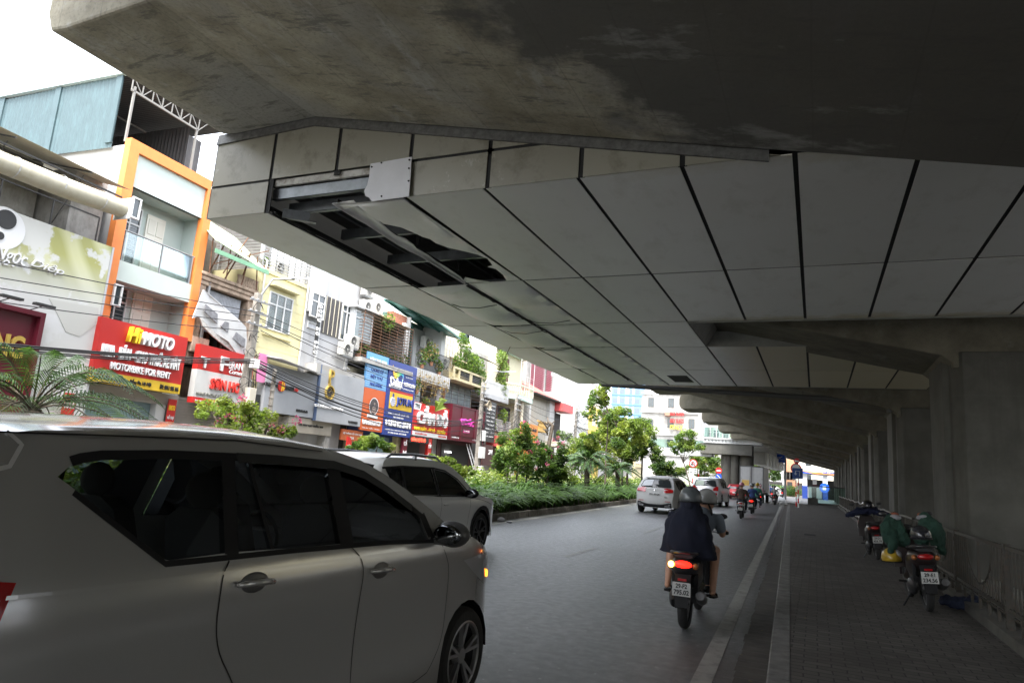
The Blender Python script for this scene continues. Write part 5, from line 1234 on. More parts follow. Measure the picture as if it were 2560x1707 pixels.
# rooftops seen just above the row near the cladding edge
blockhouse('rear_white_house', 'white house rising behind the yellow house roof terrace', 16.2, 18.8, 12.5, WHITE, 6, 3)
# left neighbour beyond the picture so that the row goes on
blockhouse('row_house', 'plain cream house left of the pale billboard', -8, 3.9, 11, CREAM2, .3, 2)

# ---------- far buildings
A0 = Matrix.Identity(4)
def at(px, py, Y): return PT(px, py, Y=Y)
# blue tower
a = at(1520, 1180, 230); c = at(1603, 1180, 230)
FT = Matrix.Translation((a.x, 230, 0)) @ Matrix.Rotation(R_(12), 4, 'Z')
w_ = c.x - a.x
T = Th('blue_glass_tower', 'tall apartment tower with sky blue glass bands far behind the trees', 'tower', (w_ / 2, 0, 0), FT)
T.box('wall', mat('tower_blue', (.13, .25, .42), .35, vary=.1), 0, w_, 0, 18, 0, 62)
wm = mat('tower_window', (.10, .13, .16), .2); wl_ = mat('tower_window_pale', (.5, .5, .48), .5)
for r_ in range(12):
    z = 16 + r_ * 3.3
    b = MB(); b.box(-.1, w_ + .1, -.15, 0, z - .55, z - .2); T.part(b, 'floor_band', mat('tower_band', (.07, .15, .33), .5))
    b = MB(); [b.box(w_ * t - .8, w_ * t + .8, -.06, 0, z + .2, z + 1.9) for t in (.12, .32, .56, .78)]; T.part(b, 'window_row', wm)
    b = MB(); [b.box(w_ * t - .3, w_ * t + .3, -.08, 0, z, z + 2.4) for t in (.22, .45, .66, .5)]; T.part(b, 'mullion_row', wl_)
T.box('white_edge', WHITE, w_, w_ + 2.5, -.2, 18, 0, 62)
# old block with the tailor letters
a = at(1605, 1000, 118); c = at(1745, 1000, 118)
FT = Matrix.Translation((a.x, 118, 0)) @ Matrix.Rotation(R_(4), 4, 'Z'); w_ = c.x - a.x
T = Th('stained_old_block', 'stained grey five storey block with red and yellow tailor lettering', 'building', (w_ / 2, 0, 0), FT)
M_OLD = mat('old_block_plaster', (.33, .32, .30), .9, vary=.2, scale=.4, dirt=(.15, .14, .13), dirt_amt=.85, streak=3)
T.box('wall', M_OLD, 0, w_, 0, 12, 0, at(1605, 985, 118).z); T.box('roof_room', M_OLD, 2, w_ - 1.5, 2, 10, 16.5, 21)
for z in (15.9, 12.6, 8.8, 5.4): T.box('string_course', M_OLD, -.1, w_ + .1, -.25, 0, z, z + .25)
for (x, z) in ((1.6, 13.6), (5, 13.6), (5, 10.2), (8.5, 10.2), (8.3, 5.8), (1.6, 9.8), (5, 6.6)): window(T, x - .5, x + .5, z, z + 1.6, -.03, 2, 0, BRONZE, DGLASS)
px0 = lambda p, y: (at(p, y, 118).x - a.x, at(p, y, 118).z)
for (w1, x_, y_, x2, y2, m) in (('MAY BORIN', 1676, 1039, 1710, 1030, REDB), ('MAY RUEZS', 1676, 1057, 1710, 1048, REDB), ('ITALY', 1676, 1073, 1708, 1064, LTY)):
    p = px0(x_, y_); q = px0(x2, y2); T.text(w1, p[0], q[0], p[1], q[1], -.6, m, bold=.025, depth=.3)
T.box('brown_awning', mat('awning_brown', (.35, .15, .1), .7), px0(1663, 1036)[0], px0(1676, 1036)[0], -.8, 0, px0(1663, 1039)[1], px0(1663, 1031)[1])
a2 = at(1745, 1000, 128); c2 = at(1800, 1000, 128)
for i, (p0, p1, top, m, lab) in enumerate(((1722, 1762, 1022, WGREY, 'grey white tube house right of the stained block'), (1762, 1800, 1030, GREYW, 'slim grey building just left of the pier caps'), (1800, 1860, 1040, CREAM2, 'cream building behind the footbridge pier'))):
    a = at(p0, 1100, 132 + i * 4); c = at(p1, 1100, 132 + i * 4)
    blockhouse('distant_building', lab, 0, c.x - a.x, at(p0, top, 132 + i * 4).z, m, 0, 5, frame=Matrix.Translation((a.x, 132 + i * 4, 0)))
a = at(1440, 1000, 150); c = at(1478, 1000, 150)
blockhouse('distant_building', 'white apartment building left of the blue tower', 0, c.x - a.x, 22, GREYW, 0, 6, frame=Matrix.Translation((a.x, 150, 0)))
# houses on the other side of the viaduct (close the street on the right)
for i in range(14):
    y = -50 + i * 11.5
    fr_ = Matrix.Translation((26, y + 11, 0)) @ Matrix.Rotation(-math.pi / 2, 4, 'Z')
    if y < 100:
        T = blockhouse('opposite_house', 'plain two storey house in the row right of the viaduct, hidden by the piers', 0, 11, 11 + (i * 7 % 4), [CREAM2, WGREY, GREYW, CREAM][i % 4], 0, 2, frame=fr_)
        T.o['group'] = 'houses on the far side of the viaduct'
# ------------------------------------------------------------------ vehicles
GLASS_CAR = glassmat('car_glass', (.55, .6, .6), .03, .55); GLASS_DK = glassmat('car_glass_dark', (.3, .32, .33), .03, .3)
TYRE = mat('tyre_rubber', (.022, .022, .022), .85, bump=.2); RIM = mat('alloy_rim', (.45, .45, .46), .3, .8); BLACKP = mat('black_plastic', (.013, .013, .014), .5, spec=.25)
CHROME = mat('chrome', (.6, .6, .6), .15, 1.); LAMPR = mat('tail_lamp_red', (.35, .008, .01), .15, coat=1); LAMPW = mat('headlamp_clear', (.5, .5, .52), .08, .3, coat=1); PLATE = mat('number_plate_white', (.52, .52, .50), .4)
SEATM = mat('seat_cloth', (.04, .04, .042), .9); AMBER = mat('indicator_amber', (.9, .28, .02), .3, emit=.9)
def paint(name, col, metal=.55, rough=.34): return mat(name, col, rough, metal, coat=.55)

def smooth_poly(P, it=1):
    for _ in range(it):
        Q = [P[0]]
        for a, b in zip(P, P[1:]): Q += [(a[0] * .75 + b[0] * .25, a[1] * .75 + b[1] * .25), (a[0] * .25 + b[0] * .75, a[1] * .25 + b[1] * .75)]
        Q.append(P[-1]); P = Q
    return P

class Car:
    """y forward from the rear bumper, x across, z up; top: upper outline from rear bottom over the roof to front bottom"""
    def __init__(s, name, label, loc, rz, top, W0, wheels, wr, pm, belt=1.0, tum=.38, cat='car', group=None, clad=None, endr=.45, endk=.13, glassm=None):
        s.T = Th(name, label, cat, (0, 0, 0), Matrix.Translation(loc) @ Matrix.Rotation(rz, 4, 'Z'), group)
        s.top = top; s.W0 = W0; s.belt = belt; s.tum = tum; s.wheels = wheels; s.wr = wr; s.pm = pm
        s.y0 = min(p[0] for p in top); s.y1 = max(p[0] for p in top); s.zb = top[0][1]; s.endr = endr; s.endk = endk; s.zt = max(p[1] for p in top)
        s.gm = glassm or GLASS_DK
    def w(s, y, z):
        w = s.W0 / 2
        if z < .45: w -= (.45 - z) ** 2 * .35
        if z > s.belt - .12 and z <= s.belt + .02: w -= .02 * max(0, (z - s.belt + .12) / .14) ** 2
        if z > s.belt + .02: w -= .02
        if z > s.belt: w -= s.tum * (z - s.belt)
        if z < s.belt - .12: w -= .018 * math.sin(max(0, min(1, (z - .35) / max(.1, (s.belt - .5)))) * math.pi)
        d = s.zt - z
        if d < .09: w -= (.09 - d) ** 2 * 5
        r = s.endr
        for e in (y - s.y0, s.y1 - y):
            if e < r: w *= 1 - s.endk * (1 - e / r) ** 2.2
        return w
    def body(s, panes, cuts=(), grid=.085, rear_glass=None, front_glass=None, crown=(.10, .05, .07, .12)):
        arch = []
        zb = s.zb
        R = s.wr * 1.16
        bot = [(s.top[-1][0], zb)] if s.top[-1][1] > zb + .01 else []
        for yc in sorted(s.wheels, reverse=True):
            a0 = math.asin(max(-1, min(1, (zb - s.wr) / R)))
            n = 14
            for i in range(n + 1):
                a = a0 + (math.pi - 2 * a0) * i / n
                bot.append((yc + R * math.cos(a), s.wr + R * math.sin(a)))
        poly = s.top + bot
        pts = [Vector(p) for p in poly]; n0 = len(pts); edges = [(i, (i + 1) % n0) for i in range(n0)]
        for pn in panes:
            k = len(pts); pts += [Vector(p) for p in pn]; edges += [(k + i, k + (i + 1) % len(pn)) for i in range(len(pn))]
        y = s.y0 + grid / 2
        while y < s.y1:
            z = zb + grid / 2
            while z < s.zt:
                if in_poly(y, z, poly): pts.append(Vector((y, z)))
                z += grid
            y += grid
        r = delaunay_2d_cdt(pts, edges, [], 0, 1e-5)
        V2 = [(p.x, p.y) for p in r[0]]; side = []; glass = []
        for f in r[2]:
            cy = sum(V2[i][0] for i in f) / len(f); cz = sum(V2[i][1] for i in f) / len(f)
            if not in_poly(cy, cz, poly): continue
            (glass if any(in_poly(cy, cz, pn) for pn in panes) else side).append(tuple(f))
        b = MB(); g = MB(); gw = MB()
        for sg in (-1, 1):
            vs = [(sg * s.w(y, z), y, z) for y, z in V2]; b.add(vs, side if sg > 0 else [f[::-1] for f in side])
            vs = [(sg * (s.w(y, z) - .014), y, z) for y, z in V2]; g.add(vs, glass if sg > 0 else [f[::-1] for f in glass])
        # strips across the car
        N = 12; k = len(s.top); rows = []
        for i, (y, z) in enumerate(s.top):
            a = Vector(s.top[max(0, i - 1)]); c = Vector(s.top[min(k - 1, i + 1)]); d = (c - a).normalized(); nn = Vector((-d.y, d.x))
            cr = crown[0] if nn.x < -.7 else crown[3] if nn.x > .8 else crown[2] if nn.x > .25 else crown[1]
            w_ = s.w(y, z); row = []
            for j in range(N + 1):
                u = -1 + 2 * j / N; q = cr * (1 - abs(u) ** 2.4)
                row.append((u * w_, y + nn.x * q, z + nn.y * q))
            rows.append(row)
        s.rows = rows
        vs = [p for r_ in rows for p in r_]
        for i in range(k - 1):
            seg = None
            if rear_glass and rear_glass[0] <= i < rear_glass[1]: seg = rear_glass
            if front_glass and front_glass[0] <= i < front_glass[1]: seg = front_glass
            for j in range(N):
                f = (i * (N + 1) + j, i * (N + 1) + j + 1, (i + 1) * (N + 1) + j + 1, (i + 1) * (N + 1) + j)
                if seg and 1 <= j < N - 1: gw.add([vs[q] for q in f], [(0, 1, 2, 3)])
                else: b.add([vs[q] for q in f], [(0, 1, 2, 3)])
        me = b.mesh('body', s.pm, False, False)
        import bmesh
        bm = bmesh.new(); bm.from_mesh(me); bmesh.ops.remove_doubles(bm, verts=bm.verts, dist=.003); bmesh.ops.recalc_face_normals(bm, faces=bm.faces); bm.to_mesh(me); bm.free()
        me.shade_smooth(); me.set_sharp_from_angle(angle=R_(38))
        o = bpy.data.objects.new('body', me); C.objects.link(o); s.T.adopt(o); s.bodyo = o
        if g.f: s.T.part(g, 'side_window', s.gm, smooth=1, fix=False)
        if gw.f:
            me = gw.mesh('windscreen', s.gm, False, False); bm = bmesh.new(); bm.from_mesh(me); bmesh.ops.remove_doubles(bm, verts=bm.verts, dist=.003); bm.to_mesh(me); bm.free(); me.shade_smooth()
            o = bpy.data.objects.new('windscreen', me); C.objects.link(o); s.T.adopt(o)
        # floor and wheel housings
        b = MB(); b.box(-s.W0 / 2 + .12, s.W0 / 2 - .12, s.y0 + .15, s.y1 - .2, zb + .02, zb + .12)
        for yc in s.wheels:
            for sg in (-1, 1): b.box(sg * (s.W0 / 2 - .28), sg * (s.W0 / 2 - .34), yc - R, yc + R, zb, s.wr + R * .95); 
            b.box(-s.W0 / 2 + .08, s.W0 / 2 - .08, yc - R * .9, yc + R * .9, s.wr + R + .0, s.wr + R + .02)
            n = 10
            for sg in (-1, 1):
                for i in range(n):
                    a, c = math.pi * i / n, math.pi * (i + 1) / n
                    x0, x1 = sg * (s.W0 / 2 - .03), sg * (s.W0 / 2 - .32)
                    b.add([(x0, yc + R * math.cos(a), s.wr + R * math.sin(a)), (x1, yc + R * math.cos(a), s.wr + R * math.sin(a)), (x1, yc + R * math.cos(c), s.wr + R * math.sin(c)), (x0, yc + R * math.cos(c), s.wr + R * math.sin(c))], [(0, 1, 2, 3)])
        s.T.part(b, 'underbody', BLACKP)
    def wheel(s, spokes=5, inset=.03, rim=None, wd=.2):
        for yc in s.wheels:
            for sg in (-1, 1):
                x = sg * (s.W0 / 2 - inset); r = s.wr; b = MB()
                t = [(r * .70, 0), (r * .80, .012), (r * .93, .006), (r * .985, -.02), (r, -.045), (r, -wd + .045), (r * .96, -wd + .01), (r * .7, -wd)]
                b.lathe([(a, sg * h) for a, h in t], (x, yc, r), 'x', 40)
                ty = s.T.part(b, 'wheel', TYRE, smooth=40)
                b = MB(); b.lathe([(r * .72, sg * .004), (r * .68, sg * -.008), (r * .66, sg * -.10), (.02, sg * -.11)], (x, yc, r), 'x', 40)
                s.T.part(b, 'rim_barrel', mat('rim_shadow', (.08, .08, .085), .5, .5), ty, smooth=40).matrix_parent_inverse = Matrix.Identity(4)
                b = MB(); b.lathe([(r * .735, sg * .002), (r * .70, sg * .008), (r * .66, sg * .0), (r * .655, sg * -.03)], (x, yc, r), 'x', 40)
                for k in range(spokes):
                    a = 2 * math.pi * (k + .25) / spokes
                    for q in (-.13, .13):
                        u = Vector((0, math.cos(a), math.sin(a))); v = Vector((0, math.cos(a + q * 1.3), math.sin(a + q * 1.3)))
                        b.bar(Vector((x - sg * .028, yc, r)) + u * .05 * 1, Vector((x - sg * .012, yc, r)) + v * r * .68, .03, .022)
                b.lathe([(.001, 0), (.05, -sg * .002), (.058, -sg * .02), (.06, -sg * .05)], (x - sg * .01, yc, r), 'x', 16)
                s.T.part(b, 'rim', rim or RIM, ty, smooth=40)
    def sidex(s, y, z, off=.0): return s.w(y, z) + off
    def ribbon(s, name, pts, wd, m, off=.0015, sides=(-1, 1), parent=None, sub=6):
        P_ = []
        for a, c in zip(pts, pts[1:]):
            for i in range(sub): t = i / sub; P_.append((lerp(a[0], c[0], t), lerp(a[1], c[1], t)))
        P_.append(pts[-1])
        for sg in sides:
            b = MB()
            L = []; Rr = []
            for i, p in enumerate(P_):
                a = Vector(P_[max(0, i - 1)]); c = Vector(P_[min(len(P_) - 1, i + 1)]); d = (c - a).normalized(); n = Vector((-d.y, d.x)) * wd / 2
                for lst, q in ((L, Vector(p) + n), (Rr, Vector(p) - n)): lst.append((sg * s.sidex(q.x, q.y, off), q.x, q.y))
            b.loft([L, Rr], closed=False, cap=False); o_ = s.T.part(b, name, m, parent, fix=False)
        return o_
    def side_patch(s, name, poly, m, off=.004, sides=(-1, 1), smooth=1, inner=None):
        b = MB()
        for sg in sides:
            q = MB(); poly_panel(q, poly, None, z=0, grid=.08, thick=0)
            b.add([(sg * s.sidex(y, z, off), y, z) for y, z, _ in q.v], q.f if sg > 0 else [f[::-1] for f in q.f])
        return s.T.part(b, name, m, smooth=smooth, fix=False)
    def rear(s, u, z, off=.0, front=False):
        """point on the rear (or front) surface at width fraction u, height z"""
        T_ = s.top if not front else s.top[::-1]
        for i in range(len(T_) - 1):
            if T_[i][1] <= z <= T_[i + 1][1]:
                t = (z - T_[i][1]) / max(1e-6, T_[i + 1][1] - T_[i][1]); y = lerp(T_[i][0], T_[i + 1][0], t)
                d = Vector((T_[i + 1][0] - T_[i][0], T_[i + 1][1] - T_[i][1])).normalized()
                if front: return (u * s.w(y, z), y + .12 * (1 - abs(u) ** 2.4) + off, z)
                nn = Vector((-d.y, d.x)); q = (.10 if nn.x < -.7 else .05) * (1 - abs(u) ** 2.4)
                return (u * s.w(y, z), y + nn.x * (q + off), z + nn.y * (q + off))
        return (0, 0, z)
    def rear_patch(s, name, poly, m, off=.008, mirror=False, front=False, thick=.012, parent=None):
        b = MB()
        for sg in ((-1, 1) if mirror else (1,)):
            q = MB(); poly_panel(q, poly, None, z=0, grid=.09, thick=0)
            vs = [s.rear(sg * u, z, off, front) for u, z, _ in q.v]; b.add(vs, q.f)
        o = s.T.part(b, name, m, parent, fix=False, smooth=1); return o
    def mirror(s, y, z, m, size=1.):
        for sg in (-1, 1):
            x = sg * (s.w(y, z) + .13 * size)
            b = MB(); b.ell((x, y + .03, z), (.13 * size, .075 * size, .085 * size), 16, 10); b.bar((sg * s.w(y, z) * .97, y - .0, z - .05), (x, y, z - .05), .05, .035)
            o = s.T.part(b, 'door_mirror', m, smooth=50)
            b = MB(); b.ell((x, y - .035 * size, z), (.105 * size, .015, .065 * size), 16, 8); s.T.part(b, 'mirror_glass', mat('mirror_glass', (.22, .23, .24), .08, 1.), o, smooth=1)
    def seats(s, ys_, w_=.42, z0=.75):
        for y in ys_:
            for x in (-.38, .38):
                b = MB(); b.loft([[(x + dx * sx, y + dy + lean, z) for dx, dy in ((-1, -.05), (1, -.05), (1, .06), (-1, .06))] for z, sx, lean in ((z0 - .45, .22, .05), (z0 + .0, .23, .0), (z0 + .30, .2, -.08), (z0 + .36, .1, -.09))])
                b.box(x - .22, x + .22, y, y + .45, z0 - .45, z0 - .3); b.ell((x, y - .1, z0 + .44), (.12, .05, .09), 10, 6)
                s.T.part(b, 'seat', SEATM, smooth=40)
def seam(c, pts, dark=True): c.ribbon('door_seam', smooth_poly(pts, 2), .0065, mat('seam_dark', (.015, .015, .015), .7), .0015)

# --- the close grey people carrier (right side plane at X=-2.2)
VM = paint('paint_bronze_grey', (.60, .598, .59), .62, .2)
top = [(.05, .22), (.0, .42), (.0, .62), (.03, .85), (.07, 1.05), (.12, 1.2), (.24, 1.44), (.24, 1.52), (.33, 1.585), (.5, 1.61), (.8, 1.63), (1.1, 1.645), (1.4, 1.652), (1.75, 1.648), (2.1, 1.622), (2.32, 1.578), (2.52, 1.51), (2.74, 1.415), (2.97, 1.295), (3.1, 1.215), (3.25, 1.15), (3.45, 1.10), (3.65, 1.03), (3.82, .94), (3.92, .84), (3.97, .7), (4.0, .5), (3.99, .33), (3.93, .22)]
van = Car('people_carrier', 'close bronze grey people carrier filling the lower left, seen from its right side', (-3.02, 1.0, 0), 0, top, 1.66, (.93, 3.46), .315, VM, belt=1.12, tum=.42, endr=.55, endk=.16, glassm=glassmat('van_glass', (.85, .9, .9), .03, .62))
quarter = [(.55, 1.46), (.60, 1.50), (.72, 1.525), (.95, 1.54), (1.30, 1.55), (1.24, 1.17), (.95, 1.165), (.90, 1.18), (.62, 1.41)]
rdoor = [(1.34, 1.55), (1.62, 1.55), (2.00, 1.535), (1.985, 1.155), (1.62, 1.16), (1.27, 1.17)]
fdoor = [(2.10, 1.53), (2.28, 1.5), (2.45, 1.44), (2.62, 1.365), (2.80, 1.27), (2.84, 1.12), (2.45, 1.14), (2.08, 1.15)]
van.body([quarter, rdoor, fdoor], grid=.06, rear_glass=(5, 6), front_glass=(15, 19))
van.wheel(5, .02); van.seats((.65, 1.55, 2.35), z0=.95)
van.side_patch('window_frame', [(.50, 1.47), (.56, 1.52), (.72, 1.545), (1.0, 1.562), (1.5, 1.568), (2.0, 1.556), (2.3, 1.518), (2.5, 1.448), (2.68, 1.365), (2.88, 1.255), (3.0, 1.17), (2.95, 1.11), (2.4, 1.125), (1.6, 1.142), (.93, 1.145), (.86, 1.165), (.58, 1.40)], BLACKP, -.012)
van.bodyo.data.materials  # keep paint
# window frame is behind the glass: cut it to a ring by overlaying pillars and edges only
o = [c for c in van.T.o.children if c.name.startswith('window_frame')][0]; bpy.data.objects.remove(o)
for pts, w_ in (([(.60, 1.512), (.64, 1.525), (.72, 1.538), (1.0, 1.553), (1.5, 1.56), (2.0, 1.548), (2.28, 1.512), (2.5, 1.43), (2.68, 1.345), (2.86, 1.245)], .035), ([(.60, 1.41), (.93, 1.155), (1.6, 1.15), (2.4, 1.135), (2.92, 1.11)], .022)):
    van.ribbon('window_frame', pts, w_, BLACKP, .002, sub=8)
van.ribbon('window_pillar', [(1.32, 1.55), (1.255, 1.16)], .075, BLACKP, .001); van.ribbon('window_pillar', [(2.05, 1.54), (2.03, 1.15)], .11, BLACKP, .001); van.ribbon('window_pillar', [(1.45, 1.54), (1.50, 1.16)], .022, BLACKP, -.005); van.ribbon('window_pillar', [(2.84, 1.27), (2.89, 1.12)], .07, BLACKP, .001)
van.ribbon('rain_visor', [(1.36, 1.555), (1.62, 1.556), (2.05, 1.545), (2.3, 1.50), (2.5, 1.42), (2.72, 1.31)], .045, mat('visor_smoke', (.03, .03, .03), .25), .016, sub=8)
seam(van, [(1.235, 1.14), (1.19, 1.10), (1.18, .95), (1.22, .8), (1.33, .66), (1.42, .5), (1.45, .30), (1.6, .26)]); seam(van, [(2.06, 1.13), (2.15, 1.06), (2.16, .9), (2.15, .3)]); seam(van, [(2.98, 1.1), (3.05, 1.02), (3.13, .9), (3.14, .62), (3.1, .48), (3.0, .38), (2.9, .30), (1.6, .255)])
van.ribbon('roof_seam', [(.36, 1.595), (.8, 1.612), (1.4, 1.632), (2.0, 1.612)], .006, BLACKP, .004, sub=8)
van.ribbon('side_crease', [(.10, 1.115), (.9, 1.105), (1.6, 1.09), (2.6, 1.075), (3.3, 1.05)], .012, VM, .006, sub=8)
b = MB(); x = van.w(2.16, .95)
for y, z in ((1.35, 1.04), (2.30, .995)):
    xs_ = van.w(y, z); b = MB()
    b.ell((xs_ - .004, y + .02, z), (.012, .085, .045), 18, 8); hr = van.T.part(b, 'handle_recess', mat('recess_dark', (.16, .16, .16), .35, .5), smooth=1)
    b = MB(); b.tube([(xs_ + .004, y - .085, z + .004), (xs_ + .028, y - .06, z + .008), (xs_ + .036, y, z + .009), (xs_ + .034, y + .06, z + .006), (xs_ + .022, y + .1, z), (xs_ + .004, y + .125, z - .004)], [.014, .02, .021, .02, .02, .012], 10, sq=.75)
    van.T.part(b, 'door_handle', VM, smooth=1)
van.mirror(2.92, 1.16, mat('mirror_housing', (.10, .10, .10), .45, .3), .95)
van.side_patch('headlamp', [(3.30, .96), (3.62, .98), (3.80, .90), (3.90, .78), (3.80, .74), (3.62, .80)], LAMPW, .006); van.side_patch('indicator', [(3.74, .86), (3.84, .83), (3.87, .79), (3.80, .79)], AMBER, .012)
van.side_patch('tail_lamp', [(.01, 1.17), (.30, 1.165), (.40, 1.15), (.36, 1.05), (.25, .92), (.10, .80), (.01, .76)], LAMPR, .006)
van.rear_patch('tail_lamp', [(.62, .82), (.99, .80), (.99, 1.16), (.7, 1.14)], LAMPR, .006, True); van.rear_patch('number_plate', [(-.22, .62), (.22, .62), (.22, .74), (-.22, .74)], PLATE, .012)
van.side_patch('rear_quarter_glass', [(.0, 1.44), (.10, 1.47), (.36, 1.475), (.30, 1.40), (.14, 1.24), (.02, 1.2)], BLACKP, .003); van.ribbon('tailgate_seam', [(.40, 1.60), (.44, 1.56), (.40, 1.49), (.30, 1.46), (.24, 1.3), (.22, 1.17)], .014, mat('seam_light', (.5, .5, .5), .4), .003)
van.side_patch('rocker', [(1.4, .25), (2.95, .25), (2.95, .19), (1.4, .19)], BLACKP, -.02)
b = MB(); b.loft([[(x, y, z) for x in (-.6, -.3, 0, .3, .6)] for y, z in ((.14, 1.60), (.06, 1.585), (.05, 1.56), (.2, 1.545), (.3, 1.6))], closed=False, cap=False); van.T.part(b, 'roof_spoiler', VM, smooth=1)
b = MB(); b.tube([(.0, 2.6, .95), (.25, 2.62, .98)], .02, 6); b.lathe([(.17, -.015), (.185, 0), (.17, .015), (.155, 0), (.17, -.015)], (-.36, 2.62, 1.02), 'y', 24); b.box(-.75, .75, 2.78, 3.1, .75, 1.05); van.T.part(b, 'dashboard', SEATM, smooth=40)

# --- white crossover in the lane beyond
def suv_top(L, H, hood=.93, rake=.28, belt=1.0, boxy=0):
    P_ = [(.06, .30), (.0, .46), (.0, .66), (.05, .86), (.09, belt), (.13 + .05 * (1 - boxy), belt + .06), (.36 - .14 * boxy + rake * .4, H - .17), (.42 - .14 * boxy + rake * .4, H - .09), (.60 + rake * .3, H - .035), (L * .27, H - .01), (L * .36, H), (L * .46, H - .012), (L * .54, H - .05), (L * .60, H - .12), (L * .66, H - .26), (L * .72, belt + .15), (L * .755, belt + .07), (L * .80, belt + .02), (L * .88, hood), (L * .945, hood - .09), (L * .985, hood - .24), (L, .55), (L - .01, .36), (L - .06, .26)]
    return P_
WM = paint('paint_pearl_white', (.78, .775, .75), .15, .3); WM2 = paint('paint_white', (.82, .82, .81), .05, .3)
L = 4.7
vf = Car('white_crossover', 'off white crossover with dark windows and roof rails, beyond the close grey people carrier', (-6.50, 7.95, 0), R_(1.5), suv_top(L, 1.64, .99, .5, 1.02), 1.88, (.9, 3.78), .37, WM, belt=1.03, tum=.40, endr=.8, endk=.2)
win = [[(.62, 1.45), (1.05, 1.475), (1.0, 1.09), (.78, 1.1)], [(1.13, 1.48), (2.02, 1.48), (2.06, 1.07), (1.08, 1.09)], [(2.12, 1.475), (2.5, 1.44), (2.85, 1.32), (3.18, 1.10), (3.15, 1.05), (2.14, 1.07)]]
vf.body(win, front_glass=(12, 15), rear_glass=(5, 6)); vf.wheel(5, .03, mat('rim_dark', (.10, .10, .105), .35, .7)); vf.mirror(3.05, 1.1, BLACKP, 1.)
vf.ribbon('window_frame', [(.55, 1.46), (1.1, 1.495), (2.1, 1.495), (2.5, 1.46), (2.9, 1.325), (3.25, 1.09)], .03, BLACKP, .001, sub=8); vf.ribbon('window_frame', [(.75, 1.085), (2.1, 1.055), (3.25, 1.04)], .022, BLACKP, .001); vf.ribbon('window_pillar', [(2.07, 1.49), (2.1, 1.06)], .08, BLACKP, .001); vf.ribbon('window_pillar', [(1.09, 1.49), (1.04, 1.08)], .08, BLACKP, .001)
seam(vf, [(2.1, 1.05), (2.14, .9), (2.1, .38)]); seam(vf, [(3.2, 1.03), (3.24, .85), (3.18, .5), (3.1, .38), (1.3, .36)]); seam(vf, [(1.05, 1.07), (1.1, .9), (1.25, .62)])
for y, z in ((1.25, .93), (2.28, .92)): vf.T.part(MB().ell((vf.w(y, z) + .006, y, z), (.014, .10, .022), 14, 8), 'door_handle', WM, smooth=1)
for sg in (-1, 1):
    b = MB(); x = sg * (vf.w(1.6, 1.6) - .03)
    b.tube([(x, .75, 1.6), (x, .9, 1.665), (x, 1.6, 1.69), (x, 2.3, 1.675), (x, 2.5, 1.6)], [.016, .02, .02, .02, .016], 8); b.bar((x, 1.6, 1.6), (x, 1.6, 1.68), .05, .05); vf.T.part(b, 'roof_rail', mat('rail_grey', (.22, .22, .23), .4, .6), smooth=40)
b = MB()
for yc in vf.wheels:
    for sg in (-1, 1):
        n = 12; R = .37 * 1.16
        for i in range(n):
            a, c = math.pi * i / n, math.pi * (i + 1) / n; q = []
            for t, rr in ((a, R), (c, R), (c, R + .07), (a, R + .07)): yy = yc + rr * math.cos(t); zz = .37 + rr * math.sin(t); q.append((sg * (vf.w(yy, zz) + .008), yy, zz))
            b.add(q, [(0, 1, 2, 3)])
vf.T.part(b, 'arch_trim', BLACKP, fix=False); vf.side_patch('headlamp', [(4.2, .87), (4.5, .86), (4.62, .74), (4.4, .76)], LAMPW, .006); vf.side_patch('rocker', [(1.35, .42), (3.3, .42), (3.3, .28), (1.35, .28)], BLACKP, .004); seam(vf, [(3.4, 1.0), (3.75, .97), (4.2, .88)]); vf.ribbon('fuel_flap', [(3.42, .82), (3.55, .82)], .12, WM, .003)
for pts in ([(-.95, .93), (-.5, .92), (-.42, .98)], [(-.42, .98), (-.12, .98), (0, .86)], [(.95, .93), (.5, .92), (.42, .98)], [(.42, .98), (.12, .98), (0, .86)]):
    b = MB(); q = [vf.rear(u, z, .012) for u, z in pts]; b.tube(q, .012, 6); vf.T.part(b, 'tail_light_bar', mat('lamp_red_lit', (.9, .02, .02), .4, emit=.8))
vf.rear_patch('rear_band', [(-.95, .84), (.95, .84), (.9, .95), (-.9, .95)], BLACKP, .005)

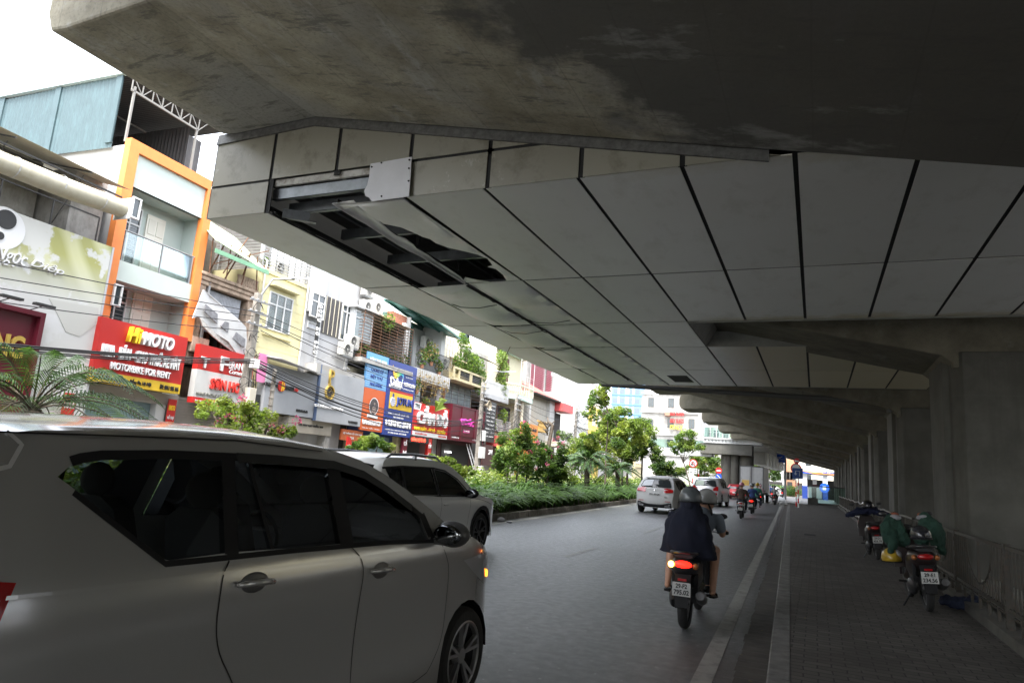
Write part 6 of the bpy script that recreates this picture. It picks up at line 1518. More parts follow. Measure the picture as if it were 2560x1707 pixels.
# --- cars seen from behind
def rear_car(name, label, loc, rz, L, H, W, m, plate, lamps, belt=1.0, boxy=0, wr=.36, rake=.3, glass=None, cladz=.5, cat='car', detail=True, wheels=None):
    c = Car(name, label, loc, rz, suv_top(L, H, belt - .04, rake, belt, boxy), W, wheels or (.95, L - .95), wr, m, belt=belt, tum=.48 - .26 * boxy, cat=cat, endr=.7, endk=.14)
    q = belt + .06
    win = [[(.75, H - .2), (1.2, H - .16), (1.16, q), (.9, q)], [(1.28, H - .155), (2.1, H - .155), (2.14, q - .01), (1.24, q)], [(2.2, H - .16), (2.5, H - .2), (2.85, H - .33), (3.2, q), (2.22, q - .01)]]
    s_ = L / 4.66; win = [[(y * s_, z) for y, z in w_] for w_ in win]
    c.body(win, front_glass=(12, 15)); c.wheel(5, .03)
    top_ = c.top; zg0, zg1 = belt + .09, H - .19
    g_ = c.rear_patch('rear_window', [(-.80, zg0), (.80, zg0), (.86, zg0 + .05), (.80, zg1 - .03), (.74, zg1), (-.74, zg1), (-.80, zg1 - .03), (-.86, zg0 + .05)], glass or mat('rear_glass_dark', (.025, .03, .032), .06, spec=.8), .03)
    for sg in (-1, 1):
        for i, pl in enumerate(lamps): c.rear_patch('tail_lamp', [(sg * u, z) for u, z in pl], LAMPR, .035)
    np_ = c.rear_patch('number_plate', [(-.26, plate), (.26, plate), (.26, plate + .13), (-.26, plate + .13)], PLATE, .03)
    c.rear_patch('bumper_trim', [(-.92, .30), (.92, .30), (.95, cladz), (-.95, cladz)], BLACKP, .03)
    c.ribbon('window_frame', [(.7 * s_, H - .17), (1.2 * s_, H - .135), (2.2 * s_, H - .135), (2.55 * s_, H - .18), (2.9 * s_, H - .31), (3.25 * s_, q - .01)], .03, BLACKP, .001)
    c.mirror(3.05 * s_, q, m, .9)
    b = MB(); p0 = c.rear(0, H - .10, .0); b.bar((-.5, p0[1] + .0, H - .075), (.5, p0[1] + .0, H - .075), .14, .03); c.T.part(b, 'roof_spoiler', m, smooth=40)
    return c, np_
def plate_text(c, txt, z0, z1, u=.24, off=.04):
    p = c.rear(0, (z0 + z1) / 2, off); c.T.text(txt, -u * c.W0 / 2, u * c.W0 / 2, z0, z1, p[1], LTB, bold=.02, depth=.006)
p = PT(1600, 1278, Z=0)
glc, _ = rear_car('white_suv', 'white sport utility vehicle ahead with chrome bumper trim, nearest the planted median', (p.x + .82, p.y - .75, 0), R_(-1.5), 4.65, 1.66, 1.92, WM2, .80, [[(.50, .92), (.97, .96), (.97, 1.08), (.62, 1.10), (.46, 1.06)]], belt=1.05, rake=.45, cladz=.52)
glc.rear_patch('chrome_trim', [(-.9, .42), (.9, .42), (.88, .46), (-.88, .46)], CHROME, .045); glc.rear_patch('exhaust_tip', [(-.85, .36), (-.58, .36), (-.58, .44), (-.85, .44)], CHROME, .055); glc.rear_patch('exhaust_tip', [(.85, .36), (.58, .36), (.58, .44), (.85, .44)], CHROME, .055); glc.rear_patch('reflector', [(-.9, .56), (-.6, .56), (-.6, .585), (-.9, .585)], LAMPR, .012, mirror=False); glc.rear_patch('reflector', [(.9, .56), (.6, .56), (.6, .585), (.9, .585)], LAMPR, .012)
plate_text(glc, '30H 409.04', .825, .91); glc.rear_patch('emblem', [(-.05, 1.0), (.05, 1.0), (.05, 1.09), (-.05, 1.09)], CHROME, .012); glc.rear_patch('badge', [(.55, .72), (.72, .72), (.72, .75), (.55, .75)], CHROME, .012)
glc.rear_patch('window_sticker', [(-.78, 1.15), (-.2, 1.15), (-.18, 1.42), (-.72, 1.42)], mat('sticker_pale', (.40, .42, .44), .2), .04)
p = PT(1766, 1254, Z=0)
SILV = paint('paint_silver', (.50, .50, .51), .6, .32)
lc, _ = rear_car('silver_suv', 'large silver off road vehicle just ahead of the white one, red lamps', (-6.75, 47.8, 0), R_(-1.5), 4.95, 1.86, 1.95, SILV, .93, [[(.62, 1.02), (.98, 1.02), (.98, 1.28), (.85, 1.3), (.6, 1.16)]], belt=1.18, boxy=1, wr=.40, rake=.1, cladz=.44)
lc.rear_patch('window_sticker', [(-.78, 1.3), (-.1, 1.3), (-.1, 1.62), (-.74, 1.62)], mat('curtain_pale_green', (.5, .58, .48), .4), .04); lc.rear_patch('bumper', [(-.98, .5), (.98, .5), (.98, .72), (-.98, .72)], SILV, .05); lc.rear_patch('reflector', [(.78, .74), (.92, .74), (.92, .88), (.78, .88)], LAMPR, .055, True); plate_text(lc, '29A 520.77', .955, 1.03)
p = PT(1838, 1238, Z=0)
redc, _ = rear_car('red_hatchback', 'small red hatchback between the silver off road vehicle and the box truck', (-7.55, 74.0, 0), R_(-1), 4.0, 1.5, 1.72, paint('paint_red', (.40, .012, .018), .3, .35), .62, [[(.62, .88), (.98, .88), (.98, 1.02), (.62, 1.0)]], belt=.96, wr=.31, rake=.35)
p = PT(1995, 1221, Z=0)
farw, _ = rear_car('white_saloon', 'distant white saloon among the motorbikes beyond the box truck', (-6.8, 122, 0), R_(-12), 4.4, 1.5, 1.78, WM2, .75, [[(.6, .85), (.98, .85), (.98, .97), (.6, .97)]], belt=.95, wr=.32, rake=.9)

# --- box truck
p = PT(1880, 1240, Y=68); T = Th('box_truck', 'grey white box truck with closed rear doors and a yellow notice', 'truck', (0, 0, 0), Matrix.Translation((-5.45, 68, 0)) @ Matrix.Rotation(R_(-3), 4, 'Z'))
bxm = mat('truck_box', (.42, .42, .42), .5, vary=.05, dirt=(.25, .24, .22), dirt_amt=.4, streak=3); hb = 3.25
T.box('cargo_box', mat('truck_side', (.30, .29, .28), .5, vary=.1), -1.02, 1.02, .03, 4.3, .95, hb)
fr = MB(); [fr.box(*q) for q in ((-1.06, -.98, -.02, .05, .9, hb + .04), (.98, 1.06, -.02, .05, .9, hb + .04), (-.98, .98, -.02, .05, hb - .05, hb + .04), (-.98, .98, -.02, .05, .88, .97), (-.03, .03, -.04, .03, .97, hb - .05))]; T.part(fr, 'door_frame', mat('truck_frame', (.10, .10, .10), .6))
for sx in (-1, 1):
    d_ = T.box('rear_door', bxm, sx * .04, sx * .97, -.01, .03, .98, hb - .06); b = MB(); b.tube([(sx * .12, -.05, 1.0), (sx * .12, -.05, hb - .1)], .02, 6); [b.box(sx * .85, sx * .99, -.05, -.02, z, z + .06) for z in (1.3, 2.1, 2.9)]; T.part(b, 'lock_rod', IRONG)
T.box('yellow_notice', mat('notice_ochre', (.60, .38, .10), .6, vary=.2), -.85, -.2, -.03, -.015, 1.5, 2.0); T.text('29H-123.45', .2, .85, 1.62, 1.78, -.02, LTB, bold=.03)
T.box('cab', paint('cab_grey', (.3, .32, .34), .2), -.95, .95, 4.4, 5.9, .7, 2.3, bevel=.08); T.box('chassis', BLACKP, -.4, .4, .2, 5.7, .55, .9); T.box('rear_bar', LAMPR, -.9, .9, -.02, .06, .55, .68)
for y in (1.1, 4.9):
    for sx in (-1, 1): T.part(MB().lathe([(.05, 0), (.4, 0), (.42, -.03), (.42, -.25), (.05, -.27)], (sx * .95 + (0 if sx < 0 else 0), y, .42), 'x', 20), 'wheel', TYRE)
# ------------------------------------------------------------------ motorbikes and people
SKIN = mat('skin', (.42, .23, .15), .55, vary=.06, scale=20); HAIR = mat('hair_black', (.012, .010, .009), .6)
NAVY = mat('cloth_navy', (.004, .006, .018), .9, vary=.2, scale=6, bump=.2, bscale=120)
LAMP_LIT = mat('tail_lamp_lit', (1., .012, .006), .3, emit=1.0)
BIKEBLK = mat('bike_black', (.018, .018, .02), .3, coat=.4); ENG = mat('engine_metal', (.16, .16, .165), .45, .7, vary=.3, scale=20)

def caps(b, a, c, ra, rc, n=12):
    a = Vector(a); c = Vector(c); d = c - a; L = d.length
    if L < 1e-5: b.ell(a, (ra,) * 3, n, 8); return
    d.normalize(); pts = []; rs = []
    for k in range(5): t = math.pi / 2 * (1 - k / 4); pts.append(a - d * ra * math.sin(t)); rs.append(max(.0005, ra * math.cos(t)))
    for k in range(5): t = math.pi / 2 * k / 4; pts.append(c + d * rc * math.sin(t)); rs.append(max(.0005, rc * math.cos(t)))
    b.tube(pts, rs, n)
def fuse(T, b, name, m, voxel=.014, parent=None, smooth_it=6):
    """joined tapered limbs turned into one continuous skin"""
    me = b.mesh(name, m, False); o = bpy.data.objects.new(name, me); C.objects.link(o)
    r_ = o.modifiers.new('r', 'REMESH'); r_.mode = 'VOXEL'; r_.voxel_size = voxel
    s_ = o.modifiers.new('s', 'SMOOTH'); s_.iterations = smooth_it; s_.factor = .5
    dg = bpy.context.evaluated_depsgraph_get(); dg.update()
    me2 = bpy.data.meshes.new_from_object(o.evaluated_get(dg)); me2.shade_smooth()
    if not me2.materials: me2.materials.append(m)
    o.modifiers.clear(); o.data = me2
    return T.adopt(o, parent) if T else o
def folds(o, st, sz):
    t = bpy.data.textures.get('folds%g' % sz) or bpy.data.textures.new('folds%g' % sz, 'CLOUDS'); t.noise_scale = sz
    s_ = o.modifiers.new('sub', 'SUBSURF'); s_.levels = s_.render_levels = 1
    d = o.modifiers.new('folds', 'DISPLACE'); d.texture = t; d.strength = st; d.mid_level = .5; d.texture_coords = 'LOCAL'
    return o
def hand(b, w, d, up, s=1., curl=.9, side=1):
    """w: wrist, d: direction of the knuckles, up: back of the hand; five separate curled fingers"""
    d = Vector(d).normalized(); up = Vector(up).normalized(); sd = d.cross(up).normalized() * side; w = Vector(w)
    caps(b, w, w + d * .045 * s, .024 * s, .030 * s); 
    for k, (o_, L) in enumerate(((-.030, .85), (-.010, 1.), (.010, .95), (.029, .78))):
        p = w + d * .075 * s + sd * o_ * s; caps(b, w + d * .03 * s + sd * o_ * .7 * s, p, .013 * s, .011 * s, 8)
        a = 0; q = p
        for j, l in enumerate((.038, .026, .020)):
            a += curl; e = q + (d * math.cos(a) - up * math.sin(a)) * l * L * s; caps(b, q, e, (.010 - j * .001) * s, (.009 - j * .001) * s, 8); q = e
    t0 = w + d * .02 * s - sd * .026 * s; t1 = t0 + (d * .6 - sd * .7 - up * .3).normalized() * .035 * s; t2 = t1 + (d * .8 - up * .8).normalized() * .028 * s
    caps(b, t0, t1, .013 * s, .011 * s, 8); caps(b, t1, t2, .011 * s, .009 * s, 8)
def head(b, c, s=1., f=Vector((0, 1, 0))):
    c = Vector(c); b.ell(c, (.076 * s, .094 * s, .115 * s), 18, 14); b.ell(c + f * .03 * s + Vector((0, 0, -.05 * s)), (.058 * s, .07 * s, .065 * s), 14, 10)
    b.ell(c + f * .098 * s + Vector((0, 0, -.015 * s)), (.012 * s, .018 * s, .022 * s), 8, 6)
    for sx in (-1, 1): b.ell(c + Vector((sx * .077 * s, -.005, -.01 * s)), (.012 * s, .02 * s, .032 * s), 8, 6)
def face(T, c, s=1., parent=None):
    b = MB(); c = Vector(c)
    for sx in (-1, 1): b.ell(c + Vector((sx * .03 * s, .088 * s, .005 * s)), (.013 * s, .008 * s, .007 * s), 8, 6)
    e = T.part(b, 'eyes', LTB, parent); b = MB(); b.ell(c + Vector((0, .092 * s, -.055 * s)), (.024 * s, .008 * s, .007 * s), 10, 6); T.part(b, 'mouth', mat('lips', (.4, .12, .1), .5), parent)
def helmet(T, c, m, s=1., parent=None, vis=True, tiltback=.0):
    b = MB(); c = Vector(c); rings = []; n = 28
    for k in range(11):
        t = k / 10; ph = t * math.pi * .60; r = math.sin(ph); z = math.cos(ph); row = []
        for j in range(n):
            a = 2 * math.pi * j / n; lift = .022 * max(0, math.sin(a)) * t ** 3
            row.append(c + Vector((.125 * s * r * math.cos(a), .148 * s * r * math.sin(a) - .005, .135 * s * z + .015 + lift)))
        rings.append(row)
    b.loft(rings, cap=False); o = T.part(b, 'helmet', m, parent, smooth=1); o.modifiers.new('s', 'SOLIDIFY').thickness = .018
    o2 = None
    if vis:
        b = MB(); rr = []
        for k in range(2): rr.append([c + Vector((.128 * s * math.cos(a) * (1.0 + .02 * k), .155 * s * math.sin(a) + .02 * k, .04 - .01 * k)) for a in [math.pi * (.12 + .76 * j / 12) for j in range(13)]])
        b.loft(rr, closed=False, cap=False); T.part(b, 'peak', BLACKP, o, smooth=1)
    b = MB(); b.tube([c + Vector((.128 * s * math.cos(a), .15 * s * math.sin(a) - .005, -.025 + .022 * max(0, math.sin(a)))) for a in [2 * math.pi * j / 24 for j in range(25)]], .008, 6); T.part(b, 'helmet_rim', BLACKP, o, smooth=1)
    return o

def person(name, label, M, hip, neck, headc, sh_w=.19, hip_w=.13, hands=None, knees=None, feet=None, elbows=None, top=NAVY, legs=BIKEBLK, shoes=BLACKP, helm=None, voxel=.022, skin_arms=False, group=None, hand_s=1., fingers=False, scale=1., bare_legs=False, coat=None, mask=None):
    T = Th(name, label, 'person', (0, 0, 0), M, group)
    hip = Vector(hip); neck = Vector(neck); hc = Vector(headc)
    b = MB()
    # skin: head, neck, trunk core, limbs as one mesh
    head(b, hc); caps(b, neck - Vector((0, 0, .03)), hc - Vector((0, 0, .05)), .052, .05)
    chest = hip.lerp(neck, .68); belly = hip.lerp(neck, .3)
    def tor(c, rx, ry, h): b.ell(c, (rx, ry, h), 16, 10)
    tor(hip, .155, .12, .13); tor(belly, .135, .10, .16); tor(chest, .15, .11, .17); caps(b, neck + Vector((-sh_w * .75, 0, -.06)), neck + Vector((sh_w * .75, 0, -.06)), .05, .05)
    for i, sx in enumerate((-1, 1)):
        sh = neck + Vector((sx * sh_w, 0, -.07)); el = Vector(elbows[i]); ha = Vector(hands[i])
        caps(b, sh, el, .05, .04); caps(b, el, ha, .038, .026)
        fw = (ha - el).normalized()
        hand(b, ha, fw, Vector((0, -.2, 1)) if abs(fw.z) < .8 else Vector((0, 1, 0)), hand_s, .95 if fingers else .7, -sx)
        hp = hip + Vector((sx * hip_w * .7, .02, -.02)); kn = Vector(knees[i]); ft = Vector(feet[i])
        caps(b, hp, kn, .085, .058); calf = kn.lerp(ft, .3); caps(b, kn, calf, .055, .055); caps(b, calf, ft, .054, .036); caps(b, ft, ft + Vector((0, .13, -.04)), .034, .028); caps(b, ft + Vector((0, -.03, -.02)), ft + Vector((0, 0, 0)), .034, .03)
    bd = fuse(T, b, 'body', SKIN, voxel); face(T, hc, 1., bd)
    # clothes
    b = MB(); g = .016
    for c, rx, ry, h in ((hip + Vector((0, 0, .03)), .165, .135, .14), (belly, .15, .12, .18), (chest, .165, .125, .18)): b.ell(c, (rx + g, ry + g, h), 16, 10)
    caps(b, neck + Vector((-sh_w * .75, 0, -.065)), neck + Vector((sh_w * .75, 0, -.065)), .062, .062); caps(b, neck - Vector((0, 0, .06)), neck - Vector((0, 0, .01)), .07, .06)
    for i, sx in enumerate((-1, 1)):
        sh = neck + Vector((sx * sh_w, 0, -.07)); el = Vector(elbows[i]); ha = Vector(hands[i])
        caps(b, sh, sh.lerp(el, .6 if skin_arms else 1), .068, .062 if skin_arms else .056)
        if not skin_arms: caps(b, el, el.lerp(ha, .9), .054, .042)
    sh_o = fuse(T, b, 'jacket', top, voxel)
    b = MB(); b.ell(hip - Vector((0, 0, .01)), (.172, .145, .12), 16, 10)
    for i, sx in enumerate((-1, 1)):
        hp = hip + Vector((sx * hip_w * .7, .02, -.02)); kn = Vector(knees[i]); ft = Vector(feet[i])
        if bare_legs: caps(b, hp, hp.lerp(kn, .62), .104, .09)
        else: caps(b, hp, kn, .102, .074); caps(b, kn, kn.lerp(ft, .88), .072, .056)
    fuse(T, b, 'shorts' if bare_legs else 'trousers', legs, voxel)
    for i in range(2):
        ft = Vector(feet[i]); b = MB()
        if bare_legs:
            b.loft([[ft + Vector((x * w_, y, z)) for x in (-1, 1)] + [ft + Vector((x * w_, y, z - .02)) for x in (1, -1)] for y, w_, z in ((-.07, .025, -.055), (-.03, .04, -.055), (.05, .045, -.062), (.14, .048, -.072), (.19, .03, -.07))]); b.tube([ft + Vector((-.04, .10, -.06)), ft + Vector((0, .085, -.005)), ft + Vector((.04, .10, -.06))], .012, 6)
            T.part(b, 'sandal', shoes, smooth=40)
        else:
            caps(b, ft + Vector((0, -.05, -.035)), ft + Vector((0, .14, -.05)), .045, .038); T.part(b, 'shoe', shoes, smooth=1)
    if mask:
        b = MB(); b.ell(hc + Vector((0, .02, -.055)), (.082, .095, .062), 14, 8); T.part(b, 'face_mask', mask, smooth=1)
    if helm: helmet(T, hc + Vector((0, 0, .035)), helm)
    else:
        b = MB(); b.ell(hc + Vector((0, -.012, .02)), (.088, .104, .112), 16, 12); T.part(b, 'hair', HAIR, smooth=1)
    return T

def bike_wheel(T, y, r, wd=.05, parent=None, x=0.):
    b = MB(); b.lathe([(r - .075, -wd * .7), (r - .03, -wd), (r - .004, -wd * .55), (r, 0), (r - .004, wd * .55), (r - .03, wd), (r - .075, wd * .7)], (x, y, r), 'x', 32)
    o = T.part(b, 'wheel', TYRE, smooth=40); b = MB(); b.lathe([(r - .07, -wd * .5), (r - .085, -.01), (r - .085, .01), (r - .07, wd * .5)], (x, y, r), 'x', 32)
    for k in range(10): a = k * math.pi / 5; b.bar((x, y, r), (x, y + (r - .08) * math.cos(a), r + (r - .08) * math.sin(a)), .012, .012)
    b.lathe([(.001, -.05), (.04, -.05), (.04, .05), (.001, .05)], (x, y, r), 'x', 12); T.part(b, 'rim', ENG, o, smooth=40); return o
def scooter(label, M, col, plate='29-E1 234.56', lit=True, group='motorbikes riding away under the viaduct', kind='motorbike', plate_rows=None, step=True, mirror=True, wd=.052, stand=False, indicator=False, box=None, turn=0.):
    T = Th(kind, label, 'motorbike', (0, 0, 0), M, group)
    bike_wheel(T, 0, .285, wd); bike_wheel(T, 1.28, .285, wd * .85)
    def ring(y, z0, z1, w_): return [(-w_ * .6, y, z0), (-w_, y, lerp(z0, z1, .35)), (-w_ * .95, y, lerp(z0, z1, .75)), (-w_ * .6, y, z1), (w_ * .6, y, z1), (w_ * .95, y, lerp(z0, z1, .75)), (w_, y, lerp(z0, z1, .35)), (w_ * .6, y, z0)]
    b = MB(); b.loft([ring(-.28, .66, .72, .06), ring(-.24, .60, .76, .12), ring(-.1, .55, .77, .155), ring(.1, .46, .76, .165), ring(.32, .38, .74, .155), ring(.5, .34, .68, .12), ring(.58, .34, .6, .09)]); body_ = T.part(b, 'tail_body', col, smooth=50)
    b = MB(); b.loft([ring(.5, .27, .36, .14), ring(.75, .25, .35, .13), ring(.95, .27, .38, .12)]); 
    b.loft([[(-.2, .98, .45), (.2, .98, .45), (.2, 1.06, .45), (-.2, 1.06, .45)], [(-.21, 1.0, .7), (.21, 1.0, .7), (.21, 1.1, .7), (-.21, 1.1, .7)], [(-.13, .98, .92), (.13, .98, .92), (.13, 1.06, .92), (-.13, 1.06, .92)]]); T.part(b, 'front_shield', col, smooth=50)
    b = MB(); b.loft([ring(-.24, .765, .80, .10), ring(-.1, .77, .83, .13), ring(.15, .76, .82, .13), ring(.3, .75, .79, .12), ring(.55, .73, .78, .10), ring(.64, .68, .74, .07)]); T.part(b, 'seat', SEATM, smooth=50)
    b = MB(); b.tube([(-.13, .0, .8), (-.14, -.2, .82), (-.09, -.3, .83), (.09, -.3, .83), (.14, -.2, .82), (.13, 0, .8)], .014, 8); T.part(b, 'grab_rail', BIKEBLK, smooth=1)
    b = MB(); b.loft([[(x * w_, y, z) for x in (-1, 1)] + [(x * w_, y + .02, z - .012) for x in (1, -1)] for y, z, w_ in ((-.22, .62, .085), (-.29, .5, .08), (-.33, .38, .075), (-.36, .27, .065))]); T.part(b, 'mudguard', BLACKP, smooth=40)
    lm = LAMP_LIT if lit else LAMPR
    b = MB(); b.ell((0, -.265, .70), (.095, .035, .040), 16, 8); T.part(b, 'tail_lamp', lm, smooth=1)
    for sx in (-1, 1): T.part(MB().ell((sx * .13, -.24, .69), (.034, .04, .034), 10, 6), 'indicator', mat('indicator_lit', (1., .5, .08), .4, emit=3.) if (indicator and sx < 0) else mat('indicator_off', (.35, .12, .03), .3), smooth=1)
    T.part(MB().box(-.045, .045, -.315, -.3, .535, .56), 'reflector', LAMPR)
    pl = T.part(MB().box(-.095, .095, -.355, -.35, .385, .525), 'number_plate', PLATE)
    r1, r2 = plate_rows or (plate.split(' ') + [''])[:2]
    if plate:
        T.adopt(text(r1, -.06, .06, .465, .512, -.3555, LTB, None, bold=.03, depth=.004), pl).matrix_parent_inverse = Matrix.Identity(4)
        if r2: T.adopt(text(r2, -.08, .08, .40, .45, -.3555, LTB, None, bold=.03, depth=.004), pl)
    b = MB(); b.tube([(.16, .38, .3), (.17, .2, .28), (.18, -.05, .33), (.185, -.2, .38), (.185, -.24, .39)], [.02, .03, .06, .06, .035], 12); b.lathe([(.045, 0), (.02, .001)], (.185, -.245, .395), 'y', 12); T.part(b, 'exhaust', ENG, smooth=40)
    b = MB(); b.ell((-.13, .12, .30), (.06, .22, .11), 14, 8); b.box(-.1, .1, .2, .5, .24, .4); b.bar((.11, .0, .29), (.12, -.1, .68), .04); b.bar((-.12, .0, .29), (-.12, -.1, .66), .04); T.part(b, 'engine', mat('engine_dark', (.03, .03, .032), .5, .4), smooth=40)
    b = MB(); hz = 1.0; c_, s_ = math.cos(turn), math.sin(turn)
    def hb(x, y, z): return (x * c_ - (y - 1.0) * s_, 1.0 + x * s_ + (y - 1.0) * c_, z)
    b.tube([hb(-.34, .86, hz), hb(-.2, .92, hz), hb(-.05, 1.0, hz - .02), hb(.05, 1.0, hz - .02), hb(.2, .92, hz), hb(.34, .86, hz)], .013, 8); b.bar((0, 1.0, .95), (0, 1.25, .35), .05); b.ell((0, 1.04, .98), (.13, .08, .07), 12, 8); T.part(b, 'handlebar', BIKEBLK, smooth=40)
    b = MB(); 
    for sx in (-1, 1): b.tube([hb(sx * .25, .885, hz), hb(sx * .38, .83, hz)], .019, 8); b.bar(hb(sx * .24, .96, hz), hb(sx * .37, .93, hz), .012)
    T.part(b, 'grip', BLACKP, smooth=1)
    if mirror:
        for sx in (-1, 1):
            b = MB(); b.tube([hb(sx * .22, .92, hz), hb(sx * .27, .95, hz + .12), hb(sx * .30, .94, hz + .17)], .007, 6); b.ell(hb(sx * .31, .93, hz + .19), (.055, .015, .035), 12, 6); T.part(b, 'rear_mirror', BIKEBLK, smooth=40)
    b = MB(); b.loft([[(x * .06, 1.28 + .31 * math.cos(a), .285 + .31 * math.sin(a)) for x in (-1, 0, 1)] for a in [R_(q) for q in (0, 30, 60, 90, 120, 150)]], closed=False, cap=False); T.part(b, 'front_mudguard', col, smooth=1)
    b = MB(); 
    for sx in (-1, 1): b.bar((sx * .12, .25, .33), (sx * .27, .22, .35), .028)
    if stand: b.bar((-.08, .35, .25), (-.26, .28, .0), .018)
    T.part(b, 'footpeg', BLACKP)
    return T

def ride(label_b, label_p, px, col, heading, helm, top, legs, pz=0, lean=0., **k):
    p = PT(*px, Z=0); p.y += .0
    M = Matrix.Translation((p.x, p.y, 0)) @ Matrix.Rotation(heading, 4, 'Z') @ Matrix.Rotation(lean, 4, 'Y')
    scooter(label_b, M, col, **k)
    person('person', label_p, M, (0, .30, .90), (0, .36, 1.36), (0, .40, 1.50), hands=((-.31, .82, 1.01), (.31, .82, 1.01)), elbows=((-.27, .52, 1.06), (.27, .52, 1.06)), knees=((-.2, .72, .72), (.2, .72, .72)), feet=((-.16, .68, .36), (.16, .68, .36)), top=top, legs=legs, helm=helm, voxel=.03, group='riders under the viaduct')
    return M

# --- the near bike with two riders
p = PT(1710, 1572, Z=0); MN = Matrix.Translation((p.x, p.y + .05, 0)) @ Matrix.Rotation(R_(2), 4, 'Z')
nb = scooter('black scooter nearest the camera with lit tail lamp and white number plate', MN, BIKEBLK, plate_rows=('29-F2', '795.02'), indicator=True, group='motorbikes riding away under the viaduct')
HG = mat('helmet_grey', (.085, .095, .10), .35, coat=.4); HW = mat('helmet_pale', (.26, .26, .25), .35, coat=.4)
drv = person('person', 'rider in grey T shirt and pale helmet steering the near black scooter', MN, (.03, .42, .90), (.11, .50, 1.24), (.15, .54, 1.335), sh_w=.185, hands=((-.31, .82, 1.02), (.33, .83, 1.02)), elbows=((-.29, .55, 1.02), (.335, .56, 1.0)), knees=((-.2, .80, .74), (.21, .80, .74)), feet=((-.15, .78, .37), (.16, .78, .37)), top=mat('cloth_grey_blue', (.17, .20, .24), .9, bump=.2), legs=mat('cloth_dark', (.02, .02, .025), .9), helm=HW, skin_arms=True, voxel=.012, fingers=True, group='riders under the viaduct')
pas = person('person', 'passenger in long navy hooded cape and grey helmet on the near black scooter', MN, (-.01, .04, .90), (.0, .06, 1.25), (.02, .08, 1.345), sh_w=.165, hands=((-.12, .34, 1.0), (.14, .34, 1.0)), elbows=((-.17, .12, 1.03), (.17, .12, 1.03)), knees=((-.23, .44, .80), (.27, .44, .82)), feet=((-.235, .24, .42), (.265, .24, .40)), top=NAVY, legs=mat('cloth_dark', (.02, .02, .025), .9), helm=None, voxel=.012, bare_legs=True, group='riders under the viaduct', mask=NAVY)
b = MB(); rings = []; n = 36
for z, rx, ry, cx, cy in ((1.33, .105, .115, .02, .07), (1.27, .13, .13, .01, .06), (1.23, .165, .14, .005, .06), (1.18, .215, .17, .0, .05), (1.08, .25, .20, .0, .04), (1.0, .27, .215, .005, .05), (.9, .285, .23, .01, .07), (.82, .30, .25, .015, .10), (.78, .31, .255, .02, .11)):
    row = []
    for j in range(n):
        a = 2 * math.pi * j / n; f = 1 + (.05 * math.sin(a * 5 + z * 4) + .03 * math.sin(a * 9 + 1)) * max(0, (1.3 - z)) * 1.6
        zz = z + (.05 * math.cos(a) * (-1) if z < .8 else 0) * .5 - (.06 * max(0, math.sin(-a)) if z < .85 else 0) * .3
        x_ = cx + rx * f * math.cos(a); y_ = cy + ry * f * math.sin(a)
        if z < 1.0: y_ = cy + (ry * f * math.sin(a)) * (1.25 if math.sin(a) > 0 else .95)
        row.append((x_, y_, zz))
    rings.append(row)
b.loft(rings, cap=False); cape = pas.part(b, 'cape', NAVY, smooth=1); folds(cape, .085, .13); cape.modifiers.new('s', 'SOLIDIFY').thickness = .006
b = MB(); b.ell((.02, .06, 1.325), (.112, .128, .13), 20, 14); hood = pas.part(b, 'hood', NAVY, smooth=1)
helmet(pas, (.02, .08, 1.385), HG)
b = MB(); b.ell((.02, -.066, 1.325), (.04, .014, .045), 12, 8); pas.part(b, 'helmet_opening', NAVY, smooth=1)
b = MB()
for k in range(14): a = random.Random(k).uniform(-.3, .3); b.tube([(.18, .46, 1.34), (.215 + a * .05, .43 - a * .05, 1.27), (.20 + a * .1, .42, 1.20 + a * .04)], .006, 5)
drv.part(b, 'hair', HAIR, smooth=1)

# --- the column of riders ahead
CH_ = mat('cloth_brown_check', (.06, .04, .03), .9, vary=.7, scale=14); PNK = mat('helmet_pink', (.45, .15, .20), .3, coat=.4); GRN = mat('cloth_green', (.03, .16, .12), .9); PKC = mat('cloth_pale_pink', (.45, .30, .32), .9); BLU = mat('cloth_blue', (.02, .045, .14), .9); GRC = mat('cloth_grey', (.18, .19, .185), .9); HB = mat('helmet_blue', (.03, .08, .4), .3, coat=.4); HY = mat('helmet_yellow', (.42, .27, .02), .3, coat=.4); HK = mat('helmet_black', (.02, .02, .025), .25, coat=.5); LBL = mat('cloth_light_blue', (.12, .22, .42), .9); BRB = mat('cloth_bright_blue', (.02, .06, .45), .9); RDC = mat('cloth_red', (.45, .02, .02), .9); BKC = mat('cloth_black', (.015, .015, .018), .9); HGN = mat('helmet_green', (.08, .35, .2), .3); JEAN = mat('jeans_dark', (.02, .025, .04), .9)
WB = paint('bike_white', (.6, .6, .6), 0.); RB = paint('bike_red', (.35, .02, .02), .1)
ride('white scooter with a round tail, first ahead of the near bike', 'rider in dark check jacket and pink helmet on the white scooter', (1852, 1296), WB, R_(1), PNK, CH_, JEAN, lit=False)
ride('black motorbike with bright red tail lamp beside the white scooter', 'rider in navy jacket and grey helmet right of the check jacket', (1879, 1284), BIKEBLK, R_(0), HG, BLU, JEAN)
M_ = MN; p = PT(1884, 1281, Z=0)
person('person', 'passenger in green with a yellow helmet behind the navy jacket', Matrix.Translation((p.x + .12, p.y + .3, 0)), (0, .55, .92), (0, .6, 1.42), (.02, .63, 1.56), hands=((-.25, .9, 1.05), (.25, .9, 1.05)), elbows=((-.26, .7, 1.06), (.26, .7, 1.06)), knees=((-.2, .9, .75), (.2, .9, .75)), feet=((-.15, .8, .38), (.15, .8, .38)), top=GRN, legs=JEAN, helm=HY, voxel=.03, group='riders under the viaduct')
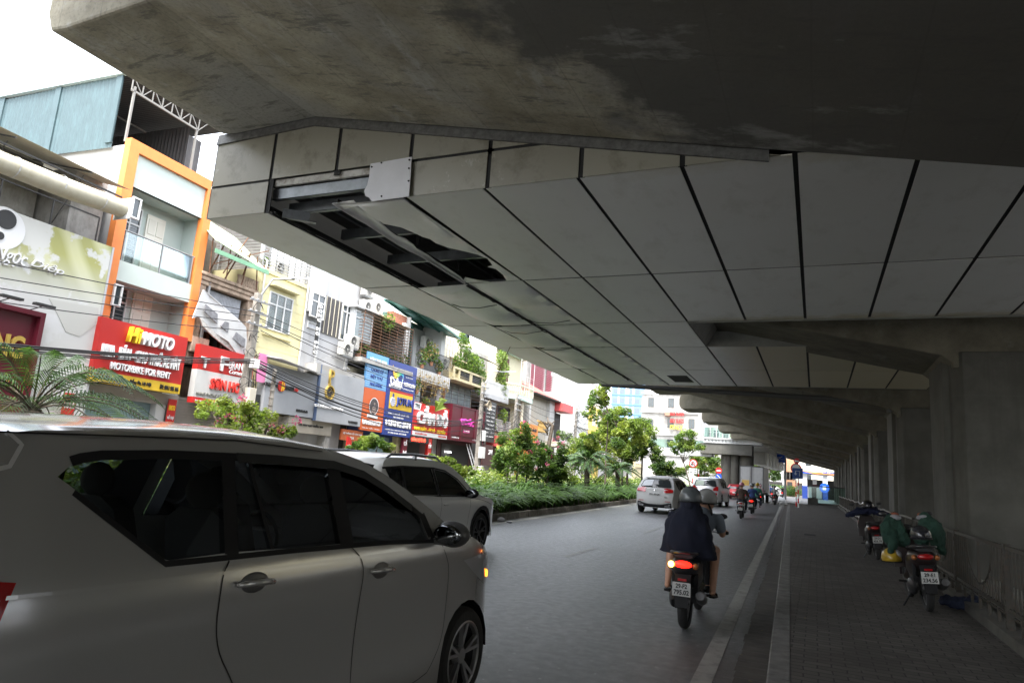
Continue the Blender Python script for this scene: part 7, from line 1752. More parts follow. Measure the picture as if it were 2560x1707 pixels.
ride('dark scooter with a small red lamp ridden in pale pink', 'rider in pale pink hooded jacket, right of the box truck doors', (1900, 1264), BIKEBLK, R_(0), mat('helmet_light_pink', (.5, .3, .32), .3), PKC, JEAN)
ride('black scooter under the rider in grey near the edge line', 'rider in loose grey coat and black helmet near the edge line', (1936, 1262), BIKEBLK, R_(-2), HK, GRC, BKC, lit=False)
ride('dark scooter left of the grey coat rider', 'rider in bright blue with a blue helmet left of the grey coat', (1925, 1244), BIKEBLK, R_(-2), HB, BRB, JEAN, lit=False, plate='')
ride('white scooter partly hidden behind the grey coat rider', 'rider in light blue shirt behind the grey coat', (1930, 1249), WB, R_(-2), HK, LBL, JEAN, plate='')
ride('black motorbike with red lamp next to the intersection', 'rider all in black with a green helmet nearest the intersection', (1956, 1243), BIKEBLK, R_(-3), HGN, BKC, BKC, plate='')
ride('red motorbike beyond the rider in black', 'rider in red jacket beyond the rider in black', (1965, 1233), RB, R_(-5), HK, RDC, JEAN, plate='')
ride('small dark motorbike in the middle of the bright intersection', 'tiny rider in grey in the middle of the bright intersection', (1979, 1229), BIKEBLK, R_(-8), HK, GRC, JEAN, plate='')
ride('farthest motorbike turning in front of the petrol station', 'tiny rider in black turning in front of the petrol station', (2004, 1227), WB, R_(-30), HK, BKC, JEAN, plate='')

# --- parked motorcycles on the pavement
def parked(label, px, col, rz, lean, Z=.156, pl='29-E1 234.56'):
    p = PT(*px, Z=Z); M = Matrix.Translation((p.x, p.y, Z)) @ Matrix.Rotation(rz, 4, 'Z') @ Matrix.Rotation(lean, 4, 'Y')
    return scooter(label, M, col, lit=False, group='motorbikes parked on the pavement', stand=True, wd=.045, turn=.2, plate=pl), M
GJ = mat('jacket_green', (.012, .045, .03), .85, vary=.1, bump=.3, bscale=30); OJ = mat('jacket_orange', (.25, .065, .03), .85); WJ = mat('jacket_white', (.28, .28, .30), .85)
k1, M1 = parked('parked motorcycle hung with green jackets, closest to the right edge', (2323, 1528), mat('bike_near_black', (.022, .014, .014), .35, coat=.4), R_(3), R_(-5))
for i, sx in enumerate((-1, 1)):
    T = Th('green_jacket', ['green jacket with white and orange shoulder hung on the left of the parked motorcycle', 'green jacket with orange collar hung on the right of the parked motorcycle'][i], 'jacket', (0, 0, .9), M1)
    b = MB(); cx = sx * .24
    caps(b, (cx * .8, .62, 1.12), (cx * 1.25, .5, 1.0), .09, .10); caps(b, (cx * 1.25, .5, 1.0), (cx * 1.15, .4, .82), .10, .085); caps(b, (cx * .8, .6, 1.1), (cx * .5, .55, .85), .09, .10); caps(b, (cx * 1.1, .45, .95), (cx * 1.3, .35, .72), .07, .05)
    folds(fuse(T, b, 'cloth', GJ, .018, smooth_it=4), .085, .13)
    b = MB(); b.ell((cx * .75, .60, 1.15), (.09, .08, .045), 14, 8); T.part(b, 'shoulder', WJ, smooth=1); b = MB(); b.ell((cx * .72, .64, 1.19), (.06, .05, .03), 14, 8); T.part(b, 'collar', OJ, smooth=1)
T = Th('yellow_helmet', 'yellow and white helmet hanging low on the left of the parked motorcycle', 'helmet', (-.25, .5, .5), M1)
helmet(T, (-.30, .45, .60), HY); b = MB(); b.ell((-.24, .42, .66), (.07, .09, .07), 12, 8); T.part(b, 'visor', WJ, smooth=1)
T = Th('black_helmet', 'black helmet resting on the seat of the motorcycle with green jackets', 'helmet', (0, 0, .85), M1); helmet(T, (.02, .02, .93), HK)
k2, M2 = parked('parked motorcycle with a dark jacket over its bars, farther along the fence', (2195, 1399), mat('bike_near_black', (.022, .014, .014), .35, coat=.4), R_(4), R_(-6), pl='29-D1 456.78')
T = Th('dark_jacket', 'dark blue jacket spread over the handlebar of the farther parked motorcycle', 'jacket', (0, .7, 1), M2)
b = MB(); caps(b, (-.12, .7, 1.04), (-.42, .66, .95), .085, .06); caps(b, (.12, .7, 1.04), (.42, .66, .93), .085, .06); caps(b, (-.15, .7, 1.05), (.15, .7, 1.05), .09, .09); folds(fuse(T, b, 'cloth', mat('jacket_navy', (.01, .015, .045), .9), .02), .07, .08)
T = Th('black_helmet', 'black helmet sitting on the handlebar of the farther parked motorcycle', 'helmet', (0, .6, 1.1), M2); helmet(T, (.02, .6, 1.14), HK)
p = PT(2400, 1520, Z=.16); T = Th('dark_bag', 'crumpled dark blue bag lying at the foot of the fence', 'bag', (p.x, p.y, .156))
b = MB(); caps(b, (p.x - .17, p.y, .23), (p.x + .1, p.y + .05, .24), .07, .08); caps(b, (p.x + .1, p.y, .26), (p.x + .2, p.y - .05, .32), .07, .05); caps(b, (p.x - .1, p.y - .05, .22), (p.x + .1, p.y - .1, .21), .05, .06); folds(fuse(T, b, 'cloth', mat('bag_blue', (.012, .02, .05), .8), .014), .07, .07)
# passers-by near the station entrance (small)
for px, lab, tp in (((2034, 1240), 'small figure in white beside the glass stair enclosure', WJ), ((2047, 1242), 'small figure in dark clothes behind the glass stair enclosure', BKC)):
    p = PT(*px, Z=0); person('person', lab, Matrix.Translation((p.x, p.y, 0)), (0, 0, .92), (0, 0, 1.42), (0, 0, 1.57), hands=((-.25, .05, .75), (.25, .05, .75)), elbows=((-.26, 0, 1.08), (.26, 0, 1.08)), knees=((-.1, .03, .5), (.1, .0, .5)), feet=((-.1, 0, .08), (.1, .05, .08)), top=tp, legs=JEAN, voxel=.035)
# ------------------------------------------------------------------ fence along the piers
FM_ = mat('fence_paint', (.055, .052, .044), .6, .2, .3, 12, dirt=(.12, .07, .04), dirt_amt=.6)
tag(MB().box(1.80, 2.02, -12, 70.5, .15, .27).obj('fence_plinth', mat('plinth_concrete', (.08, .077, .067), .85, vary=.3, dirt_amt=.5), bevel=.01), kind='structure')
T = Th('railing_fence', 'dull metal railing with half circle motifs between the pavement and the piers', 'fence', (1.9, 30, .16))
FX_ = 1.9
for i in range(-5, 20):
    ya, yb = 9.3 + 3.0 * i, 12.3 + 3.0 * i
    b = MB(); b.box(FX_ - .035, FX_ + .035, ya - .035, ya + .035, .2, 1.16); b.box(FX_ - .02, FX_ + .02, ya + .16, ya + .19, .42, 1.12)
    for k in range(6): b.box(FX_ - .045, FX_ - .035, ya - .02, ya + .02, .3 + k * .14, .36 + k * .14)
    T.part(b, 'fence_post', FM_)
    b = MB(); b.box(FX_ - .025, FX_ + .025, ya + .04, yb - .04, 1.10, 1.14); b.box(FX_ - .02, FX_ + .02, ya + .04, yb - .04, .45, .49); b.box(FX_ - .012, FX_ + .012, ya + .2, yb - .2, .40, .42)
    yc = (ya + yb) / 2; Rr = .78
    arc = [(FX_, yc + Rr * math.cos(a), 1.10 - .52 * math.sin(a)) for a in [math.pi * q / 16 for q in range(17)]]
    b.tube(arc, .014, 6); b.box(FX_ - .015, FX_ + .015, yc - .02, yc + .02, .5, 1.1)
    n = 20
    for k in range(1, n):
        y = lerp(ya, yb, k / n); d_ = abs(y - yc); zt = 1.10
        if d_ < Rr: zt = 1.10 - .52 * math.sqrt(max(0, 1 - (d_ / Rr) ** 2))
        b.box(FX_ - .009, FX_ + .009, y - .009, y + .009, .49, zt)
    for k in range(1, 6): y = lerp(ya, yb, k / 6); b.box(FX_ - .016, FX_ + .016, y - .016, y + .016, .26, .45)
    T.part(b, 'fence_panel', FM_)
T = Th('white_hose', 'thin pale hoses sagging along the far part of the railing', 'hose', (1.85, 40, 1))
for z, r_ in ((1.12, .022), (.42, .022)):
    b = MB(); rr = random.Random(int(z * 9)); pts = []
    for k in range(60): y = 17 + k * .85; pts.append((FX_ - .07 + rr.uniform(-.02, .02), y, z + .03 * math.sin(k * 1.1) + (.0 if k % 4 else .02)))
    b.tube(pts, r_, 6); T.part(b, 'hose', mat('hose_pale', (.30, .29, .27), .6), smooth=1)
tag(MB().box(2.6, 2.9, 4, 14.6, -.04, .28).obj('sunlit_ground_block', mat('sunlit_ground_pale', (.40, .39, .36), .8, vary=.2, dirt_amt=.5)), kind='structure')  # pale block added to stand in for sunlit ground beyond the fence
b = MB(); b.box(-.36, -.02, 24.2, 24.9, .16, .164); tag(b.obj('drain_cover', M_DARKST), 'dark drain opening in the pavement beside the kerb', 'drain')
# opposite pavement
b = MB(); b.add([FRAME @ Vector((s, d, .13)) for s, d in ((-14, -3.2), (112, -3.2), (112, .6), (-14, .6))] + [FRAME @ Vector((s, -3.2, 0)) for s in (-14, 112)], [(0, 1, 2, 3), (4, 5, 1, 0)])
tag(b.obj('far_sidewalk', M_PAVE), kind='structure')

# ------------------------------------------------------------------ plants of the median
rg = random.Random(11)
def median_x(y, off): return mx_(y) - off
b = MB()                                   # strap leaved lilies
def blade(b, p, a, L, w, tip, m):
    u = Vector((math.cos(a), math.sin(a), 0)); sd = Vector((-u.y, u.x, 0)); vs = []; n = 5
    for k in range(n + 1):
        t = k / n; r = L * (t * .25 + tip * t * t * .75); z = L * (t * 1.15 - tip * .85 * t ** 2.6); ww = w * (1 - t ** 3) * (.6 + .8 * t if t < .5 else 1.)
        q = p + u * r + Vector((0, 0, z)); vs += [q - sd * ww, q + sd * ww + Vector((0, 0, .01))]
    b.add(vs, [(2 * k, 2 * k + 1, 2 * k + 3, 2 * k + 2) for k in range(n)], m)
y = 5.
while y < 78:
    st = .20 if y < 30 else .3
    for off in (.35, .75, 1.15, 1.6):
        if rg.random() < .12: continue
        p = Vector((median_x(y, off + rg.uniform(-.15, .15)), y + rg.uniform(-.1, .1), .17)); big = rg.uniform(.8, 1.2)
        for k in range(12 if y < 32 else 8):
            L = rg.uniform(.95, 1.4) * big * (.82 if off < .6 else 1.0); blade(b, p, rg.uniform(0, 6.28), L, rg.uniform(.026, .042), rg.uniform(.5, 1.05), 0 if rg.random() < .7 else 1)
    y += st
LILY = leafmat('lily_leaf', (.05, .105, .022), .3); LILY2 = leafmat('lily_leaf_pale', (.085, .155, .04), .28)
for m_ in (LILY, LILY2): m_.node_tree.nodes['Principled BSDF'].inputs['Roughness'].default_value = .45
tag(b.obj('lily_bed', [LILY, LILY2], fix=False, smooth=1), 'dense bed of strap leaved lilies along the median kerb', 'ground cover', kind='stuff')
b = MB()
for _ in range(420):
    y = rg.uniform(10, 60); p = Vector((median_x(y, rg.uniform(.9, 1.9)), y, rg.uniform(1.0, 1.35)))
    for k in range(6): a = k * 1.05 + rg.random(); q = Vector((math.cos(a), math.sin(a), rg.uniform(-.2, .5))) * .09; sd = Vector((-q.y, q.x, 0)) * .12; b.add([p, p + q * .5 + sd, p + q, p + q * .5 - sd], [(0, 1, 2, 3)])
tag(b.obj('lily_flowers', LF_WHITE, fix=False), 'white spidery lily flowers above the strap leaves', 'flowers', kind='stuff')
b = MB(); y = 5.
while y < 80:
    for off in (1.7, 2.2, 2.7):
        r = rg.uniform(.35, .55); leaves(b, (median_x(y, off), y, .55 + r * .7 + rg.uniform(-.1, .15)), r, int(110 if y < 35 else 60), .075 if y < 35 else .10, rg, rg.choice([0, 0, 1, 2]), (1, 1, 1.15), .5)
    y += .55
tag(b.obj('low_hedge', [LF_LIGHT, LF_YEL, LF_MID], fix=False), 'bright green leafy hedge behind the lilies', 'hedge', kind='stuff')

def tree(name, label, x, y, h, clumps, trunk_h, tr, mats, nl, ls, group=None, pink=0, lean=(0, 0), stems=1, seed=0, cat='tree', z0=.17, squash=1.):
    r_ = random.Random(seed + int(x * 10 + y * 7)); T = Th(name, label, cat, (x, y, z0), None, group)
    b = MB(); tops = []
    for s_ in range(stems):
        ox = (s_ - (stems - 1) / 2) * .18; p = [Vector((x + ox * .5, y, z0))]
        for k in range(1, 5): t = k / 4; p.append(Vector((x + ox * (1 + 2 * t) + lean[0] * t + r_.uniform(-.04, .04), y + lean[1] * t + r_.uniform(-.04, .04), z0 + trunk_h * t)))
        b.tube(p, [tr, tr * .85, tr * .7, tr * .6, tr * .5], 8); tops.append(p[-1])
    for (cx, cy, cz, cr) in clumps:
        a = min(tops, key=lambda q: (q - Vector((cx, cy, cz))).length); m_ = a.lerp(Vector((cx, cy, cz)), .5) + Vector((r_.uniform(-.1, .1), r_.uniform(-.1, .1), .1)); b.tube([a - Vector((0, 0, .15)), m_, (cx, cy, cz + cr * .3)], [tr * .45, tr * .3, tr * .12], 6)
        for _ in range(4):
            e = Vector((cx, cy, cz)) + Vector((r_.gauss(0, 1), r_.gauss(0, 1), r_.gauss(0, .7))).normalized() * cr * .9; b.tube([m_, m_.lerp(e, .6) + Vector((0, 0, .05)), e], [tr * .2, tr * .12, tr * .05], 5)
    T.part(b, 'trunk', BARK, smooth=40)
    b = MB(); tot = sum(c[3] ** 2 for c in clumps)
    for (cx, cy, cz, cr) in clumps:
        n = int(nl * cr * cr / tot)
        for q in range(7):
            v = Vector((r_.gauss(0, 1), r_.gauss(0, 1), r_.gauss(0, 1))).normalized() * cr * r_.uniform(.35, .8); leaves(b, (cx + v.x, cy + v.y, cz + v.z * .85 * squash), cr * r_.uniform(.32, .52), n // 7, ls, r_, r_.choice([0, 0, 1, 1, 2] if len(mats) > 2 else [0, 1]), (1, 1, .8), .1)
    T.part(b, 'crown', mats, fix=False)
    if pink:
        b = MB()
        for _ in range(pink):
            c = r_.choice(clumps); v = Vector((r_.gauss(0, 1), r_.gauss(0, 1), abs(r_.gauss(0, 1)) + .3)).normalized() * c[3]; leaves(b, (c[0] + v.x, c[1] + v.y, c[2] + v.z), .10, 26, .035, r_, 0)
        T.part(b, 'blossom', LF_PINK, fix=False)
    return T
def crownpts(x, y, z, w, h, n, r, seed): q = random.Random(seed); return [(x + q.uniform(-1, 1) * w, y + q.uniform(-1, 1) * w, z + q.uniform(-1, 1) * h, r * q.uniform(.7, 1.2)) for _ in range(n)]
def palm(label, x, y, hz, fl, n, z0=.17, tr=.13, seed=1, ll=.34, lw=.012):
    r_ = random.Random(seed); T = Th('palm_tree', label, 'palm', (x, y, z0))
    b = MB(); b.tube([(x, y, z0), (x + .03, y, z0 + hz * .5), (x, y, z0 + hz)], [tr * 1.2, tr, tr * .9], 10)
    for k in range(int(hz / .09)): b.lathe([(tr * 1.02, 0), (tr * 1.15, .035), (tr, .05)], (x + .015, y, z0 + .05 + k * .09), 'z', 10)
    T.part(b, 'trunk', BARK)
    b = MB(); c = Vector((x, y, z0 + hz))
    for i in range(n):
        a = i * 2.399; el = r_.uniform(.15, 1.25); L = fl * r_.uniform(.8, 1.1); u = Vector((math.cos(a), math.sin(a), 0)); pts = []
        for k in range(9): t = k / 8; pts.append(c + u * (L * math.cos(el) * (t + .12 * t * t) * 1.05) + Vector((0, 0, L * math.sin(el) * t - L * (.62 + .25 * math.cos(el)) * t * t * .9)))
        b.tube(pts, [.016, .014, .012, .011, .009, .008, .006, .004, .002], 5, 1)
        for k in range(34):
            t = .12 + .86 * k / 34; f = t * 8; j = min(7, int(f)); p = pts[j].lerp(pts[j + 1], f - j); d = (pts[j + 1] - pts[j]).normalized(); sd = d.cross(Vector((0, 0, 1))).normalized(); l_ = ll * fl / 1.9 * math.sin(math.pi * min(1, .25 + t * .75)) * 1.1
            for sg in (-1, 1):
                e = p + (sd * sg * .8 + d * .65 + Vector((0, 0, .28))).normalized() * l_; m_ = p.lerp(e, .5) + Vector((0, 0, .02)); e = e - Vector((0, 0, l_ * .35)); q = d * lw * 1.6
                b.add([p - q * .6, m_ - q, e, m_ + q], [(0, 1, 2, 3)], 0 if r_.random() < .8 else 2)
    T.part(b, 'fronds', [LF_PALM, BARK, LILY2], fix=False)
    return T
palm('large feathery palm at the left edge in front of the maroon sign', -9.75, 5.9, 1.75, 2.3, 24, seed=4, lw=.008)
palm('feathery palm behind the round dark bush in the median', -10.1, 32.2, 1.9, 1.9, 24, seed=6, lw=.02)
palm('small palm near the no U turn sign', -10.6, 56, 1.6, 1.8, 18, seed=8, lw=.03)
palm('small palm beside the footbridge columns', -10.0, 74, 1.2, 2.0, 16, seed=9, lw=.035)
palm('second palm right of the tall thin tree', -10.4, 39, 1.6, 1.6, 18, seed=12, lw=.025)
CM = [LF_LIGHT, LF_MID, LF_YEL]
def P_(px, py, X): q = PT(px, py, X=X); return q
def from_px(label, base, cl, X, tr, nl, ls, mats=CM, pink=0, stems=1, name='tree', lean=(0, 0), seed=0, trunk=None, depth=.5):
    """crown clumps given as (px, py, radius in m) at the distance of the trunk"""
    r_ = random.Random(seed + len(cl)); p0 = P_(base[0], base[1], X); cs = []
    for (cx, cy, cr) in cl: q = PT(cx, cy, Y=p0.y + r_.uniform(-depth, depth)); cs.append((q.x, q.y, q.z, cr))
    zt = sum(c[2] for c in cs) / len(cs)
    return tree(name, label, p0.x, p0.y, 0, cs, (trunk or (min(c[2] for c in cs) * .6 + zt * .4)) - .17, tr, mats, nl, ls, None, pink, lean, stems, seed)
from_px('crape myrtle shrub with pink blossom in front of the grey shop boards', (595, 1150), [(480, 1075, .28), (520, 1030, .3), (560, 1040, .35), (575, 1005, .24), (620, 1030, .3), (650, 1060, .35), (540, 1080, .4), (600, 1085, .45), (690, 1080, .28), (725, 1075, .2), (640, 1100, .35), (560, 1110, .4)], -9.8, .05, 5200, .045, [LF_LIGHT, LF_YEL, LF_LIGHT], 9, 3, 'crape_myrtle', depth=.3)
from_px('low bright bush showing over the roof of the white crossover', (935, 1180), [(905, 1115, .3), (935, 1100, .3), (965, 1120, .25), (880, 1125, .2)], -10.2, .03, 1500, .06, CM, 0, 3, 'bush', depth=.3)
from_px('yellow green bush over the bonnet of the white crossover', (1110, 1240), [(1095, 1165, .35), (1120, 1160, .3), (1140, 1175, .35), (1080, 1150, .22), (1165, 1185, .3)], -9.6, .03, 2200, .06, [LF_YEL, LF_LIGHT, LF_YEL], 0, 3, 'bush', depth=.3)
from_px('crape myrtle with spreading crown in front of the tall orange board', (1290, 1215), [(1262, 1140, .6), (1285, 1120, .6), (1310, 1135, .65), (1272, 1095, .5), (1305, 1075, .4), (1325, 1110, .6), (1260, 1165, .5), (1300, 1165, .6), (1340, 1150, .5)], -10.3, .055, 6500, .07, [LF_MID, LF_LIGHT, LF_MID], 8, 3, 'crape_myrtle')
from_px('darker crape myrtle with pink blossom beside the bare trunk', (1345, 1215), [(1340, 1160, .55), (1365, 1140, .6), (1390, 1150, .55), (1350, 1120, .5), (1400, 1120, .45), (1330, 1180, .5), (1378, 1170, .5)], -10.4, .055, 5200, .07, [LF_MID, LF_DARK, LF_MID], 10, 3, 'crape_myrtle')
from_px('rounded dense green bush in the middle of the median', (1395, 1225), [(1380, 1185, .6), (1400, 1178, .6), (1420, 1186, .55), (1390, 1198, .6)], -10.0, .05, 4200, .06, [LF_MID, LF_LIGHT, LF_DARK], 0, 3, 'bush')
T = Th('bare_trunk', 'dark lopped bare trunk standing among the crape myrtles', 'tree', (-11, 29, .17)); p = PT(1358, 1190, X=-11.2); q = PT(1371, 1055, Y=p.y)
b = MB(); b.tube([(p.x, p.y, .17), (p.x + .1, p.y, 2.2), (p.x + .3, p.y, 3.6), (q.x, p.y, q.z)], [.13, .11, .09, .08], 8)
for k in range(7): b.tube([(q.x, p.y, q.z - .1 * k), (q.x + rg.uniform(-.5, .5), p.y + rg.uniform(-.3, .3), q.z + rg.uniform(.0, .4) - .1 * k)], [.05, .02], 6)
T.part(b, 'trunk', BARK, smooth=40)
from_px('tall slender tree reaching above the palm with sparse leaves', (1512, 1200), [(1495, 985, .7), (1480, 1010, .5), (1510, 1000, .5), (1490, 1040, .5), (1470, 1030, .4), (1515, 960, .45), (1530, 1045, .5)], -10.6, .06, 1500, .11, CM, 0, 1, 'slender_tree')
from_px('leafy column of creeper against the blue tower', (1516, 1180), [(1504, 985, .4), (1505, 1010, .4), (1506, 1035, .4), (1503, 1060, .4), (1504, 960, .35)], -14, .06, 1800, .10, [LF_MID, LF_LIGHT], 0, 1, 'creeper_column')
from_px('broad light green tree, widest crown in the median', (1562, 1205), [(1500, 1100, 1.0), (1530, 1070, 1.1), (1560, 1050, 1.1), (1590, 1070, 1.0), (1545, 1110, 1.2), (1580, 1115, 1.1), (1515, 1135, .9), (1560, 1150, 1.0), (1480, 1130, .8), (1535, 1035, .7), (1470, 1090, .7), (1605, 1100, .7)], -11.4, .10, 20000, .095, [LF_LIGHT, LF_YEL, LF_MID], 0, 2, 'broad_tree', depth=1.2)
from_px('light leaved tree left of the broad one beside the slender trunk', (1462, 1205), [(1450, 1125, .9), (1465, 1105, .9), (1440, 1150, .8), (1475, 1140, .9), (1455, 1165, .8)], -11.9, .07, 5200, .09, [LF_LIGHT, LF_MID, LF_YEL], 0, 2, 'light_leaved_tree', depth=.8)
from_px('upright tree with a straight trunk left of the white vehicle', (1604, 1215), [(1608, 1065, .9), (1622, 1090, .8), (1600, 1100, .8), (1630, 1120, .7), (1612, 1130, .8), (1590, 1060, .6), (1640, 1140, .6)], -10.7, .09, 5200, .10, [LF_MID, LF_LIGHT, LF_MID], 0, 1, 'upright_tree', depth=.8)
from_px('shrubby tree between the upright tree and the small round headed tree', (1655, 1210), [(1645, 1165, .8), (1660, 1155, .8), (1672, 1170, .8), (1655, 1182, .8), (1690, 1175, .7)], -10.9, .07, 3600, .11, [LF_MID, LF_DARK, LF_LIGHT], 0, 3, 'shrub')
from_px('small round headed tree in front of the footbridge', (1733, 1200), [(1695, 1110, .9), (1715, 1095, 1.0), (1735, 1108, .9), (1710, 1120, .8), (1690, 1125, .6), (1725, 1085, .6), (1750, 1120, .6)], -10.9, .09, 3400, .13, [LF_MID, LF_LIGHT, LF_MID], 0, 1, 'round_tree', lean=(-1.0, 0), trunk=3.4)
from_px('green trees behind the no U turn sign', (1765, 1212), [(1745, 1165, 1.2), (1765, 1150, 1.3), (1785, 1160, 1.2), (1760, 1180, 1.2), (1775, 1140, 1.0), (1735, 1145, 1.0), (1795, 1180, 1.0), (1720, 1175, .9)], -12.2, .12, 5200, .16, [LF_LIGHT, LF_MID, LF_YEL], 0, 2, 'roadside_tree', depth=2)
from_px('leafy tree beyond the box truck under the deck edge', (1912, 1222), [(1890, 1172, 1.5), (1905, 1160, 1.5), (1925, 1165, 1.8), (1938, 1172, 1.5), (1915, 1180, 1.8), (1900, 1185, 1.5), (1935, 1190, 1.3)], -9.5, .16, 5200, .22, [LF_MID, LF_DARK, LF_LIGHT], 0, 1, 'roadside_tree', depth=2)
b = MB()
for k in range(26): leaves(b, (-12 + k * .35, 116 + k * .9, 1.0), 1.1, 160, .2, rg, rg.choice([0, 1]), (1, 1, .9), .4)
tag(b.obj('far_bushes', [LF_MID, LF_DARK], fix=False), 'rounded clipped bushes at the end of the road', 'bushes', kind='stuff')
# litter
T = Th('litter', 'white crumpled litter against the foot of the median kerb', 'litter', (-8.3, 18.2, 0)); p = PT(1253, 1300, Z=.05)
b = MB(); b.ell((p.x, p.y, .07), (.13, .10, .07), 12, 8); b.ell((p.x + .28, p.y - .05, .03), (.10, .07, .03), 10, 6); T.part(b, 'crumple', WJ, smooth=1)
b = MB()
for _ in range(70):
    y = rg.uniform(4, 45); x = kx(y) + rg.choice([rg.uniform(-.3, 0), rg.uniform(.2, 2.0)]); z = .012 if x < kx(y) else .165; a = rg.uniform(0, 6.28); s_ = rg.uniform(.012, .03); u = Vector((math.cos(a), math.sin(a), .1)) * s_; v = Vector((-u.y, u.x, .0)) * .5; c = Vector((x, y, z))
    b.add([c - u, c + v, c + u, c - v], [(0, 1, 2, 3)])
tag(b.obj('fallen_leaves', mat('leaf_fallen', (.30, .22, .05), .8, vary=.5, scale=3), fix=False), 'small yellow fallen leaves on gutter and paving', 'leaves', kind='stuff')

# ------------------------------------------------------------------ utility poles and wires (facade frame, d metres in front of it)
PC = mat('pole_concrete', (.26, .24, .21), .9, vary=.3, scale=4, dirt_amt=.5); CAB = mat('cable_black2', (.012, .012, .013), .6)
D = 1.7
def upole(label, s, ztop, d=D, w=.17, lamp=None, speaker=False, boxes=(), group='utility poles across the street'):
    T = Th('utility_pole', label, 'utility pole', (s, -d, .1), FRAME, group)
    b = MB(); b.loft([[(s + x * w * k, -d + y * w * .8 * k, z) for x, y in ((-1, -1), (1, -1), (1, 1), (-1, 1))] for z, k in ((.1, 1.0), (ztop, .62))]); T.part(b, 'pole', PC, bevel=.015)
    b = MB()
    for z in (ztop - .3, ztop - .7, ztop - 1.1): b.bar((s - .5, -d - .15, z), (s + .5, -d - .15, z), .05); [b.lathe([(.03, 0), (.045, .04), (.03, .08)], (s + q, -d - .15, z), 'z', 8) for q in (-.4, -.15, .15, .4)]
    T.part(b, 'crossarm', IRONG)
    if lamp:
        b = MB(); ls, lz = lamp; b.tube([(s, -d, ztop - .9), (s + .02, -d, ztop - .2), (s + (ls - s) * .35, -d - .3, lz - .12), (ls, -d - .8, lz)], .035, 8); T.part(b, 'lamp_arm', IRONG, smooth=1)
        b = MB(); b.loft([[(ls - .1, -d - .75 + y, lz + z) for y, z in ((-.1, 0), (.1, 0), (.08, .06), (-.08, .06))], [(ls + .55, -d - 1.0 + y, lz + .12 + z) for y, z in ((-.12, 0), (.12, 0), (.1, .05), (-.1, .05))]]); T.part(b, 'lamp_head', mat('lamp_grey', (.40, .41, .42), .4, .3))
    for (bz, bw, bh, m) in boxes: b = MB(); b.box(s - bw / 2, s + bw / 2, -d - .36, -d - .14, bz, bz + bh); T.part(b, 'meter_box', m, bevel=.01)
    b = MB(); rr = random.Random(int(s * 3))
    for k in range(8):
        z = rr.uniform(ztop - 3.6, ztop - .4); R_2 = rr.uniform(.15, .35); b.tube([(s + R_2 * math.cos(a), -d - .1 + R_2 * .6 * math.sin(a), z + .12 * math.sin(a * 2 + k)) for a in [2 * math.pi * q / 12 for q in range(11)]], .010, 5)
    for k in range(10): x = rr.uniform(-.22, .22); z0 = rr.uniform(3.0, 4.2); b.tube([(s + x, -d - .2, z0), (s + x * 1.3, -d - .25, z0 - .8), (s + x * .5, -d - .2, z0 - 1.6)], .014, 5)
    T.part(b, 'cable_tangle', CAB)
    if speaker:
        b = MB(); z = ztop - 1.35; b.lathe([(.05, .25), (.10, .1), (.2, -.05), (.30, -.12), (.31, -.10)], (s + .25, -d - .3, z), 'y', 18); b.lathe([(.001, -.02), (.09, -.08), (.07, -.02)], (s + .25, -d - .3, z), 'y', 12); T.part(b, 'loudspeaker', mat('speaker_tan', (.32, .27, .20), .6), smooth=40)
    return T
def sp(px, py, d=D): return FP(px, py, d)
a = sp(640, 735); WB_ = mat('box_white', (.6, .6, .58), .6)
p1 = (sp(628, 860)[0], a[1] + .05); upole('left concrete utility pole with a lamp arm in front of the yellow house', p1[0], p1[1], lamp=(sp(690, 700)[0], sp(690, 700)[1]), boxes=((3.0, .3, .55, mat('box_cream', (.5, .46, .38), .7)), (4.2, .25, .3, WB_)))
a = sp(688, 922); T = Th('short_post', 'short weathered post in front of the light grey board', 'post', (a[0], -D, 0), FRAME); b = MB(); b.tube([(a[0], -D, 0), (a[0] + .02, -D, 2.5), (a[0], -D, a[1])], [.09, .08, .07], 8); [b.lathe([(.085, 0), (.095, .02), (.085, .04)], (a[0], -D, 2.6 + .25 * k), 'z', 8) for k in range(6)]; T.part(b, 'post', PC, smooth=40)
a = sp(1207, 955); p2 = (sp(1205, 1000)[0], a[1]); upole('second concrete pole with loudspeaker and white meter boxes by the black board', p2[0], p2[1], lamp=(sp(1240, 930)[0], sp(1240, 930)[1] - .0), speaker=True, boxes=((2.0, .5, .65, WB_), (3.0, .3, .6, WB_), (1.2, .3, .35, WB_)))
a = sp(1293, 985); p3 = (a[0], a[1]); upole('third plain concrete pole before the tall orange board', p3[0], p3[1])
a = sp(1442, 1020); p4_ = (a[0], a[1]); upole('fourth concrete pole with a lamp beyond the red awning', p4_[0], p4_[1], lamp=(a[0] + 1.6, a[1] + .6))
a = sp(0, 600); p0 = (-8.0, 7.2)
def span(label, A, B, zs, sag, d=D, r=.013, thick=None, seed=0):
    T = Th('overhead_cables', label, 'overhead cables', ((A + B) / 2, -d, 5), FRAME, 'cables strung between the utility poles'); rr = random.Random(seed)
    for i, (za, zb_, sg) in enumerate(zs):
        b = MB(); dy = rr.uniform(-.25, .15); n = 22
        b.tube([(lerp(A, B, t), -d + dy - .1, lerp(za, zb_, t) - sg * sag * 4 * t * (1 - t)) for t in [k / n for k in range(n + 1)]], (r if not thick or i < len(zs) - thick else r * 1.5), 6); T.part(b, 'cable', CAB, smooth=1)
e0 = [sp(0, y) for y in (645, 672, 692, 722, 820)]; e1 = [sp(630, y) for y in (780, 788, 806, 828, 900)]
def ext(a, b_, s): return a[1] + (b_[1] - a[1]) * (s - a[0]) / (b_[0] - a[0])
L0 = -2.0
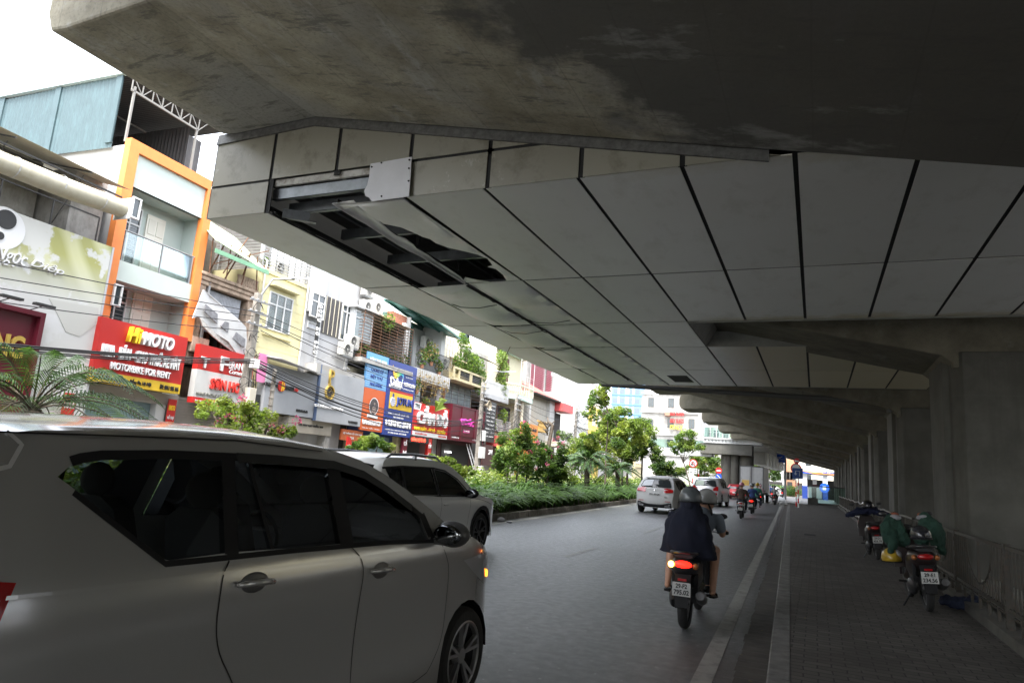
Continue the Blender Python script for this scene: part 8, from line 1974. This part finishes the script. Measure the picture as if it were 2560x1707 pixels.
zs = [(ext(a, b_, L0) + .05, b_[1], .12 + .05 * k) for k, (a, b_) in enumerate(zip(e0, e1))]
zs += [(zs[4][0] + .05 * k, zs[4][1] - .04 * k, .3 + .04 * k) for k in range(4)] + [(zs[4][0] + .0, zs[4][1] - .05, .32)]
span('overhead cables running from the left edge to the first pole', L0, p1[0], zs, 1.3, thick=5, seed=1)
q0 = [sp(640, y)[1] for y in (775, 790, 805, 828, 900, 915, 925)]; q1 = [sp(1203, y)[1] for y in (990, 1000, 1008, 1015, 1050, 1058, 1068)]
span('overhead cables between the first pole and the loudspeaker pole', p1[0], p2[0], [(a, b_, .25 + .12 * k) for k, (a, b_) in enumerate(zip(q0, q1))] + [(q0[4] - .05 * k, q1[4] + .03 * k, .7 + .15 * k) for k in range(4)], 1.0, thick=6, seed=2)
span('overhead cables between the loudspeaker pole and the third pole', p2[0], p3[0], [(q1[0] - .15 * k, p3[1] - .5 - .22 * k, .2 + .15 * k) for k in range(7)] + [(q1[4] - .1 * k, p3[1] - 1.8 - .15 * k, .5) for k in range(4)], 1.0, thick=4, seed=3)
span('overhead cables between the third and the fourth pole', p3[0], p4_[0], [(p3[1] - .3 - .25 * k, p4_[1] - .6 - .2 * k, .3 + .2 * k) for k in range(8)], 1.2, thick=3, seed=4)
span('overhead cables beyond the fourth pole toward the footbridge', p4_[0], 90, [(p4_[1] - .5 - .25 * k, 6.6 - .2 * k, .4 + .2 * k) for k in range(6)], 1.5, thick=2, seed=5)

# ------------------------------------------------------------------ traffic signs
RW = mat('sign_white', (.75, .75, .74), .4); RR = mat('sign_ring_red', (.62, .02, .02), .4); BB = mat('sign_traffic_blue', (.01, .09, .55), .4)
def banded(T, x, y, z0, z1, r=.045, n=6, first=0):
    b = MB(); c = MB()
    for k in range(n): (b if (k + first) % 2 else c).lathe([(r, lerp(z0, z1, k / n)), (r, lerp(z0, z1, (k + 1) / n))], (x, y, 0), 'z', 10)
    T.part(b, 'post', RR); T.part(c, 'post_band', RW)
def disc(T, x, y, z, R, col, name='disc', off=0.): return T.part(MB().lathe([(.001, -off), (R, -off), (R, .02 - off)], (x, y, z), 'y', 32), name, col)
p = PT(1733, 1158, Y=62); T = Th('no_u_turn_sign', 'round no U turn sign with red border over a white time plate', 'traffic sign', (p.x, 62, 0))
banded(T, p.x - .05, 62.06, .1, 2.6); banded(T, p.x + .42, 62.4, .1, 2.6, first=1); disc(T, p.x, 62, p.z, .36, RR, 'ring'); disc(T, p.x, 62, p.z, .28, RW, 'disc', .01)
b = MB(); b.tube([(p.x + .10, 61.97, p.z - .18), (p.x + .10, 61.97, p.z + .05), (p.x + .05, 61.97, p.z + .13), (p.x - .05, 61.97, p.z + .13), (p.x - .10, 61.97, p.z + .05), (p.x - .10, 61.97, p.z - .08)], .03, 6); b.prism([(p.x - .2, p.z - .06), (p.x, p.z - .06), (p.x - .1, p.z - .19)], 61.95, 61.98, 'y'); T.part(b, 'arrow', LTB); T.part(MB().bar((p.x - .22, 61.94, p.z + .22), (p.x + .22, 61.94, p.z - .22), .02, .05), 'slash', RR)
T.box('time_plate', RW, p.x - .36, p.x + .36, 62, 62.02, p.z - .88, p.z - .42); T.text('6:30 - 9:00', p.x - .3, p.x + .3, p.z - .6, p.z - .48, 62, LTB, depth=.01); T.text('16:00 - 19:30', p.x - .3, p.x + .3, p.z - .8, p.z - .68, 62, LTB, depth=.01)
p = PT(1797, 1176, Y=78); T = Th('no_entry_sign', 'round red no entry sign above a blue disc with a white slash', 'traffic sign', (p.x, 78, 0)); banded(T, p.x, 78.08, .1, p.z + .3); disc(T, p.x, 78, p.z, .34, RR, 'disc'); T.box('white_bar', RW, p.x - .22, p.x + .22, 77.97, 77.99, p.z - .06, p.z + .06)
disc(T, p.x, 78, p.z - .62, .32, BB, 'blue_disc'); T.part(MB().bar((p.x - .18, 77.97, p.z - .44), (p.x + .18, 77.97, p.z - .8), .02, .08), 'slash', RW)
p = PT(1996, 1268, Z=.156); T = Th('blue_u_turn_sign', 'square blue turn sign on a red and white post in the pavement', 'traffic sign', (p.x, p.y, .15)); q = PT(1994, 1183, Y=p.y); banded(T, p.x, p.y + .05, .156, q.z + .4, n=9, r=.05)
T.box('blue_panel', mat('sign_dark_blue', (.01, .05, .20), .4), q.x - .38, q.x + .38, p.y - .02, p.y, q.z - .4, q.z + .4); b = MB(); b.tube([(q.x + .15, p.y - .03, q.z - .22), (q.x + .15, p.y - .03, q.z + .18), (q.x - .13, p.y - .03, q.z + .18), (q.x - .13, p.y - .03, q.z - .02)], .035, 4); b.prism([(q.x - .24, q.z), (q.x - .02, q.z), (q.x - .13, q.z - .15)], p.y - .05, p.y - .02, 'y'); T.part(b, 'arrow', mat('arrow_pale', (.4, .45, .5), .5))
T = Th('round_red_signs', 'round red bordered signs stacked behind the square blue sign', 'traffic sign', (p.x - .3, p.y + 2, .15)); banded(T, p.x - .2, p.y + 2, .156, q.z + .9, n=9, first=1); disc(T, q.x - .15, p.y + 1.95, q.z + .42, .40, RR, 'ring'); disc(T, q.x - .15, p.y + 1.95, q.z + .42, .31, RW, 'disc', .01); disc(T, q.x - .1, p.y + 1.95, q.z + 1.0, .22, RR, 'small_disc'); T.box('small_bar', RW, q.x - .24, q.x + .04, p.y + 1.9, p.y + 1.93, q.z + .94, q.z + 1.05)
a = PT(1920, 1136, Y=100); c = PT(1962, 1155, Y=100); T = Th('direction_sign', 'large blue overhead direction sign with white words and arrows', 'traffic sign', (c.x, 100, 0)); T.box('panel', BB, a.x, c.x, 100, 100.1, c.z - .1, a.z + .9); T.box('mast', IRONG, c.x, c.x + .2, 100, 100.2, 0, a.z + 1)
for k, w_ in enumerate(('CẦU GIẤY', 'TRẦN DUY HƯNG', 'NGÃ TƯ SỞ')): z = a.z + .5 - k * .72; T.text(w_, a.x + .2, a.x + 1.6, z - .18, z + .08, 100, LTW); T.box('divider', RW, a.x, c.x, 99.98, 100, z - .36, z - .33); b = MB(); b.bar((c.x - .7, 99.97, z - .15), (c.x - .3, 99.97, z + .05), .02, .08); T.part(b, 'arrow', LTW)

# ------------------------------------------------------------------ footbridge
FBW = mat('steel_white', (.46, .47, .465), .5, vary=.05, dirt_amt=.2, streak=3); Y0 = 80
T = Th('footbridge', 'white steel footbridge with glass railings on round concrete columns', 'footbridge', (-9, Y0, 0))
def fz(px, py, Y=Y0): q = PT(px, py, Y=Y); return q.x, q.z
x0, zt = fz(1755, 1108); x1, zb = fz(1882, 1140)
T.box('pier_cap', M_PIER, x0, x1, Y0 - 1.2, Y0 + 1.4, zb, zt)
for px, r_ in ((1816, .62), (1835, .5), (1864, .8)):
    x = fz(px, 1200)[0]; T.part(MB().lathe([(r_, 0), (r_, zb)], (x, Y0 + (.1 if px != 1864 else .6), 0), 'z', 24), 'column', M_PIER, smooth=40)
xa = fz(1480, 1120)[0]; T.box('span', FBW, xa - 8, x0 + 1.2, Y0 - .6, Y0 + 1.2, fz(1700, 1137)[1], fz(1700, 1120)[1]); T.box('glass_railing', glassmat('rail_glass', (.75, .9, .85), see=.9), xa - 8, x0 + 1, Y0 - .62, Y0 - .60, fz(1700, 1120)[1], fz(1700, 1100)[1])
u0, v1 = fz(1764, 1094); u1, v0 = fz(1858, 1112); b = MB(); b.box(u0, u1 + 2, Y0 - 1.3, Y0 + 1.5, v0, v0 + .1); b.box(u0, u1 + 2, Y0 - 1.35, Y0 + 1.55, v1 - .18, v1)
for k in range(12): x = lerp(u0, u1, k / 11); b.box(x - .05, x + .05, Y0 - 1.3, Y0 + 1.5, v0 + .1, v1 - .18)
b.box(u0, u1 + 2, Y0 - 1.15, Y0 + 1.4, v0 + .1, v1 - .18); T.part(b, 'upper_girder', FBW)
zr = fz(1780, 1070)[1]; T.box('glass_railing', glassmat('rail_glass', (.75, .9, .85), see=.9), u0, u1 + 2, Y0 - 1.32, Y0 - 1.30, v1, zr); b = MB(); [b.box(lerp(u0, u1, k / 6) - .03, lerp(u0, u1, k / 6) + .03, Y0 - 1.36, Y0 - 1.30, v1, zr) for k in range(7)]; b.box(u0, u1 + 2, Y0 - 1.36, Y0 - 1.3, zr, zr + .06); T.part(b, 'handrail', FBW)
b = MB()
for k in range(7):
    yy = Y0 + 3 + k * 4; x = fz(1880 + 0, 1140)[0] + k * .15; b.box(x - .2, x + 1.2, yy, yy + 2.2, 3.9 - k * .0, 5.3); 
b.box(fz(1880, 1140)[0] - .4, fz(1880, 1140)[0] + 1.6, Y0 + 2, Y0 + 32, 5.3, 5.9); T.part(b, 'stair_beams', mat('beam_pale', (.5, .49, .45), .7, vary=.1))

# ------------------------------------------------------------------ petrol station and the end of the street
Yp = 124
def pz(px, py, Y=Yp): q = PT(px, py, Y=Y); return q.x, q.z
T = Th('petrol_station', 'petrol station with white blue and orange canopy and blue columns', 'petrol station', (8, Yp, 0))
xl, z1 = pz(1990, 1174); xr, z0 = pz(2110, 1184); T.box('canopy', LTW, xl, xr + 6, Yp, Yp + 12, z0 - .3, z1)
T.box('orange_stripe', mat('stripe_orange', (.8, .28, .08), .5), xl, xr + 6, Yp - .03, Yp, z0 - .3, z0 - .05); b = MB(); b.prism([(xl, z0 - .3), (xl + 2.6, z0 - .3), (xl + .2, z1), (xl, z1)], Yp - .05, Yp - .01, 'y'); T.part(b, 'blue_wedge', BB); b = MB(); b.prism([(xl + 2.6, z0 - .28), (xl + 4.2, z0 - .28), (xl + 1.2, z1), (xl + .2, z1)], Yp - .06, Yp - .02, 'y'); T.part(b, 'orange_wedge', mat('stripe_orange', (.8, .28, .08), .5))
lx = pz(2048, 1180)[0]; T.box('logo', mat('stripe_orange', (.8, .28, .08), .5), lx - .4, lx + .4, Yp - .1, Yp - .05, z0 + .02, z1 - .1); T.text('PETROLIMEX', lx + .6, lx + 4.4, z0 + .15, z1 - .3, Yp - .02, BB, bold=.03)
BD = mat('column_blue', (.012, .04, .22), .5)
for px, m in ((2012, BD), (2063, BD), (2094, LTW)): x = pz(px, 1200)[0]; T.box('column', LTW, x - .35, x + .35, Yp + .4, Yp + 1.1, 2.0, z0 - .3); T.box('column_base', m, x - .4, x + .4, Yp + .35, Yp + 1.15, 0, 2.05)
T.box('kiosk', DARK, xl + 1, xr, Yp + 8, Yp + 12, 0, 3.2); T.box('kiosk_sign', LTW, xl + 2.5, xr - 4, Yp + 7.9, Yp + 8, 2.4, 3.3); T.box('kiosk_band', MAROON, xl + 2.5, xr - 4, Yp + 7.85, Yp + 7.9, 1.9, 2.4)
for px in (2022, 2048): x = pz(px, 1215)[0]; T.box('fuel_pump', LTW, x - .4, x + .4, Yp + 3, Yp + 3.6, .1, 1.9)
x = pz(2061, 1212)[0]; T.part(MB().lathe([(.001, 0), (.75, 0), (.75, .1)], (x, Yp - 1, 1.9), 'y', 24), 'round_sign', BB); T.box('round_sign_letter', LTW, x - .25, x + .25, Yp - 1.03, Yp - 1, 1.6, 2.2)
def flat(px, py0, px1, py1, Y, name, label, m, d=6, rows=0):
    a = PT(px, py0, Y=Y); c = PT(px1, py1, Y=Y)
    T = Th(name, label, 'building', ((a.x + c.x) / 2, Y, 0)); T.box('wall', m, a.x, c.x, Y, Y + d, 0, a.z)
    for r_ in range(rows):
        for i in range(3): x = lerp(a.x, c.x, (i + .5) / 3); window(T, x - .5, x + .5, 3 + r_ * 3, 4.4 + r_ * 3, Y - .02, 2, 0, BRONZE)
    T.box('shop_opening', DARK, a.x + .4, c.x - .4, Y - .03, Y - .005, .1, 2.6)
    return T
flat(1962, 1146, 1987, 1220, 138, 'brown_building', 'brown tiled building left of the petrol station', mat('tile_brown', (.36, .18, .10), .6, vary=.1), rows=1)
flat(1987, 1150, 2200, 1220, 148, 'cream_building', 'wide cream building behind the petrol station canopy', mat('paint_cream_pale', (.52, .49, .4), .7), 8, 2)
flat(1880, 1120, 1961, 1220, 160, 'grey_building', 'grey building behind the roadside tree at the end of the road', WGREY, 8, 3)
a = PT(1948, 1158, Y=112); c = PT(1962, 1175, Y=112); T = Th('green_advert', 'white and green advertising panel on a tall post', 'advertising panel', (c.x, 112, 0)); T.box('panel', LTW, a.x, c.x, 112, 112.15, c.z, a.z); T.box('green_patch', mat('advert_green', (.05, .35, .12), .5), a.x + .1, c.x - .3, 111.97, 112, c.z + .1, c.z + .6); T.box('post', IRONG, c.x - .1, c.x + .1, 112.1, 112.3, 0, c.z)
# glass stair enclosure at the end of the pavement
T = Th('glass_enclosure', 'low glass enclosure with dark top rail at the pavement end', 'enclosure', (2, 74, 0)); a = PT(2022, 1215, Y=74); c = PT(2100, 1222, Y=74)
T.box('glass', glassmat('rail_glass', (.75, .9, .85), see=.9), a.x, 4.5, 74, 74.03, .3, a.z); T.box('top_rail', IRON, a.x - .05, 4.5, 73.97, 74.06, a.z, a.z + .1); T.box('concrete_base', M_PIER, a.x - .1, a.x + .8, 73.5, 74.6, 0, .75); T.box('plinth', M_PIER, a.x + .8, 4.5, 73.9, 74.1, 0, .3)

# ------------------------------------------------------------------ far apart pieces of one mesh become parts of their own
import numpy as np
SKIP = ('lettering', 'cable', 'trunk', 'crown', 'frond', 'blossom', 'hair', 'creeper', 'plant', 'line', 'slat', 'louvre', 'grille', 'leaves', 'tangle', 'bars', 'foliage', 'body', 'hose', 'fence', 'railing', 'mounting', 'band', 'face', 'eyes', 'wall', 'scroll', 'truss', 'door_panel')
def split_far(o):
    me = o.data; nv = len(me.vertices)
    if nv == 0 or nv > 30000 or me.users > 1: return
    par = list(range(nv))
    def find(a):
        while par[a] != a: par[a] = par[par[a]]; a = par[a]
        return a
    for e in me.edges:
        a, b_ = find(e.vertices[0]), find(e.vertices[1])
        if a != b_: par[a] = b_
    root = [find(i) for i in range(nv)]; ids = {r_: k for k, r_ in enumerate(dict.fromkeys(root))}; k = len(ids)
    if k < 2 or k > 300: return
    isl = np.array([ids[r_] for r_ in root]); co_ = np.empty(nv * 3); me.vertices.foreach_get('co', co_); co_ = co_.reshape(-1, 3)
    lo = np.full((k, 3), np.inf); hi = np.full((k, 3), -np.inf); np.minimum.at(lo, isl, co_); np.maximum.at(hi, isl, co_)
    size = (hi - lo).max(axis=1); gap = np.maximum(0, np.maximum(lo[:, None] - hi[None], lo[None] - hi[:, None]))
    near = np.sqrt((gap ** 2).sum(axis=2)) <= np.maximum(.02, .5 * np.maximum(size[:, None], size[None]))
    lab = list(range(k))
    def f2(a):
        while lab[a] != a: a = lab[a]
        return a
    for a, b_ in zip(*np.nonzero(np.triu(near, 1))):
        a, b_ = f2(a), f2(b_)
        if a != b_: lab[a] = b_
    pc = [f2(i) for i in range(k)]; groups = list(dict.fromkeys(pc))
    if not 2 <= len(groups) <= 14: return
    stem = o.name.split('.')[0]
    for g in groups:
        fs = [p for p in me.polygons if pc[isl[p.vertices[0]]] == g]
        if not fs: continue
        used = sorted({v for p in fs for v in p.vertices}); mp = {v: i for i, v in enumerate(used)}
        m2 = bpy.data.meshes.new(stem); m2.from_pydata([tuple(co_[v]) for v in used], [], [tuple(mp[v] for v in p.vertices) for p in fs])
        for mm in me.materials: m2.materials.append(mm)
        for p2, p in zip(m2.polygons, fs): p2.material_index = p.material_index; p2.use_smooth = p.use_smooth
        m2.update()
        n = bpy.data.objects.new(stem, m2); C.objects.link(n); n.parent = o.parent; n.matrix_parent_inverse = o.matrix_parent_inverse.copy(); n.matrix_basis = o.matrix_basis.copy()
        if 'label' in o: n['label'] = o['label']
        for md in o.modifiers:
            q = n.modifiers.new(md.name, md.type)
            for a in ('width', 'segments', 'limit_method', 'angle_limit', 'thickness', 'levels'):
                if hasattr(md, a): setattr(q, a, getattr(md, a))
    bpy.data.objects.remove(o)
for o in list(C.objects):
    if o.type == 'MESH' and o.parent and not o.children and o.get('kind') is None and not any(w_ in o.name for w_ in SKIP): split_far(o)
bpy.context.view_layer.update()
